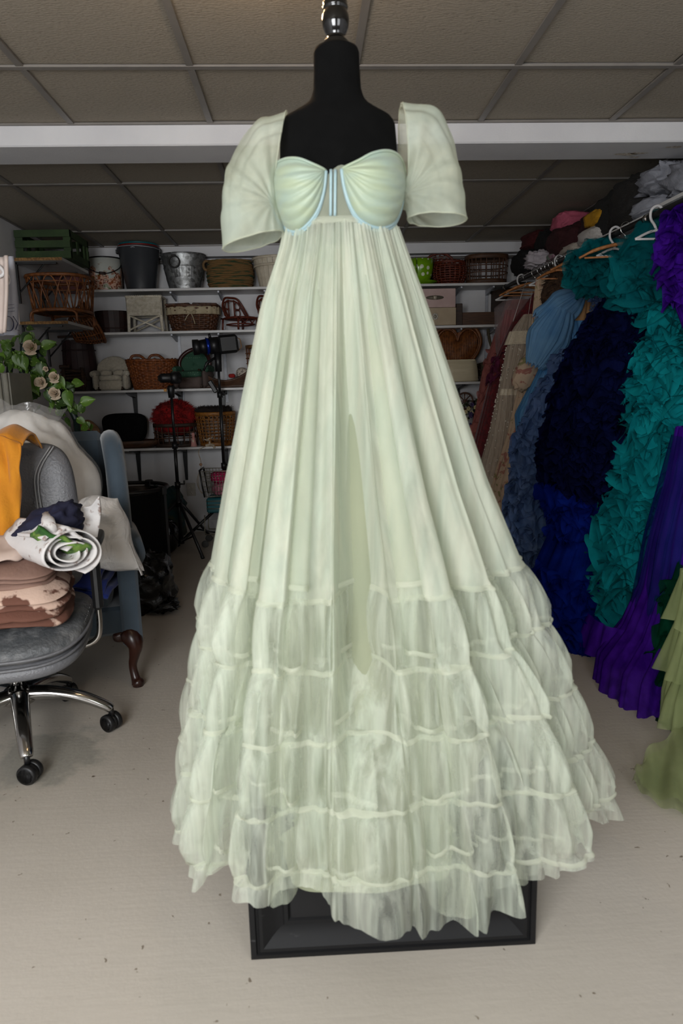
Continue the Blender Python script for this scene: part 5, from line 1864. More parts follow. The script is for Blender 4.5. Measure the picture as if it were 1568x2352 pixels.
MB().box(((p0_.x+p1.x)/2, .01, (p0_.z+p1.z)/2), (p1.x-p0_.x, .23, p0_.z-p1.z), bev=.012).build('tray', TEAL_T, cart, smooth=False)
for k in range(3):
    zz = lerp(p1.z, p0_.z, .3+.25*k)
    MB().tube([(p0_.x, -.108, zz), (p1.x, -.108, zz)], .004, 6).build('tray_rib', WIRE, cart)
f0 = cp(510, 1122)
tag(MB().blob((0, 0, 0), (.20, .17, .11), 11, .15, 3).build('fabric_scrap', M('pink_floral_cloth', (196, 132, 146), .9, col2=(170, 90, 110), vs=40), loc=(f0.x+.02, cy_+.01, f0.z)), 'pale pink floral fabric bundle inside the toy cart', 'fabric')
f0 = cp(506, 1096)
tag(MB().blob((0, 0, 0), (.20, .17, .10), 12, .15, 3).build('fabric_scrap', dots('pink_dot_cloth', (178, 20, 82), (230, 190, 200), 60, .22, .9), loc=(f0.x+.02, cy_+.01, f0.z)), 'hot pink polka dot fabric bundle on top in the toy cart', 'fabric')

# ---- black bin with frame, bin bag, bundles behind
bx_, by_ = -1.215, 4.62
bin_ = thing('waste_bin', 'round black fabric bin in a metal frame lined with clear plastic', 'bin', (bx_, by_, 0))
CANVAS = M('black_canvas', (9, 9, 10), .8, spec=.2)
zt_ = PY(335, 1120, by_).z
R0 = .235
MB().grid(lambda u, v: Vector((cos(2*pi*u)*(R0+.012*v), sin(2*pi*u)*(R0+.012*v), lerp(.03, zt_-.02, v))), 48, 6, wrap=True).build('bag', CANVAS, bin_)
ring(MB(), zt_, R0+.03, R0+.03, .014).build('top_hoop', BLACKM, bin_)
for k in range(4):
    a = 2*pi*k/4-.35
    MB().box((cos(a)*(R0+.04), sin(a)*(R0+.04), zt_/2), (.03, .03, zt_), rz=a).build('frame_post', BLACKM, bin_, smooth=False)
    MB().box((cos(a)*(R0+.035), sin(a)*(R0+.035), zt_-.01), (.05, .05, .06), rz=a, bev=.008).build('corner_joint', BLACKP, bin_, smooth=False)
MB().add([(cos(2*pi*i/40)*R0, sin(2*pi*i/40)*R0, .035) for i in range(40)], [tuple(range(40))]).build('bottom', CANVAS, bin_)
PLAST = tulle('clear_film', (190, 178, 168), .35, (150, 140, 132), 12)
MB().grid(lambda u, v: (lambda a, q_: Vector((cos(a)*(R0-.01-.06*v+.01*sin(a*11+v*5)), sin(a)*(R0-.01-.06*v+.01*sin(a*11+v*5)), zt_-.02-.12*v+.02*sin(a*5))))(2*pi*u, v), 80, 10, wrap=True).build('liner', PLAST, bin_)
g = PZ(352, 1412)
BINBAG = M('black_bin_film', (7, 7, 7), .25, col2=(11, 11, 11), vs=20, bump=.9, bs=22)
gb = thing('garbage_bag', 'shiny black garbage bag slumped on the floor beside the blue armchair', 'bag', (-1.03, 3.98, 0))
MB().blob((0, 0, .165), (.42, .40, .34), 21, .25, 2.6, n=44, m=28, fold=.12).build('sack', BINBAG, gb)
MB().blob((.17, -.10, .05), (.16, .12, .07), 4, .4, 3, fold=.2).build('sack_corner', BINBAG, gb)
dk = thing('fabric_bag', 'dark bag of teal and olive patterned cloth behind the light stand', 'bag', (-1.30, 5.72, 0))
MB().blob((0, 0, .24), (.50, .34, .50), 31, .15, 2.5, n=36, m=22, fold=.08, pw=.6).build('sack', M('teal_olive_cloth', (18, 56, 60), .85, col2=(54, 58, 40), vs=9, lo=.45, hi=.6), dk)
ch_ = thing('glossy_case', 'rounded glossy black case on the floor beside the shorter light stand', 'case', (-1.16, 5.38, 0))
MB().blob((0, 0, .14), (.24, .22, .28), 32, .04, 2, pw=.7).build('shell', M('gloss_black', (10, 10, 10), .12), ch_)

# ---- blue wing chair
BLUEF = M('slate_blue_velvet', (66, 80, 92), .85, col2=(54, 68, 80), vs=6, sheen=.5, bump=.15, bs=300)
MAHO = M('mahogany_leg', (58, 28, 18), .3, col2=(40, 18, 12), vs=10)
lf = PZ(302, 1572)
WX1 = -.775
wing = thing('wing_chair', 'slate blue velvet wing chair with carved cabriole legs', 'armchair', (-1.205, 3.107, 0), rz=.27)
zs = .24
MB().box((0, -.02, zs+.06), (.70, .56, .13), bev=.015).build('seat_frame', BLUEF, wing, smooth=False)
MB().blob((0, -.03, zs+.17), (.56, .56, .15), 2, .03, pw=.4).build('seat_cushion', BLUEF, wing)
MB().box((0, .27, .74), (.62, .13, .72), rx=-.12, bev=.05).build('backrest', BLUEF, wing, smooth=False)
for s_ in (-1, 1):
    # wing: tall side panel with a rolled front edge
    MB().blob((s_*.335, .13, .765), (.095, .40, .63), 3, .02, pw=.42, n=40, m=28).build('wing', BLUEF, wing)
    MB().tube(smoothpath([(s_*.337, -.02, .50), (s_*.34, -.055, .70), (s_*.335, -.05, .92), (s_*.325, .02, 1.045), (s_*.32, .16, 1.065)], 20), [.046]*21, 14).build('wing_roll', BLUEF, wing)
    # arm with scrolled front
    MB().box((s_*.345, -.06, .40), (.075, .50, .34), bev=.015).build('arm_panel', BLUEF, wing, smooth=False)
    MB().tube([(s_*.345, .2, .60), (s_*.352, -.1, .605), (s_*.355, -.31, .60)], [.066, .070, .072], 20).build('arm_roll', BLUEF, wing)
    MB().tube([(s_*.355, -.31, .60), (s_*.355, -.322, .60)], [.045, .04], 20).build('arm_button', M('slate_piping', (52, 66, 78), .8), wing)
    MB().box((s_*.345, -.30, .385), (.085, .04, .40), bev=.012).build('arm_front', BLUEF, wing, smooth=False)
    # cabriole front leg
    MB().tube(smoothpath([(s_*.325, -.285, zs+.005), (s_*.352, -.318, zs-.045), (s_*.345, -.31, zs-.10), (s_*.335, -.30, .09), (s_*.342, -.312, .035), (s_*.350, -.322, .014), (s_*.350, -.322, .0)], 24), [.040, .042, .043, .040, .036, .031, .028, .025, .023, .021, .020, .019, .018, .018, .018, .019, .020, .022, .025, .028, .029, .027, .022, .024, .024], 14).build('front_leg', MAHO, wing)
    MB().blob((s_*.295, -.285, zs-.012), (.07, .05, .05), 3, .05).build('knee_bracket', MAHO, wing)
    MB().tube([(s_*.31, .24, zs), (s_*.31, .29, 0)], [.024, .018], 10).build('rear_leg', MAHO, wing)
# blue cloth on the seat, package, foam bag
BLUEC = M('royal_blue_cloth', (14, 44, 130), .8, col2=(10, 34, 108), vs=8, sheen=.2)
cl = thing('folded_cloth', 'folded royal blue cloth under the white plastic package on the wing chair', 'cloth', (-1.0, 2.93, .49))
for k in range(3):
    MB().grid(lambda u, v: Vector((lerp(-.16, .17-.02*k, u), lerp(-.20, .12, v), .034*k+.010*sin(u*9+v*5+k)+(-.05*max(0, .25-v)*4*(1 if k else .6)))), 20, 16).build('fold', BLUEC, cl, solid=.012)


def pkg_material():
    m, nt, b, out = new_mat('white_poly_film')
    b.inputs['Base Color'].default_value = (*srgb((214, 210, 206)), 1)
    b.inputs['Roughness'].default_value = .28
    tc = nd(nt, 'ShaderNodeTexCoord')
    n1 = nd(nt, 'ShaderNodeTexNoise', Scale=12.0, Detail=5.0, Distortion=1.5)
    nt.links.new(tc.outputs['Object'], n1.inputs['Vector'])
    bp = nd(nt, 'ShaderNodeBump', Strength=.5, Distance=.03)
    nt.links.new(n1.outputs[0], bp.inputs['Height'])
    nt.links.new(bp.outputs[0], b.inputs['Normal'])
    return m


PKG = pkg_material()
pk = PY(226, 1225, 2.80)
pkg = thing('poly_package', 'white crinkled plastic package slumped over the wing chair arm', 'package', (pk.x, 2.80, pk.z), rz=.2)
def pkf(side):
    def fn(u, v):
        X, Z = 2*u-1, 2*v-1
        edge = max(0, 1-X**4)*max(0, 1-Z**4)
        x_ = X*.128*(1+.05*sin(Z*5))+.035*(-Z)*(.5+.5*X)
        z_ = Z*.150*(1+.06*sin(X*4+1))-.035*X*(Z < 0)*abs(Z)
        q_ = Vector((x_, -side*.065*edge**.5, z_))
        q_ += Vector((0, -side*.020*mn.noise(Vector((X*2.5, Z*2.5, side)))*edge, 0))
        return q_
    return fn
q = MB().grid(pkf(1), 36, 36).grid(lambda u, v: pkf(-1)(1-u, v), 36, 36)
q.build('bag', PKG, pkg)
MB().grid(lambda u, v: Vector((lerp(.13, .10, u)+.035*v, -.01-.03*sin(u*6), lerp(-.06, -.19, v)+.03*u)), 10, 12).build('bag_flap', PKG, pkg, solid=.004)

BATT = M('white_batting', (240, 237, 232), .95, col2=(224, 220, 214), vs=5, bump=.5, bs=14)
FILM = None
def film_material():
    m, nt, b, out = new_mat('clear_poly_bag')
    nt.nodes.remove(b)
    gl = nd(nt, 'ShaderNodeBsdfGlossy', Roughness=.12)
    gl.inputs[0].default_value = (1, 1, 1, 1)
    tp = nd(nt, 'ShaderNodeBsdfTransparent')
    df = nd(nt, 'ShaderNodeBsdfDiffuse')
    df.inputs[0].default_value = (.75, .73, .70, 1)
    tc = nd(nt, 'ShaderNodeTexCoord')
    n1 = nd(nt, 'ShaderNodeTexNoise', Scale=16.0, Detail=4.0, Distortion=1.0)
    nt.links.new(tc.outputs['Object'], n1.inputs['Vector'])
    bp = nd(nt, 'ShaderNodeBump', Strength=.6, Distance=.02)
    nt.links.new(n1.outputs[0], bp.inputs['Height'])
    nt.links.new(bp.outputs[0], gl.inputs['Normal'])
    m1, m2 = nd(nt, 'ShaderNodeMixShader'), nd(nt, 'ShaderNodeMixShader')
    m1.inputs[0].default_value, m2.inputs[0].default_value = .12, .035
    nt.links.new(tp.outputs[0], m1.inputs[1])
    nt.links.new(df.outputs[0], m1.inputs[2])
    nt.links.new(m1.outputs[0], m2.inputs[1])
    nt.links.new(gl.outputs[0], m2.inputs[2])
    nt.links.new(m2.outputs[0], out.inputs[0])
    return m


FILM = film_material()
fb = thing('batting_bag', 'big clear plastic bag stuffed with white batting behind the office chair', 'bag', (-1.19, 3.04, .52))
ft = PY(150, 926, 3.04).z-.52
def batt(k, dz):
    def fn(u, v):
        th, ph = 2*pi*u, pi*(v-.5)
        X, Y_, Z = cos(th)*cos(ph), sin(th)*cos(ph), sin(ph)
        w1 = .272*(1.0-.10*max(0, Z)-.15*max(0, -Z)**2)
        n_ = mn.noise(Vector((X*2, Y_*2, Z*2.4)))*.03+mn.noise(Vector((X*5, Y_*5, Z*5)))*.012
        return Vector((X*(w1*k+n_)-.03*Z, Y_*(.22*k+n_), ft*.5+dz+Z*(ft*.5*k+n_)))
    return fn
MB().grid(batt(.975, -.022), 56, 36, wrap=True).build('batting', BATT, fb)
MB().grid(batt(1.0, -.012), 72, 48, wrap=True).build('film', FILM, fb)
MB().grid(lambda u, v: Vector((lerp(-.16, .14, u)+.03*v*(2*u-1), -.03+.03*sin(u*9)*(.3+v)+.02*v, ft*.90+.10*v*(1-.5*u)+.012*sin(u*13))), 30, 8).build('gathered_neck', FILM, fb)

# ---- grey office chair
oc = Vector((-1.108, 2.46, 0))
office = thing('office_chair', 'grey leather office chair on a chrome five-star base', 'office chair', oc, rz=.20)
inv = Matrix.Rotation(-.20, 3, 'Z')
LEATH = M('grey_leather', (104, 104, 106), .42, col2=(92, 92, 95), vs=7, bump=.25, bs=120)
LWORN = M('worn_grey_leather', (112, 112, 112), .5, col2=(70, 72, 74), vs=9, lo=.42, hi=.56, bump=.5, bs=70)
STITCH = M('grey_thread', (150, 150, 150), .7)
for k in range(5):
    a = math.radians(-67+72*k)-.20+.02
    d_ = Vector((cos(a), sin(a), 0))
    pts = [d_*.03+Vector((0, 0, .185)), d_*.12+Vector((0, 0, .178)), d_*.22+Vector((0, 0, .150)), d_*.305+Vector((0, 0, .105)), d_*.325+Vector((0, 0, .088))]
    arm = MB().tube(smoothpath(pts, 16), [.034-.014*(i/16) for i in range(17)], 14, flat=.8).build('base_arm', CHROME, office)
    cc = d_*.325
    cst = MB().tube([cc+Vector((0, 0, .06)), cc+Vector((0, 0, .10))], .010, 10).build('caster_stem', BLACKM, office)
    ca = a+.9 if k % 2 else a-.6
    ax_ = Vector((cos(ca), sin(ca), 0))
    cen = cc+Vector((0, 0, .034))+Vector((-ax_.y, ax_.x, 0))*.006
    for s_ in (-1, 1):
        q = MB().tube([cen+ax_*s_*.007, cen+ax_*s_*.010, cen+ax_*s_*.026, cen+ax_*s_*.030, cen+ax_*s_*.030, cen+ax_*s_*.027], [.030, .034, .034, .029, .026, .024], 24)
        q.build('caster_wheel', BLACKP, office)
    MB().tube([cen+ax_*-.008, cen+ax_*.008], [.030, .030], 18).build('caster_hood', BLACKP, office)
MB().tube([(0, 0, .155), (0, 0, .205)], [.058, .050], 24).build('base_hub', CHROME, office)
MB().tube([(0, 0, .20), (0, 0, .31)], .027, 20).build('gas_lift', CHROME, office)
MB().tube([(0, 0, .268), (0, 0, .288)], [.040, .044], 24).build('lift_ring', BLACKP, office)
MB().box((0, .03, .335), (.20, .24, .06), bev=.012).build('tilt_mechanism', BLACKP, office, smooth=False)
ZS = .40


def seat_fn(z0, z1, k, puff):
    def fn(u, v):
        th, ph = 2*pi*u, pi*(v-.5)
        f = lambda q_, p_: math.copysign(abs(q_)**p_, q_)
        X, Y_ = f(cos(th), .60)*f(cos(ph), .30), f(sin(th), .60)*f(cos(ph), .30)
        Z = f(sin(ph), .8)
        front = max(0, -Y_)
        zz = lerp(z0, z1, (Z+1)/2)-.055*front**2.2+puff*(1-X*X)*(1-Y_*Y_)*(Z > 0)
        return Vector((X*.275*k, Y_*.265*k, zz))
    return fn


MB().grid(seat_fn(ZS-.035, ZS+.045, 1.0, .0), 64, 16, wrap=True).build('seat_shell', LEATH, office)
MB().grid(seat_fn(ZS+.028, ZS+.112, 1.03, .012), 72, 22, wrap=True).build('seat_cushion', LWORN, office)
for zz, kk in ((ZS+.066, 1.035), (ZS+.034, 1.0)):
    MB().tube([seat_fn(zz, zz, kk*1.0, 0)(i/72, .5)+Vector((0, 0, .0)) for i in range(72)], .006, 8, closed=True).build('seat_piping', LEATH, office)
for off in (-.012, .0):
    q = MB()
    for i in range(150):
        p = seat_fn(ZS+.086+off, ZS+.086+off, 1.005-off*.3, 0)(i/150, .5)
        p2 = seat_fn(ZS+.086+off, ZS+.086+off, 1.005-off*.3, 0)((i+.6)/150, .5)
        q.tube([p+Vector((0, 0, .003)), p2+Vector((0, 0, .003))], .0014, 4)
    q.build('stitching', STITCH, office, kind='stuff')
# backrest
BW = .245


def back_fn(k, y0, th_):
    def fn(u, v):
        a, ph = 2*pi*u, pi*(v-.5)
        f = lambda q_, p_: math.copysign(abs(q_)**p_, q_)
        X, Z, Y_ = f(cos(a), .42)*f(cos(ph), .35), f(sin(a), .42)*f(cos(ph), .35), f(sin(ph), .8)
        return Vector((X*BW*k*(1-.06*Z), y0+.03*Z+Y_*th_*(1+.25*(1-X*X))-.045*X*X*-1*0-.035*X*X, .80+Z*.30*k))
    return fn


MB().grid(back_fn(1.0, .285, .055), 64, 20, wrap=True).build('backrest', LEATH, office)
for s_ in (-1, 1):
    for dx in (0, .012):
        MB().tube(smoothpath([(s_*(.10+dx), .285-.055*1.2-.02+.03*k_-.002, .80+.30*k_) for k_ in (-.9, -.4, .1, .6)]+[(s_*(.16+dx), .25, 1.085)], 20), .0028, 6).build('back_stitching', STITCH, office)
MB().tube(smoothpath([(0, .12, .35), (0, .30, .36), (0, .345, .45), (0, .335, .60)], 12), .022, 10, flat=.6).build('back_bar', BLACKM, office)
for s_ in (-1, 1):
    pts = [(s_*.10, -.02, ZS-.045), (s_*.24, -.03, ZS-.045), (s_*.298, -.03, ZS-.02), (s_*.312, -.035, ZS+.04), (s_*.312, -.04, ZS+.12)]
    MB().tube(smoothpath(pts, 20), .0135, 12, flat=.8).build('arm_bracket', CHROME, office)
    MB().box((s_*.314, -.04, ZS+.225), (.036, .052, .26), bev=.012).build('arm_post', BLACKP, office, smooth=False)
    MB().blob((s_*.314, -.03, ZS+.362), (.075, .24, .035), 3, .02, pw=.5).build('arm_pad', BLACKP, office)

# ---- cloths piled on the office chair
def wloc(u, v, y):
    return PY(u, v, y)


# yellow sheet draped over the backrest
YEL = M('mustard_jersey', (202, 132, 10), .85, col2=(184, 114, 6), vs=6, bump=.2, bs=120, sheen=.2)
yl = thing('draped_cloth', 'mustard yellow cloth draped over the office chair backrest', 'cloth', (-1.16, 2.66, .60))
def yfn(u, v):
    x_ = lerp(-.26, .135, u)
    zz = lerp(.53, 0.0, v)
    f_ = (.020*sin(u*22+2.4*sin(v*3)+v*5)+.010*sin(u*47-v*9))*(.45+.55*v)+.030*mn.noise(Vector((u*5, v*4, 3)))+.012*mn.noise(Vector((u*14-v*6, v*5, 7)))
    swing = .03*v**1.5*(-u+.25)
    return Vector((x_+swing, -.135-.05*sin(v*pi*.6)+f_-.06*v, zz+.016*sin(u*17)*(1-v)+.03*(1-u)*v))
def ytop(u, v):
    p = yfn(u, 0)
    return p+Vector((0, .20*v+.0, .035*sin(v*pi)+.004*sin(u*30)-.10*max(0, v-.7)))
q = MB().grid(yfn, 70, 40)
q.build('front_drape', YEL, yl, solid=.006)
MB().grid(ytop, 70, 10).build('top_fold', YEL, yl, solid=.006)
# brown tie-dyed stack
TIE = M('bleached_brown_cloth', (104, 66, 52), .85, col2=(206, 176, 158), vs=8, lo=.53, hi=.56, bump=.2, bs=100, detail=6)
TAU = M('taupe_cloth', (146, 116, 102), .8, col2=(124, 94, 82), vs=5, bump=.2, bs=80)
DKC = M('dark_plaid_cloth', (38, 30, 30), .85, col2=(70, 44, 44), vs=24)
OYS = M('blush_cloth', (206, 186, 174), .8, col2=(190, 168, 156), vs=6)


def folded(name, label, mat, c, size, seed, rz=0, layers=3, sag=.03):
    t = thing(name, label, 'cloth', c, rz)
    rnd_ = random.Random(seed)
    lh = size[2]/layers
    for k in range(layers):
        dx, dy = rnd_.uniform(-.012, .012), rnd_.uniform(-.012, .012)
        def fn(u, v, k=k):
            th, ph = 2*pi*u, pi*(v-.5)
            f = lambda q_, p_: math.copysign(abs(q_)**p_, q_)
            X, Y_, Z = f(cos(th), .45)*f(cos(ph), .35), f(sin(th), .45)*f(cos(ph), .35), f(sin(ph), .8)
            n_ = mn.noise(Vector((X*2.2+seed, Y_*2.2+k*3, Z)))
            return Vector((X*size[0]/2+dx+n_*.015, Y_*size[1]/2+dy+n_*.015, lh*(k+.5)+Z*lh*.56+n_*lh*.45-sag*max(0, -Y_)**3-sag*max(0, X)**3))
        MB().grid(fn, 56, 16, wrap=True).build('fold', mat, t)
    return t


ZC = ZS+.118
folded('folded_cloth', 'dark plaid cloth at the bottom of the pile on the office chair seat', DKC, (-1.13, 2.43, ZC), (.44, .36, .045), 1, .2, 1, .02)
folded('folded_cloth', 'brown bleach-splashed folded cloth on the office chair seat', TIE, (-1.12, 2.385, ZC+.045), (.50, .40, .115), 2, .25, 4, .05)
folded('folded_cloth', 'taupe satin cloth folded above the bleach-splashed brown one', TAU, (-1.13, 2.40, ZC+.160), (.46, .36, .055), 3, .2, 3, .03)
folded('folded_cloth', 'blush white cloth under the navy bundle on the office chair', OYS, (-1.17, 2.41, ZC+.215), (.36, .30, .06), 4, .2, 1, .02)
NAV = M('navy_jersey', (16, 18, 48), .85, col2=(12, 13, 36), vs=6, bump=.4, bs=24)
p = wloc(105, 1215, 2.36)
nv = thing('cloth_bundle', 'navy blue cloth bundle between the mustard drape and the white roll', 'cloth', (p.x, 2.40, p.z-.06))
MB().blob((0, 0, .06), (.235, .16, .125), 41, .22, 2.4, n=48, m=30, fold=.10, R=Matrix.Rotation(-.45, 3, 'Y')).build('bundle', NAV, nv)
# white printed roll
PRINT = M('white_print_cloth', (216, 212, 210), .8, col2=(150, 128, 120), vs=34, lo=.60, hi=.68, bump=.2, bs=60)
LEAFP = M('green_leaf_cloth', (44, 92, 34), .8, col2=(112, 142, 60), vs=22, lo=.45, hi=.6)
e0, e1 = wloc(158, 1268, 2.26), wloc(76, 1240, 2.46)
rl = thing('fabric_roll', 'white printed fabric rolled in a loose spiral on the office chair', 'fabric roll', (e0+e1)/2)
ax_ = (e0-e1)
L_ = ax_.length
ax_.normalize()
s1 = ax_.cross(Vector((0, 0, 1))).normalized()
s2 = s1.cross(ax_)
def spiral(u, v):
    a = u*2*pi*3.6+.6
    r_ = lerp(.018, .092, u)*(1+.06*sin(a*2+1))
    n_ = .006*mn.noise(Vector((u*14, v*3, 2)))
    return ax_*((v-.5)*L_*1.12+.012*sin(a*1.7)*(v > .5))+s1*(cos(a)*(r_*1.12+n_))+s2*(sin(a)*(r_*.86+n_))
MB().grid(spiral, 150, 14).build('spiral', PRINT, rl, solid=.005)
MB().grid(lambda u, v: ax_*((v-.5)*L_*1.0+L_*.02)+s1*lerp(-.05, .085, u)+s2*(.050+.035*sin(u*3)+.008*sin(u*11+v*4)), 26, 10).build('flap', PRINT, rl, solid=.012)
MB().tube([ax_*(L_*.50)+s1*.055+s2*.088, -ax_*L_*.18+s1*-.02+s2*.098], [.021, .023], 14).build('small_roll', PRINT, rl)
gl_ = thing('leaf_cloth', 'green leaf printed cloth tucked into the white fabric roll', 'cloth', (e0+e1)/2)
MB().grid(lambda u, v: ax_*(L_*.5+.015+.018*sin(u*7)*sin(v*3.1)-.07*(1-v))+s1*(lerp(-.075, .098, u))+s2*(.010+.075*u**1.2-.022*(1-u)+lerp(-.016, .022, v)+.006*sin(u*15)), 40, 10).build('strip', LEAFP, gl_, solid=.012)
wf = thing('printed_cloth', 'white printed cloth corner peaked above the fabric roll', 'cloth', wloc(165, 1195, 2.44))
MB().grid(lambda u, v: Vector((lerp(-.10, .085, u)+.02*v, .02*sin(u*6+v*4), lerp(-.075, .075*(u**1.3), v)+.008*sin(u*14))), 30, 20).build('corner', PRINT, wf, solid=.008)

# ---- ivy covered trellis
IVYP = M('dark_green_pole', (16, 34, 28), .5)
tr = thing('ivy_trellis', 'green pole trellis wound with artificial ivy and cream roses by the left wall', 'artificial plant', (-1.72, 4.30, 0))
o_ = Vector(tr.location)
def tp_(u, v, y=4.3):
    return PY(u, v, y)-o_
poles = [[(54, 790), (52, 850), (47, 900), (36, 960), (30, 1010)], [(86, 805), (112, 860), (135, 900), (160, 935), (175, 965)], [(27, 800), (22, 850), (18, 900)]]
for k, pl_ in enumerate(poles):
    pts = [tp_(u, v) for u, v in pl_]
    MB().tube(smoothpath(pts, 20), .019, 10).build('pole', IVYP, tr)
q0 = tp_(30, 1010)
MB().tube([q0, Vector((q0.x-.02, 0, 0))], .019, 10).build('pole', IVYP, tr)
q1 = tp_(175, 965)
MB().tube([q1, Vector((q1.x+.04, 0, 0))], .019, 10).build('pole', IVYP, tr)


def ivy_mat():
    m, nt, b, out = new_mat('variegated_ivy')
    L = nt.links.new
    tc = nd(nt, 'ShaderNodeTexCoord')
    sx = nd(nt, 'ShaderNodeSeparateXYZ')
    L(tc.outputs['Object'], sx.inputs[0])
    ab = nd(nt, 'ShaderNodeMath', operation='ABSOLUTE')
    L(sx.outputs['X'], ab.inputs[0])
    nz = nd(nt, 'ShaderNodeTexNoise', Scale=70.0, Detail=2.0)
    L(tc.outputs['Object'], nz.inputs['Vector'])
    ma = nd(nt, 'ShaderNodeMath', operation='MULTIPLY_ADD')
    ma.inputs[1].default_value = .022
    L(nz.outputs[0], ma.inputs[0])
    L(ab.outputs[0], ma.inputs[2])
    rp = nd(nt, 'ShaderNodeValToRGB')
    rp.color_ramp.elements[0].position, rp.color_ramp.elements[1].position = .0135, .016
    rp.color_ramp.elements[0].color = (*srgb((180, 190, 130)), 1)
    rp.color_ramp.elements[1].color = (0, 0, 0, 1)
    L(ma.outputs[0], rp.inputs[0])
    oi = nd(nt, 'ShaderNodeObjectInfo')
    gr = nd(nt, 'ShaderNodeValToRGB')
    gr.color_ramp.elements[0].color = (*srgb((44, 66, 26)), 1)
    gr.color_ramp.elements[1].color = (*srgb((92, 128, 40)), 1)
    L(oi.outputs['Random'], gr.inputs[0])
    ms = nd(nt, 'ShaderNodeMath', operation='LESS_THAN')
    ms.inputs[1].default_value = .0105
    L(ma.outputs[0], ms.inputs[0])
    mx = nd(nt, 'ShaderNodeMixRGB')
    L(ms.outputs[0], mx.inputs[0])
    L(gr.outputs[0], mx.inputs[1])
    mx.inputs[2].default_value = (*srgb((176, 188, 128)), 1)
    L(mx.outputs[0], b.inputs['Base Color'])
    b.inputs['Roughness'].default_value = .45
    return m


IVY = ivy_mat()
def leaf_mesh(name, mat, l_, w_):
    V, F = [], []
    n = 8
    for i in range(n+1):
        s_ = i/n
        hw = w_*.5*(sin(pi*s_**.72)**.8)*(1-.25*s_)
        z_ = -.10*l_*sin(pi*s_)
        for k in (-1, -.5, 0, .5, 1):
            V.append((hw*k, s_*l_, z_*0+.12*w_*abs(k)**1.5-.25*l_*s_*s_))
    for i in range(n):
        for k in range(4):
            a = i*5+k
            F.append((a, a+1, a+6, a+5))
    me = bpy.data.meshes.new(name)
    me.from_pydata(V, [], F)
    me.polygons.foreach_set('use_smooth', [True]*len(F))
    me.materials.append(mat)
    return me


LM = [leaf_mesh('leaf', IVY, l_, w_) for l_, w_ in ((.074, .058), (.06, .047), (.046, .036))]
rnd = random.Random(12)
def put_leaf(p, face, roll, me, s_=1.0):
    o = bpy.data.objects.new('leaf', me)
    COL.objects.link(o)
    o.parent = tr
    o.location = p
    n = face.normalized()
    down = Vector((sin(roll), 0, -cos(roll)))
    t_ = (down-n*down.dot(n)).normalized()
    x_ = t_.cross(n)
    o.rotation_euler = Matrix(((x_.x, t_.x, n.x), (x_.y, t_.y, n.y), (x_.z, t_.z, n.z))).to_euler()
    o.scale = (s_, s_, s_)
    return o
centres = []
for pl_ in poles:
    for i in range(40):
        p = curve([tp_(u, v) for u, v in pl_], rnd.random())
        centres.append(p)
for (u, v) in ((60, 775), (40, 785), (75, 790), (30, 800), (10, 805), (8, 815), (70, 820), (95, 800), (60, 845), (100, 850), (120, 870), (110, 890), (90, 880), (80, 905), (120, 910), (150, 910), (165, 900), (175, 920), (180, 960), (30, 930), (45, 940)):
    for k in range(3):
        centres.append(tp_(u, v))
for p in centres:
    r_ = Vector((rnd.uniform(-.09, .09), rnd.uniform(-.10, .02), rnd.uniform(-.06, .06)))
    put_leaf(p+r_, Vector((rnd.uniform(-.7, .7), -1, rnd.uniform(-.2, .7))), rnd.uniform(-1.5, 1.5), rnd.choice(LM), rnd.uniform(.75, 1.15))
for (u, v, ro, s_) in ((36, 812, .2, 1.1), (52, 815, .1, 1.3), (95, 830, 0, 1.25), (50, 880, .1, 1.25), (40, 920, -.2, 1.1), (55, 918, .5, 1.1), (108, 895, .2, 1.1), (155, 895, .1, 1.5), (96, 797, 1.9, 1.2), (185, 925, 1.8, 1.2), (6, 835, -.6, 1.2), (186, 950, 2.9, 1.0), (70, 860, .3, 1.7)):
    put_leaf(tp_(u, v, 4.18), Vector((rnd.uniform(-.3, .3), -1, .15)), ro, LM[0], s_)
ROSE = M('cream_rose', (222, 206, 184), .7, col2=(204, 180, 152), vs=18)
def rose(u, v, s_, tilt):
    c = tp_(u, v, 4.17)
    r_ = MB()
    for j in range(11):
        a = j*2.4
        rr = s_*(.12+.075*j)
        def pf(uu, vv, a=a, rr=rr, j=j):
            aa = a+(uu-.5)*1.7
            rad = rr*(.30+.75*vv)
            return c+tilt@Vector((cos(aa)*rad, sin(aa)*rad, s_*(1.15-.085*j)*vv+s_*.10*vv*cos((uu-.5)*3)))
        r_.grid(pf, 6, 5)
    return r_.build('rose', ROSE, tr)
T1 = Matrix.Rotation(math.radians(75), 3, 'X')
rose(72, 800, .052, Matrix.Rotation(.5, 3, 'Y') @ T1)
rose(96, 880, .045, Matrix.Rotation(-.2, 3, 'Y') @ T1)
rose(126, 868, .04, Matrix.Rotation(.5, 3, 'Y') @ T1)
rose(128, 905, .045, Matrix.Rotation(.3, 3, 'Y') @ T1)
rose(106, 848, .02, T1)
rose(64, 802, .018, T1)

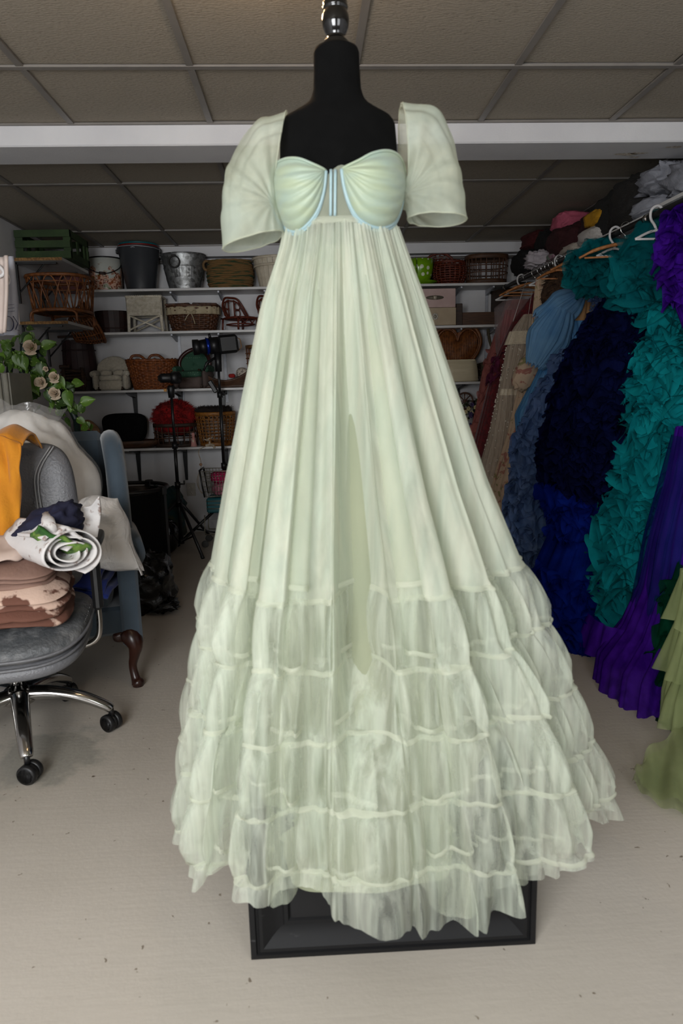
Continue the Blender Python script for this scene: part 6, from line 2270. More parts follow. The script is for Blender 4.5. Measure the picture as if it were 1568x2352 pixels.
# ---- white garments on hangers at the far left
rodl = thing('clothes_rail', 'short dark clothes rail at the left edge of the photo', 'clothes rail', (-1.44, 3.0, 1.80))
MB().tube([(-.0, -.35, 0), (-.0, .5, 0)], .014, 10).build('rail', BLACKM, rodl)
for yy in (-.3, .45):
    MB().tube([(0, yy, 0), (0, yy, CEIL-1.80-.008)], .010, 8).build('hanger_rod', BLACKM, rodl)
HGW = M('white_plastic', (206, 204, 204), .35)
GARC = [M('blush_garment', (198, 184, 176), .85, col2=(180, 164, 156), vs=5), M('grey_garment', (170, 172, 182), .6, col2=(150, 152, 164), vs=5), M('white_garment', (208, 200, 196), .85, col2=(190, 180, 176), vs=5)]
hd_ = PY(14, 590, 3.05)
labs = ('blush pleated garment on a white hanger at the left edge of the photo', 'pale grey plastic garment cover with dark blue lettering on a white hanger', 'cream garment hanging behind the grey garment cover')
for k, (yy, u0, u1, vb, mt) in enumerate(((2.86, -40, 16, 765, GARC[0]), (3.06, -10, 31, 770, GARC[1]), (3.2, 0, 34, 745, GARC[2]))):
    pt = PY(u1-12, 586, yy)
    hg = thing('hanger', 'white plastic hanger on the rail at the left edge, ' + ('nearest', 'middle', 'farthest')[k] + ' of three', 'hanger', (-1.44, yy, 1.80), group='white hangers at the left edge')
    dx = pt.x+1.44
    top = PY(20, 572, yy).z-1.80
    MB().tube(smoothpath([(-.0, 0, .028), (dx*.4, 0, .034), (dx*.85, 0, .0), (dx, 0, -.045), (dx*.8, 0, -.07)], 20), .007, 8).build('hook', HGW, hg)
    MB().tube([(dx*.8-.2, .0, -.13), (dx*.8, 0, -.07), (dx*.8+.02, .0, -.10)], .007, 8).build('shoulder_bar', HGW, hg)
    r0 = PY(u1, 600, yy)
    rb = PY(u1+4, vb, yy)
    gt = thing('hanging_garment', labs[k], 'garment', (r0.x, yy, rb.z))
    hh = r0.z-rb.z+.02
    MB().grid(lambda u, v: Vector((lerp(-.34, .0, u)+.012*sin(v*2+k)+(rb.x-r0.x)*(1-v), .022*sin(u*24+k*2)*(1-.6*v)+.008*sin(u*50), v*hh-.03*(1-u)*(v > .9))), 60, 14).build('cloth', mt, gt, solid=.004)
    if k == 1:
        bl = M('print_blue', (26, 30, 70), .6)
        cx = .0
        q = MB()
        for a0, a1 in ((0, 30),):
            pts = [(-.035+.022*cos(2*pi*i/20), -.035, .045+.030*sin(2*pi*i/20)) for i in range(20)]
            q.tube(pts, .006, 4, closed=True, flat=.2)
        q.tube([(-.012, -.035, .075), (.004, -.035, .045), (-.008, -.035, .02), (.006, -.035, .016)], .005, 4, flat=.2)
        for zz in (.092, .104, .118):
            q.tube([(-.05, -.034, zz), (-.004, -.034, zz+.004)], .0022, 4, flat=.3)
        q.build('printed_lettering', bl, gt)
# ---- grey cabinet and silver items at the left edge
cb = thing('storage_tower', 'grey ribbed storage tower at the left edge behind the batting bag', 'storage box', (-1.77, 3.9, 0))
tz = PY(10, 858, 3.9)
MB().box((0, .0, PY(10, 965, 3.9).z/2+.0), (.46, .36, PY(10, 965, 3.9).z), bev=.01).build('cabinet', M('grey_beige_laminate', (150, 140, 128), .6), cb, smooth=False)
zc_ = PY(10, 965, 3.9).z
xr = PY(22, 900, 3.72).x+1.77
for k in range(9):
    MB().box((xr-.02-.035*k, -.17, (zc_+tz.z)/2), (.026, .014, tz.z-zc_), bev=.004).build('rib', M('grey_green_plastic', (112, 108, 96), .5), cb, smooth=False)
MB().box((xr-.16, -.02, (zc_+tz.z)/2), (.32, .28, tz.z-zc_)).build('bin', M('grey_green_plastic', (112, 108, 96), .5), cb, smooth=False)
# ================================================================== right side: shelf, rod and the hanging dresses
RX, RZ = 1.70, 2.055
t = thing('wall_shelf', 'long white shelf on the right wall piled with folded clothes', 'shelf', (WR, 4.85, 2.108), group='shelves on the right wall')
MB().box((-.205, 0, .008), (.41, 2.46, .017)).build('board', MELAMINE, t, smooth=False)
MB().box((-.205, -1.2315, .008), (.41, .003, .017)).build('board_edge', CHIP, t, smooth=False, label='raw chipboard edge')
for yy in (-1.1, 0, 1.0):
    q = MB().box((-.012, yy, -.14), (.012, .02, .28)).box((-.2, yy, -.008), (.38, .02, .014))
    q.build('bracket', STEEL, t, smooth=False)
t = thing('wall_shelf', 'nearer white shelf board on the right wall at the edge of the photo', 'shelf', (WR, 2.95, 2.126), group='shelves on the right wall')
MB().box((-.205, 0, .008), (.41, 1.32, .017)).build('board', MELAMINE, t, smooth=False)
for yy in (-.5, .5):
    MB().box((-.012, yy, -.14), (.012, .02, .28)).box((-.2, yy, -.008), (.38, .02, .014)).build('bracket', STEEL, t, smooth=False)
rod = thing('clothes_rod', 'black clothes rod under the right wall shelf holding the gowns', 'clothes rod', (RX, 4.2, RZ))
MB().tube([(0, -2.2, 0), (0, 1.72, 0)], .0155, 14).build('tube', BLACKM, rod)
for yy in (-1.9, -.75, .5, 1.65):
    MB().tube([(0, yy, .0), (.05, yy, .03), (.505, yy, .03)], .008, 8).build('support_arm', BLACKM, rod)
    MB().tube([(0, yy-.012, 0), (0, yy+.012, 0)], .022, 14).build('support_ring', CHROME, rod)

WOODH = M('beech_hanger', (176, 118, 68), .45, col2=(150, 94, 50), vs=10, stretch=(6, 1, 1))


def wood_hanger(label, y, ang=0.0, wd=.21):
    t = thing('hanger', label, 'hanger', (RX, y, RZ), rz=ang, group='wooden hangers on the right rod')
    MB().tube(smoothpath([(.012, 0, .004), (.022, 0, .022), (0, 0, .034), (-.022, 0, .022), (-.024, 0, -.01), (0, 0, -.035), (0, 0, -.07)], 24), .0022, 6).build('hook', CHROME, t)
    MB().tube(smoothpath([(-wd, 0, -.135), (-wd*.6, .0, -.095), (0, 0, -.072), (wd*.6, 0, -.095), (wd, 0, -.135)], 20), [.010]*4+[.014]*13+[.010]*4, 8, flat=.7).build('shoulder_bar', WOODH, t)
    MB().tube([(-wd*.88, 0, -.135), (wd*.88, 0, -.135)], .005, 8).build('trouser_bar', WOODH, t)
    return t


def white_hanger(label, y, wd=.2):
    t = thing('hanger', label, 'hanger', (RX, y, RZ), group='white hangers on the right rod')
    MB().tube(smoothpath([(.018, 0, -.012), (.026, 0, .018), (0, 0, .036), (-.028, 0, .018), (-.030, 0, -.02), (-.01, 0, -.05), (0, 0, -.07)], 24), .0065, 8).build('hook', HGW, t)
    MB().tube(smoothpath([(-wd, 0, -.075-wd*.38), (0, 0, -.075), (wd, 0, -.075-wd*.38)], 16), .0065, 8).build('shoulder_bar', HGW, t)
    MB().tube([(-wd, 0, -.075-wd*.38), (wd, 0, -.075-wd*.38)], .0055, 8).build('lower_bar', HGW, t)
    return t


white_hanger('white plastic hanger at the far end of the right rod', 5.42)
wood_hanger('wooden hanger carrying the pink dress at the far end of the right rod', 5.30, .1)
wood_hanger('wooden hanger above the red velvet gown', 5.10, -.1)
wood_hanger('wooden hanger holding the light blue tulle dress', 4.46, .12)
white_hanger('white plastic hanger beside the light blue dress', 4.62)
wood_hanger('wooden hanger carrying the dusty blue ruffled strap', 4.12, .05, .24)
white_hanger('white plastic hanger above the teal tulle shoulder', 3.80, .10)
wood_hanger('pale wooden hanger lying over the teal tulle', 3.68, -.18, .23)
white_hanger('white plastic hanger nearest the end of the long right shelf', 3.36, .10)
for k in range(6):
    y = 4.98-.075*k
    t = thing('hanger', 'thin chrome hook in the bunch of empty hangers on the right rod', 'hanger', (RX, y, RZ), rz=.1*(k % 3-1), group='chrome hooks on the right rod')
    MB().tube(smoothpath([(.012, 0, .004), (.022, 0, .024), (0, 0, .036), (-.022, 0, .024), (-.024, 0, -.01), (0, 0, -.035), (0, 0, -.075)], 20), .0022, 6).build('hook', CHROME, t)
    MB().tube([(-.17, 0, -.13), (0, 0, -.075), (.17, 0, -.13)], .003, 6).build('wire_bar', CHROME, t)


# ------------------------------------------------------------------ lofted dresses
class Loft:
    """sections (v, u_left, u_right, depth y, half thickness) read from the photograph"""
    def __init__(s, secs, folds=14, amp=.02, seed=1, pw=.8):
        s.T = []
        for v, a, b_, y, ry in secs:
            p, q = PY(a, v, y), PY(b_, v, y)
            s.T.append(((p.z+q.z)/2, (p.x+q.x)/2, (q.x-p.x)/2, y, ry))
        s.T.sort(key=lambda r: r[0])
        s.z0, s.z1 = s.T[0][0], s.T[-1][0]
        s.f = fold_fn(seed, folds)
        s.f2 = fold_fn(seed+5, folds*3+1)
        s.amp, s.pw = amp, pw
        s.base = Vector((tab(s.T, s.z0)[0], tab(s.T, s.z0)[2], max(0, s.z0)))

    def pt(s, a, v, out=0.0):
        """a angle with 0 toward the camera, v 0 at the foot and 1 at the top"""
        z = lerp(s.z0, s.z1, v)
        cx, rx, cy, ry = tab(s.T, z)
        k = (s.f(a)*s.amp+s.f2(a)*s.amp*.3)*(.25+.75*(1-v))+out
        sx, c_ = sin(a), cos(a)
        x = cx+math.copysign(abs(sx)**s.pw, sx)*rx+sx*k
        y = cy-math.copysign(abs(c_)**s.pw, c_)*ry-c_*k
        return Vector((x, y, z))-s.base

    def body(s, name, mat, parent, v0=0.0, v1=1.0, n=120, m=40, solid=0.0):
        return MB().grid(lambda u, v: s.pt(2*pi*u, lerp(v0, v1, v)), n, m, wrap=True).build(name, mat, parent, solid=solid)


def gown(name, label, secs, mat, folds=14, amp=.02, seed=1, m=40, n=140):
    Lf = Loft(secs, folds, amp, seed)
    t = thing(name, label, 'dress', Lf.base)
    Lf.body('skirt', mat, t, n=n, m=m)
    return t, Lf


def ruffle_mesh(Lf, count, seed, width, length, wave, v0=0.0, v1=1.0, a0=-2.2, a1=2.2, seg=34, curl=.9):
    """gathered strips standing out from the body, each with a rippling free edge"""
    rnd_ = random.Random(seed)
    q = MB()
    for k in range(count):
        a, v = rnd_.uniform(a0, a1), rnd_.uniform(v0, v1)
        ha = rnd_.uniform(-.7, .7)
        wd, ln = width*rnd_.uniform(.7, 1.25), length*rnd_.uniform(.6, 1.3)
        zlen = max(.2, Lf.z1-Lf.z0)
        cx, rx, cy, ry = tab(Lf.T, lerp(Lf.z0, Lf.z1, v))
        rr = max(.08, (rx+ry)/2)
        ph1, ph2, kk = rnd_.uniform(0, 6.28), rnd_.uniform(0, 6.28), rnd_.uniform(.8, 1.3)
        rows = []
        for i in range(seg+1):
            s_ = i/seg
            m_ = wave*1.2*sin(s_*ln/wave*1.1*kk+ph2)
            aa = a+(s_-.5)*ln/rr*cos(ha)-m_*sin(ha)/rr
            vv = min(max(v+((s_-.5)*ln*sin(ha)+m_*cos(ha))/zlen, v0*.99), v1)
            p = Lf.pt(aa, vv, .0)
            n = Vector((sin(aa), -cos(aa), 0))
            up = Vector((0, 0, 1))
            tang = Vector((cos(aa), sin(aa), 0))
            w1 = sin(s_*ln/wave*2.1*kk+ph1)
            w2 = cos(s_*ln/wave*1.7*kk+ph2)
            taper = min(1, 6*s_, 6*(1-s_))
            for j in range(4):
                h_ = j/3
                rows.append(p+n*(wd*taper*(h_-.18*h_*h_)-.006)+(up*w1*curl+tang*w2*curl*.6)*wave*h_**1.2*.9-up*wd*.35*h_*h_)
        o0 = len(q.v)
        q.v += [tuple(r) for r in rows]
        for i in range(seg):
            for j in range(3):
                c = o0+i*4+j
                q.f.append((c, c+1, c+5, c+4))
    return q


# pink tulle dress in a garment cover
PINKT = tulle('dusty_rose_tulle', (156, 92, 88), .8, (176, 110, 102), 12, trans=.2)
tk, Lf = gown('tulle_dress', 'dusty rose ruffled dress nearest the back shelves', [(690, 1165, 1215, 5.34, .08), (760, 1140, 1215, 5.34, .10), (850, 1110, 1190, 5.34, .12), (940, 1095, 1180, 5.34, .14), (1060, 1066, 1170, 5.34, .16)], PINKT, 9, .015, 3)
ruffle_mesh(Lf, 46, 3, .035, .22, .03, .0, .75).build('ruffles', PINKT, tk, kind='stuff')
COVER = tulle('garment_cover_film', (198, 184, 184), .32, (180, 166, 168), 8)
gc_, Lf = gown('garment_cover', 'sheer white garment cover over the dusty rose and red gown tops', [(682, 1168, 1226, 5.22, .06), (706, 1136, 1226, 5.22, .08), (800, 1141, 1216, 5.22, .09), (830, 1146, 1210, 5.22, .09)], COVER, 7, .008, 13)
gc_['category'] = 'garment cover'
REDS = M('scarlet_satin', (150, 18, 18), .5, col2=(110, 10, 12), vs=8)
rs, Lf = gown('satin_top', 'scarlet satin top showing through the sheer garment cover', [(712, 1160, 1200, 5.25, .03), (760, 1150, 1190, 5.25, .04), (790, 1150, 1185, 5.25, .03)], REDS, 7, .008, 23)
# red velvet gown
VELR = M('crimson_velvet', (72, 8, 14), .9, col2=(104, 12, 20), vs=40, lo=.45, hi=.7, sheen=.25, bump=.3, bs=90)
rv, Lf = gown('velvet_gown', 'dark crimson velvet gown beside the white beaded one', [(672, 1226, 1240, 5.06, .03), (735, 1178, 1262, 5.06, .06), (830, 1136, 1240, 5.06, .10), (930, 1112, 1215, 5.06, .13), (1060, 1080, 1190, 5.06, .17), (1180, 1050, 1170, 5.06, .2)], VELR, 10, .012, 4)
MAG = M('magenta_frill', (90, 12, 52), .85, col2=(70, 8, 40), vs=20)
ruffle_mesh(Lf, 12, 9, .04, .16, .025, .62, .74, -1.9, -.6).build('frill', MAG, rv, kind='stuff', label='magenta frill at the waist')
MB().tube([PY(1206, 650, 5.02)-Lf.base, PY(1178, 738, 5.0)-Lf.base], .006, 6, flat=.3).build('hanging_loop', M('white_ribbon', (206, 200, 194), .7), rv)
# white beaded gown
BEADW = tulle('ivory_beaded_net', (198, 184, 166), .88, (182, 166, 148), 40, trans=.2, stretch=(3, 3, .3))
SATW = M('ivory_satin', (206, 194, 170), .5, col2=(190, 176, 152), vs=60)
wb, Lf = gown('beaded_gown', 'ivory net gown sewn with pearls hanging beside the crimson velvet', [(722, 1204, 1222, 4.82, .03), (760, 1176, 1236, 4.82, .07), (800, 1166, 1232, 4.82, .09), (890, 1150, 1194, 4.82, .10), (910, 1146, 1196, 4.82, .10), (1000, 1128, 1200, 4.82, .15), (1100, 1100, 1206, 4.82, .19), (1250, 1120, 1230, 4.82, .2)], BEADW, 15, .022, 5)
MB().grid(lambda u, v: Lf.pt(lerp(-1.4, .9, u), lerp(.665, .692, v), .006), 30, 4).build('waist_band', SATW, wb)
MB().grid(lambda u, v: Lf.pt(lerp(-1.7, .2, u), lerp(.875, .93, v), .008+.012*(1-v)+.004*sin(u*30)), 30, 8).build('shoulder_cape', SATW, wb)
q = MB()
rnd = random.Random(5)
for k in range(260):
    a, v = rnd.uniform(-1.75, 1.2), rnd.uniform(.05, .93)
    if k < 90:
        a = -1.62+rnd.uniform(-.06, .06)
    p = Lf.pt(a, v, .005)
    q.blob(p, (.011, .011, .011), 1, 0, n=6, m=4, pw=1)
q.build('pearls', M('pearl', (220, 212, 196), .2), wb, kind='stuff')
MB().tube([PY(1222, 664, 4.82)-Lf.base, PY(1212, 728, 4.8)-Lf.base], .004, 6, flat=.3).build('hanging_loop', M('white_ribbon', (206, 200, 194), .7), wb)


def floral(name, base, c1, c2):
    m, nt, b, out = new_mat(name)
    L = nt.links.new
    tc = nd(nt, 'ShaderNodeTexCoord')
    last = None
    for sc, th, col in ((7, .62, c1), (9, .64, c2)):
        nz = nd(nt, 'ShaderNodeTexNoise', Scale=sc*1.6, Detail=5.0, Distortion=1.2)
        mp = nd(nt, 'ShaderNodeMapping')
        mp.inputs['Location'].default_value = (sc, sc*2, 0)
        L(tc.outputs['Object'], mp.inputs[0])
        L(mp.outputs[0], nz.inputs['Vector'])
        rp = nd(nt, 'ShaderNodeValToRGB')
        rp.color_ramp.elements[0].position, rp.color_ramp.elements[1].position = th-.05, th
        L(nz.outputs[0], rp.inputs[0])
        mx = nd(nt, 'ShaderNodeMixRGB')
        L(rp.outputs[0], mx.inputs[0])
        if last:
            L(last.outputs[0], mx.inputs[1])
        else:
            mx.inputs[1].default_value = (*srgb(base), 1)
        mx.inputs[2].default_value = (*srgb(col), 1)
        last = mx
    L(last.outputs[0], b.inputs['Base Color'])
    b.inputs['Roughness'].default_value = .85
    return m


FLOR = floral('floral_chiffon', (190, 166, 140), (160, 104, 92), (134, 128, 84))
fl, Lf = gown('floral_dress', 'cream chiffon dress with a faded rose print beside the beaded gown', [(640, 1232, 1262, 4.60, .03), (760, 1222, 1280, 4.60, .08), (880, 1196, 1270, 4.60, .11), (1000, 1170, 1275, 4.60, .15), (1120, 1132, 1280, 4.60, .2), (1300, 1150, 1290, 4.60, .22), (1350, 1168, 1290, 4.60, .22)], FLOR, 12, .016, 6)
MB().blob(PY(1207, 855, 4.48)-Lf.base, (.14, .10, .24), 6, .18, 3, fold=.08, R=Matrix.Rotation(.45, 3, 'Y')).build('puff_sleeve', FLOR, fl)
FURB = M('brown_boa', (70, 48, 30), .95, col2=(48, 32, 20), vs=30, bump=.8, bs=60)
t = thing('fur_collar', 'brown fur collar hanging on the rod behind the light blue dress', 'fur collar', PY(1284, 668, 4.50)-Vector((0, 0, .16)))
MB().blob((0, 0, .16), (.20, .12, .26), 8, .2, 3, R=Matrix.Rotation(.4, 3, 'Y')).build('pelt', FURB, t)
q = MB()
for k in range(500):
    n = Vector((rnd.uniform(-1, 1), rnd.uniform(-1, .2), rnd.uniform(-1, 1))).normalized()
    p = Vector((n.x*.10, n.y*.06, .16+n.z*.13))
    d_ = (n+Vector((rnd.uniform(-.5, .5), rnd.uniform(-.5, .5), -.6))).normalized()
    s_ = d_.orthogonal().normalized()*.003
    q.add([p-s_, p+s_, p+d_*.045], [(0, 1, 2)])
q.build('hair', FURB, t, kind='stuff')
# light blue tulle dress
LB = tulle('light_blue_tulle', (112, 168, 216), .85, (84, 146, 206), 7, trans=.25, stretch=(4, 4, .6))
LB2 = tulle('light_blue_sheer', (128, 174, 212), .80, (104, 154, 200), 7, trans=.3)
lb, Lf = gown('tulle_dress', 'light blue tulle dress with puff sleeves in the middle of the rod', [(655, 1310, 1345, 4.42, .03), (700, 1262, 1350, 4.42, .06), (735, 1246, 1345, 4.42, .08), (800, 1262, 1352, 4.42, .10), (880, 1225, 1330, 4.42, .12), (950, 1190, 1320, 4.42, .15), (1060, 1200, 1310, 4.42, .17)], LB, 15, .018, 7)
def puff(c, ang, w0, w1, w2, ht, dp, seed, n=100):
    """gathered puff sleeve: narrow gathered ends, wide crumpled middle"""
    f, f2 = fold_fn(seed, 15), fold_fn(seed+2, 31)
    R_ = Matrix.Rotation(ang, 3, 'Y')
    sd = Vector((seed, seed*2.3, 0))
    def fn(u, v):
        a = 2*pi*u
        w_ = lerp(w0, w1, min(1, v*2)**.7) if v < .5 else lerp(w1, w2, ((v-.5)*2)**1.6)
        k = 1+.10*f(a)+.05*f2(a)+.16*mn.noise(Vector((cos(a)*1.6, sin(a)*1.6, v*3))+sd)
        return c+R_@Vector((sin(a)*w_*k, -cos(a)*w_*k*dp, lerp(-ht/2, ht/2, v)+.012*f(a)))
    return MB().grid(fn, n, 30, wrap=True)


puff(PY(1288, 712, 4.30)-Lf.base, .95, .085, .105, .035, .30, .6, 3).build('puff_sleeve', LB2, lb)
puff(PY(1258, 778, 4.27)-Lf.base, .45, .06, .125, .075, .36, .6, 7).build('puff_sleeve', LB2, lb)
q = MB()
for k in range(24):
    a = lerp(-1.8, 1.6, k/23)
    q.tube([Lf.pt(a, .70, .012), Lf.pt(a+.02, .735, .010)], .010, 5)
q.build('smocking', LB, lb, kind='stuff')
MB().grid(lambda u, v: Lf.pt(lerp(-.2, 1.2, u), lerp(.80, .93, v), .012), 16, 10).build('inner_cup', M('nude_lining', (176, 130, 84), .7), lb)
q = MB()
MB().tube([PY(1336, 622, 4.42)-Lf.base, PY(1336, 672, 4.40)-Lf.base], .004, 6).build('hanging_loop', M('white_ribbon', (206, 200, 194), .7), lb)
# dusty blue ruffled gown
DB_ = tulle('dusty_blue_tulle', (100, 124, 168), .86, (78, 104, 150), 14, trans=.2)
db, Lf = gown('ruffled_gown', 'dusty blue gown covered in tulle ruffles left of the navy one', [(800, 1290, 1360, 4.12, .08), (900, 1236, 1350, 4.12, .11), (1000, 1190, 1330, 4.12, .15), (1100, 1182, 1330, 4.12, .18), (1200, 1168, 1340, 4.12, .22), (1300, 1186, 1350, 4.10, .24), (1390, 1216, 1350, 4.08, .24)], DB_, 11, .02, 8)
ruffle_mesh(Lf, 210, 11, .050, .26, .030, .0, .98).build('ruffles', DB_, db, kind='stuff')
q = MB()
st_pts = [PY(u, v, 4.02)-Lf.base for u, v in ((1357, 622), (1364, 660), (1372, 700), (1366, 740), (1350, 790), (1330, 830))]
rnd = random.Random(31)
for k in range(120):
    p = curve(st_pts, rnd.random())+Vector((rnd.uniform(-.035, .035), rnd.uniform(-.03, .01), rnd.uniform(-.02, .02)))
    ph = rnd.uniform(0, 6.28)
    q.grid(lambda u, v: p+Vector(((u-.5)*.06, -.03*v+.006*sin(u*14+ph), .014*sin(u*12+ph)*v+.01*cos(ph)*(u-.5))), 10, 2)
q.build('ruffled_strap', DB_, db, kind='stuff')
GG = tulle('grey_green_chiffon', (150, 168, 168), .8, (132, 152, 152), 8)
gg, Lf = gown('chiffon_sleeve', 'pale grey green chiffon sleeve hanging before the dusty blue ruffles', [(636, 1418, 1428, 3.86, .015), (690, 1392, 1426, 3.86, .04), (740, 1374, 1412, 3.86, .05), (760, 1380, 1398, 3.86, .03)], GG, 6, .006, 9)
# navy gown
NVY = tulle('midnight_tulle', (14, 20, 58), .92, (8, 11, 34), 10, trans=.12)
nvg, Lf = gown('ruffled_gown', 'midnight navy gown smothered in fine tulle frills', [(640, 1440, 1480, 3.56, .05), (720, 1372, 1540, 3.56, .16), (800, 1322, 1560, 3.54, .22), (900, 1290, 1540, 3.54, .26), (1000, 1268, 1510, 3.54, .28), (1080, 1262, 1480, 3.54, .28), (1140, 1310, 1460, 3.54, .24)], NVY, 13, .02, 10)
ruffle_mesh(Lf, 330, 13, .055, .22, .020, .02, .93, seg=26).build('ruffles', NVY, nvg, kind='stuff')
# royal blue gown
RYL = tulle('royal_blue_tulle', (14, 36, 128), .88, (8, 24, 98), 9, trans=.2)
ry_, Lf = gown('ruffled_gown', 'royal blue gown with a ruffled hem on the floor under the navy one', [(650, 1418, 1440, 3.74, .03), (760, 1340, 1440, 3.76, .10), (850, 1302, 1440, 3.76, .13), (950, 1280, 1440, 3.76, .15), (1060, 1262, 1430, 3.70, .18), (1120, 1256, 1420, 3.6, .2), (1200, 1290, 1420, 3.5, .2), (1290, 1250, 1410, 3.42, .22), (1380, 1226, 1400, 3.34, .26), (1470, 1262, 1400, 3.26, .26)], RYL, 12, .02, 11)
ruffle_mesh(Lf, 60, 17, .055, .28, .035, .28, .42).build('ruffles', RYL, ry_, kind='stuff')
ruffle_mesh(Lf, 95, 18, .06, .30, .036, .0, .20).build('ruffles', RYL, ry_, kind='stuff')
ruffle_mesh(Lf, 60, 19, .04, .2, .025, .45, .8, -2.2, -.8).build('ruffles', RYL, ry_, kind='stuff')
# teal gown
TL = tulle('teal_tulle', (20, 142, 148), .90, (10, 118, 126), 8, trans=.25)
TL2 = tulle('teal_net', (20, 122, 128), .70, (12, 102, 110), 8, trans=.3)
tl, Lf = gown('ruffled_gown', 'teal gown covered in big rosette ruffles beside the violet one', [(690, 1490, 1620, 3.34, .10), (780, 1486, 1630, 3.32, .14), (880, 1452, 1600, 3.30, .17), (980, 1440, 1550, 3.28, .18), (1080, 1420, 1530, 3.26, .19), (1180, 1404, 1512, 3.24, .2), (1290, 1368, 1490, 3.20, .21), (1370, 1372, 1470, 3.18, .2), (1425, 1405, 1460, 3.18, .14)], TL, 11, .02, 12)
ruffle_mesh(Lf, 170, 21, .075, .50, .055, .02, .99, seg=44, curl=1.0).build('ruffles', TL, tl, kind='stuff')
for secs, sd in (([(548, 1372, 1392, 3.92, .03), (580, 1322, 1402, 3.92, .08), (630, 1318, 1400, 3.92, .09), (665, 1350, 1400, 3.92, .05)], 61), ([(486, 1500, 1524, 3.50, .03), (530, 1462, 1545, 3.48, .08), (590, 1420, 1555, 3.46, .12), (660, 1412, 1548, 3.42, .13), (720, 1456, 1545, 3.38, .10)], 62)):
    Lp = Loft(secs, 9, .03, sd)
    Lp.base = Lf.base
    Lp.body('tulle_puff', TL2, tl)
    ruffle_mesh(Lp, 34, sd, .06, .40, .055, .03, .95, curl=.8).build('tulle_layers', TL2, tl, kind='stuff')
# purple gown
PU = tulle('violet_tulle', (76, 28, 158), .84, (56, 14, 126), 8, trans=.25, stretch=(3, 3, .5))
pu, Lf = gown('tulle_gown', 'violet tulle gown with a trailing hem at the right edge of the photo', [(980, 1565, 1700, 2.90, .12), (1100, 1546, 1700, 2.88, .15), (1230, 1512, 1700, 2.86, .17), (1350, 1490, 1670, 2.82, .19), (1450, 1450, 1640, 2.76, .22), (1520, 1400, 1620, 2.70, .26), (1590, 1392, 1590, 2.60, .26), (1628, 1386, 1560, 2.54, .24)], PU, 15, .026, 14, m=50, n=200)
PB = tulle('blue_violet_net', (26, 50, 128), .45, (18, 40, 110), 8)
Lo = Loft([(1000, 1556, 1700, 2.90, .14), (1230, 1498, 1700, 2.86, .19), (1440, 1464, 1660, 2.80, .22)], 13, .02, 44)
Lo.base = Lf.base
Lo.body('overskirt', PB, pu)
Lh = Loft([(1415, 1362, 1520, 3.0, .20), (1490, 1340, 1500, 2.98, .24)], 17, .02, 45)
Lh.base = Lf.base
Lh.body('train', PU, pu, m=10)
Lp = Loft([(470, 1556, 1640, 3.12, .05), (540, 1530, 1680, 3.10, .10), (620, 1528, 1680, 3.08, .12), (680, 1556, 1680, 3.06, .10), (840, 1620, 1700, 3.0, .09), (985, 1630, 1700, 2.95, .09)], 10, .03, 63)
Lp.base = Lf.base
Lp.body('bodice', PU, pu)
ruffle_mesh(Lp, 46, 64, .06, .45, .055, .60, .97, curl=.8).build('tulle_layers', PU, pu, kind='stuff')
# dark green and sage gowns at the right edge
DG = tulle('bottle_green_tulle', (14, 66, 46), .86, (8, 48, 34), 9, trans=.2)
dg, Lf = gown('ruffled_gown', 'bottle green tulle gown between the violet and sage ones', [(1300, 1572, 1680, 2.62, .12), (1400, 1552, 1680, 2.58, .18), (1550, 1530, 1680, 2.46, .22), (1640, 1528, 1660, 2.36, .22), (1715, 1538, 1640, 2.28, .2)], DG, 12, .02, 15)
ruffle_mesh(Lf, 70, 25, .05, .3, .03, .0, .95).build('ruffles', DG, dg, kind='stuff')
SG = tulle('moss_tulle', (170, 180, 128), .55, (154, 166, 116), 8, trans=.35)
sg, Lf = gown('tulle_gown', 'pale moss green layered tulle gown with a train on the floor at the right edge', [(1310, 1572, 1720, 2.36, .08), (1400, 1570, 1720, 2.34, .10), (1480, 1562, 1720, 2.30, .12), (1600, 1548, 1720, 2.24, .13), (1660, 1552, 1720, 2.22, .13)], SG, 12, .03, 16)
for k, (v0, v1, o_) in enumerate(((.62, .95, .02), (.30, .62, .035), (.02, .32, .04))):
    MB().grid(lambda u, v: Lf.pt(lerp(-2.2, 1.2, u), lerp(v1, v0+.05*mn.noise(Vector((u*4, k*3.1, 0))), v), o_*v+(.018*sin(u*34+k)+.014*sin(u*15+2*k))*v), 90, 14).build('flounce', SG, sg)
# train lying on the floor, pointed toward the gown
tp = [PZ(1450, 1805), PZ(1490, 1846), PZ(1568, 1886), PZ(1700, 1900)]
bp_ = [PZ(1478, 1775), PZ(1545, 1725), PZ(1600, 1720), PZ(1700, 1720)]
def train(u, v):
    a, b_ = curve(tp, u), curve(bp_, u)
    p = lerp(a, b_, v)
    return Vector((p.x, p.y, .014+.08*v*v*u+.030*abs(sin(u*9+v*4))*(.3+.7*v)+.010*sin(u*23+v*7)))-Lf.base
MB().grid(train, 50, 20).build('train', SG, sg)
MB().grid(lambda u, v: train(u, v)+Vector((.01, .02, .014+.01*sin(u*13))), 50, 20).build('train', SG, sg)

# ------------------------------------------------------------------ folded clothes on the right shelf
ZR = 2.126
def heap(name, label, cat, u, v, y, w_, d_, h_, mat, seed, x=None, rz=0.0, z=None, amp=.16, fold=.08, roll=0.0):
    zz = ZR if z is None else z
    if x is None:
        # sits on the shelf: depth gives the position along the pixel ray
        p = PY(u, v, y)
        x = min(max(p.x, 1.80+w_*.30), WR-.02-w_*.5)
    o = thing(name, label, cat, (x, y, zz), rz)
    MB().blob((0, 0, h_/2), (w_, d_, h_), seed, amp, 2.6, n=44, m=28, fold=fold, pw=.62, R=Matrix.Rotation(roll, 3, 'Y') if roll else None).build('cloth', mat, o)
    return o


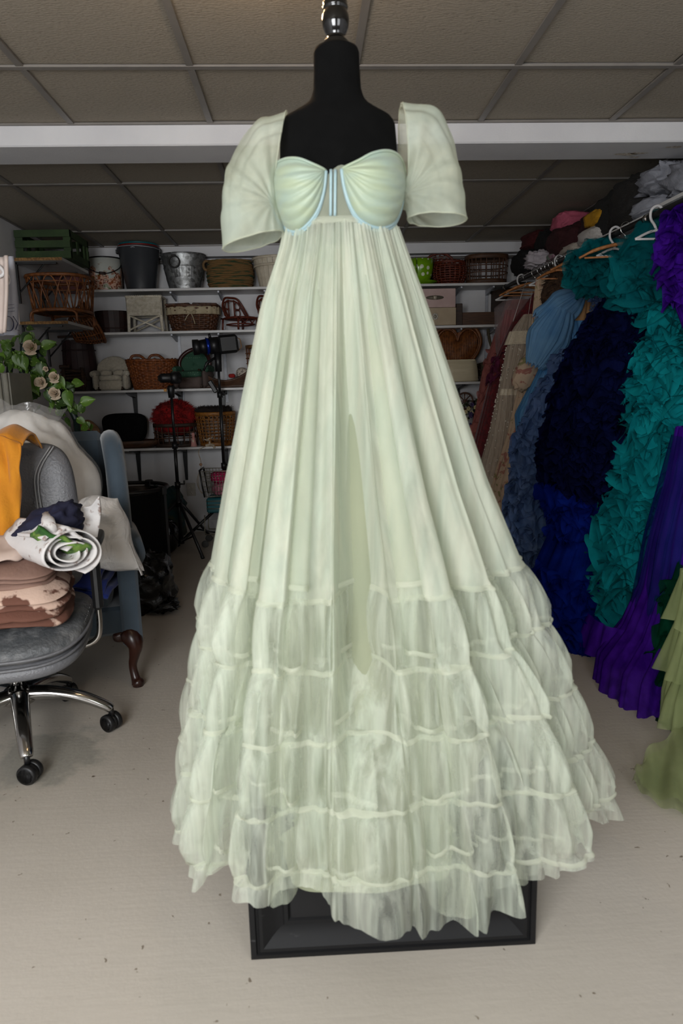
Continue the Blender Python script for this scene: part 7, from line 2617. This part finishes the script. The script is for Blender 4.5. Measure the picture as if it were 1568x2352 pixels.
def kn(name, c1, c2=None, bs=50):
    return M(name, c1, .9, col2=c2, vs=10, bump=.4, bs=bs)


heap('clothes_heap', 'black garment hanging over the far end of the right shelf', 'clothes', 1190, 640, 5.78, .34, .36, .20, kn('soft_black', (11, 11, 11)), 1, x=1.92)
heap('clothes_heap', 'dark red knit at the far end of the right shelf', 'clothes', 1200, 570, 5.72, .28, .34, .14, kn('dark_red_knit', (70, 10, 14)), 2, x=1.95, z=ZR+.19)
heap('clothes_heap', 'black knit heap next to the dark red knit on the right shelf', 'clothes', 1240, 560, 5.42, .32, .34, .30, kn('black_knit', (10, 9, 9)), 3, x=1.98)
heap('folded_cloth', 'white crumpled cloth at the front of the right shelf below the dark knits', 'cloth', 1235, 610, 5.36, .24, .24, .12, kn('white_crumple', (186, 178, 182), (164, 156, 162), 16), 4, x=1.84, fold=.2, amp=.25)
heap('clothes_heap', 'pink knit folded on the maroon heap', 'clothes', 1275, 530, 5.05, .24, .26, .12, kn('pink_knit', (178, 84, 106)), 5, x=1.93, z=ZR+.20)
heap('clothes_heap', 'maroon velvet heap under the pink knit on the right shelf', 'clothes', 1300, 560, 4.98, .36, .46, .22, kn('maroon_velvet', (54, 12, 16)), 6, x=1.96)
heap('clothes_heap', 'maroon garment beside the mustard one on the right shelf', 'clothes', 1320, 540, 4.66, .30, .30, .24, kn('maroon_dark', (44, 10, 14)), 16, x=2.02)
heap('folded_cloth', 'lilac and green printed scarf at the front edge of the right shelf', 'cloth', 1262, 605, 5.10, .10, .18, .06, floral('scarf_print', (150, 120, 130), (96, 60, 76), (130, 150, 130)), 7, x=1.845)
heap('folded_cloth', 'cream lace cloth at the front edge of the right shelf', 'cloth', 1300, 585, 4.80, .13, .30, .06, kn('cream_lace', (178, 168, 156), (150, 140, 128), 90), 8, x=1.86)
heap('folded_cloth', 'off-white towel folded below the mustard garment', 'cloth', 1345, 555, 4.48, .22, .32, .10, kn('offwhite_towel', (190, 184, 178), None, 120), 9, x=1.90, amp=.08)
heap('clothes_heap', 'mustard yellow garment folded on the right shelf', 'clothes', 1365, 525, 4.44, .20, .28, .10, kn('mustard_knit', (176, 128, 12)), 10, x=1.91, z=ZR+.098, amp=.12)
heap('clothes_heap', 'large charcoal jacket heap under the ceiling with a white tag', 'clothes', 1370, 470, 4.36, .36, .50, .27, kn('charcoal_wool', (24, 24, 22)), 11, x=2.01)
heap('clothes_heap', 'dark ribbed brown garment mound beside the charcoal jacket', 'clothes', 1420, 480, 4.02, .38, .40, .27, kn('dark_rib', (28, 24, 20), (18, 16, 14), 90), 12, x=1.98)
p = PY(1418, 443, 4.1)
tg = thing('care_tag', 'white sewn label sticking out of the charcoal jacket', 'label', (1.86, 4.17, ZR+.24))
MB().box((0, 0, .0), (.028, .07, .004), rz=-.5, ry=.3).build('tag', M('white_label', (200, 198, 194), .7), tg, smooth=False)
LIN = M('grey_striped_cotton', (132, 134, 142), .85, col2=(112, 114, 122), vs=5, stretch=(1, 12, 1), bump=.4, bs=26)
heap('clothes_heap', 'grey linen garment folded at the near end of the long right shelf', 'clothes', 1460, 500, 3.78, .30, .30, .10, kn('grey_linen', (140, 142, 150), (120, 122, 130), 20), 13, x=1.95, amp=.14, fold=.12)
heap('clothes_heap', 'grey striped garment draped above the grey linen one', 'clothes', 1500, 450, 3.68, .36, .34, .13, LIN, 14, x=1.97, z=ZR+.098, amp=.25, fold=.2)
heap('clothes_heap', 'grey striped sleeve spilling over the nearer right shelf', 'clothes', 1545, 430, 3.42, .34, .30, .18, LIN, 15, x=1.98, z=ZR+.018, amp=.25, fold=.2)
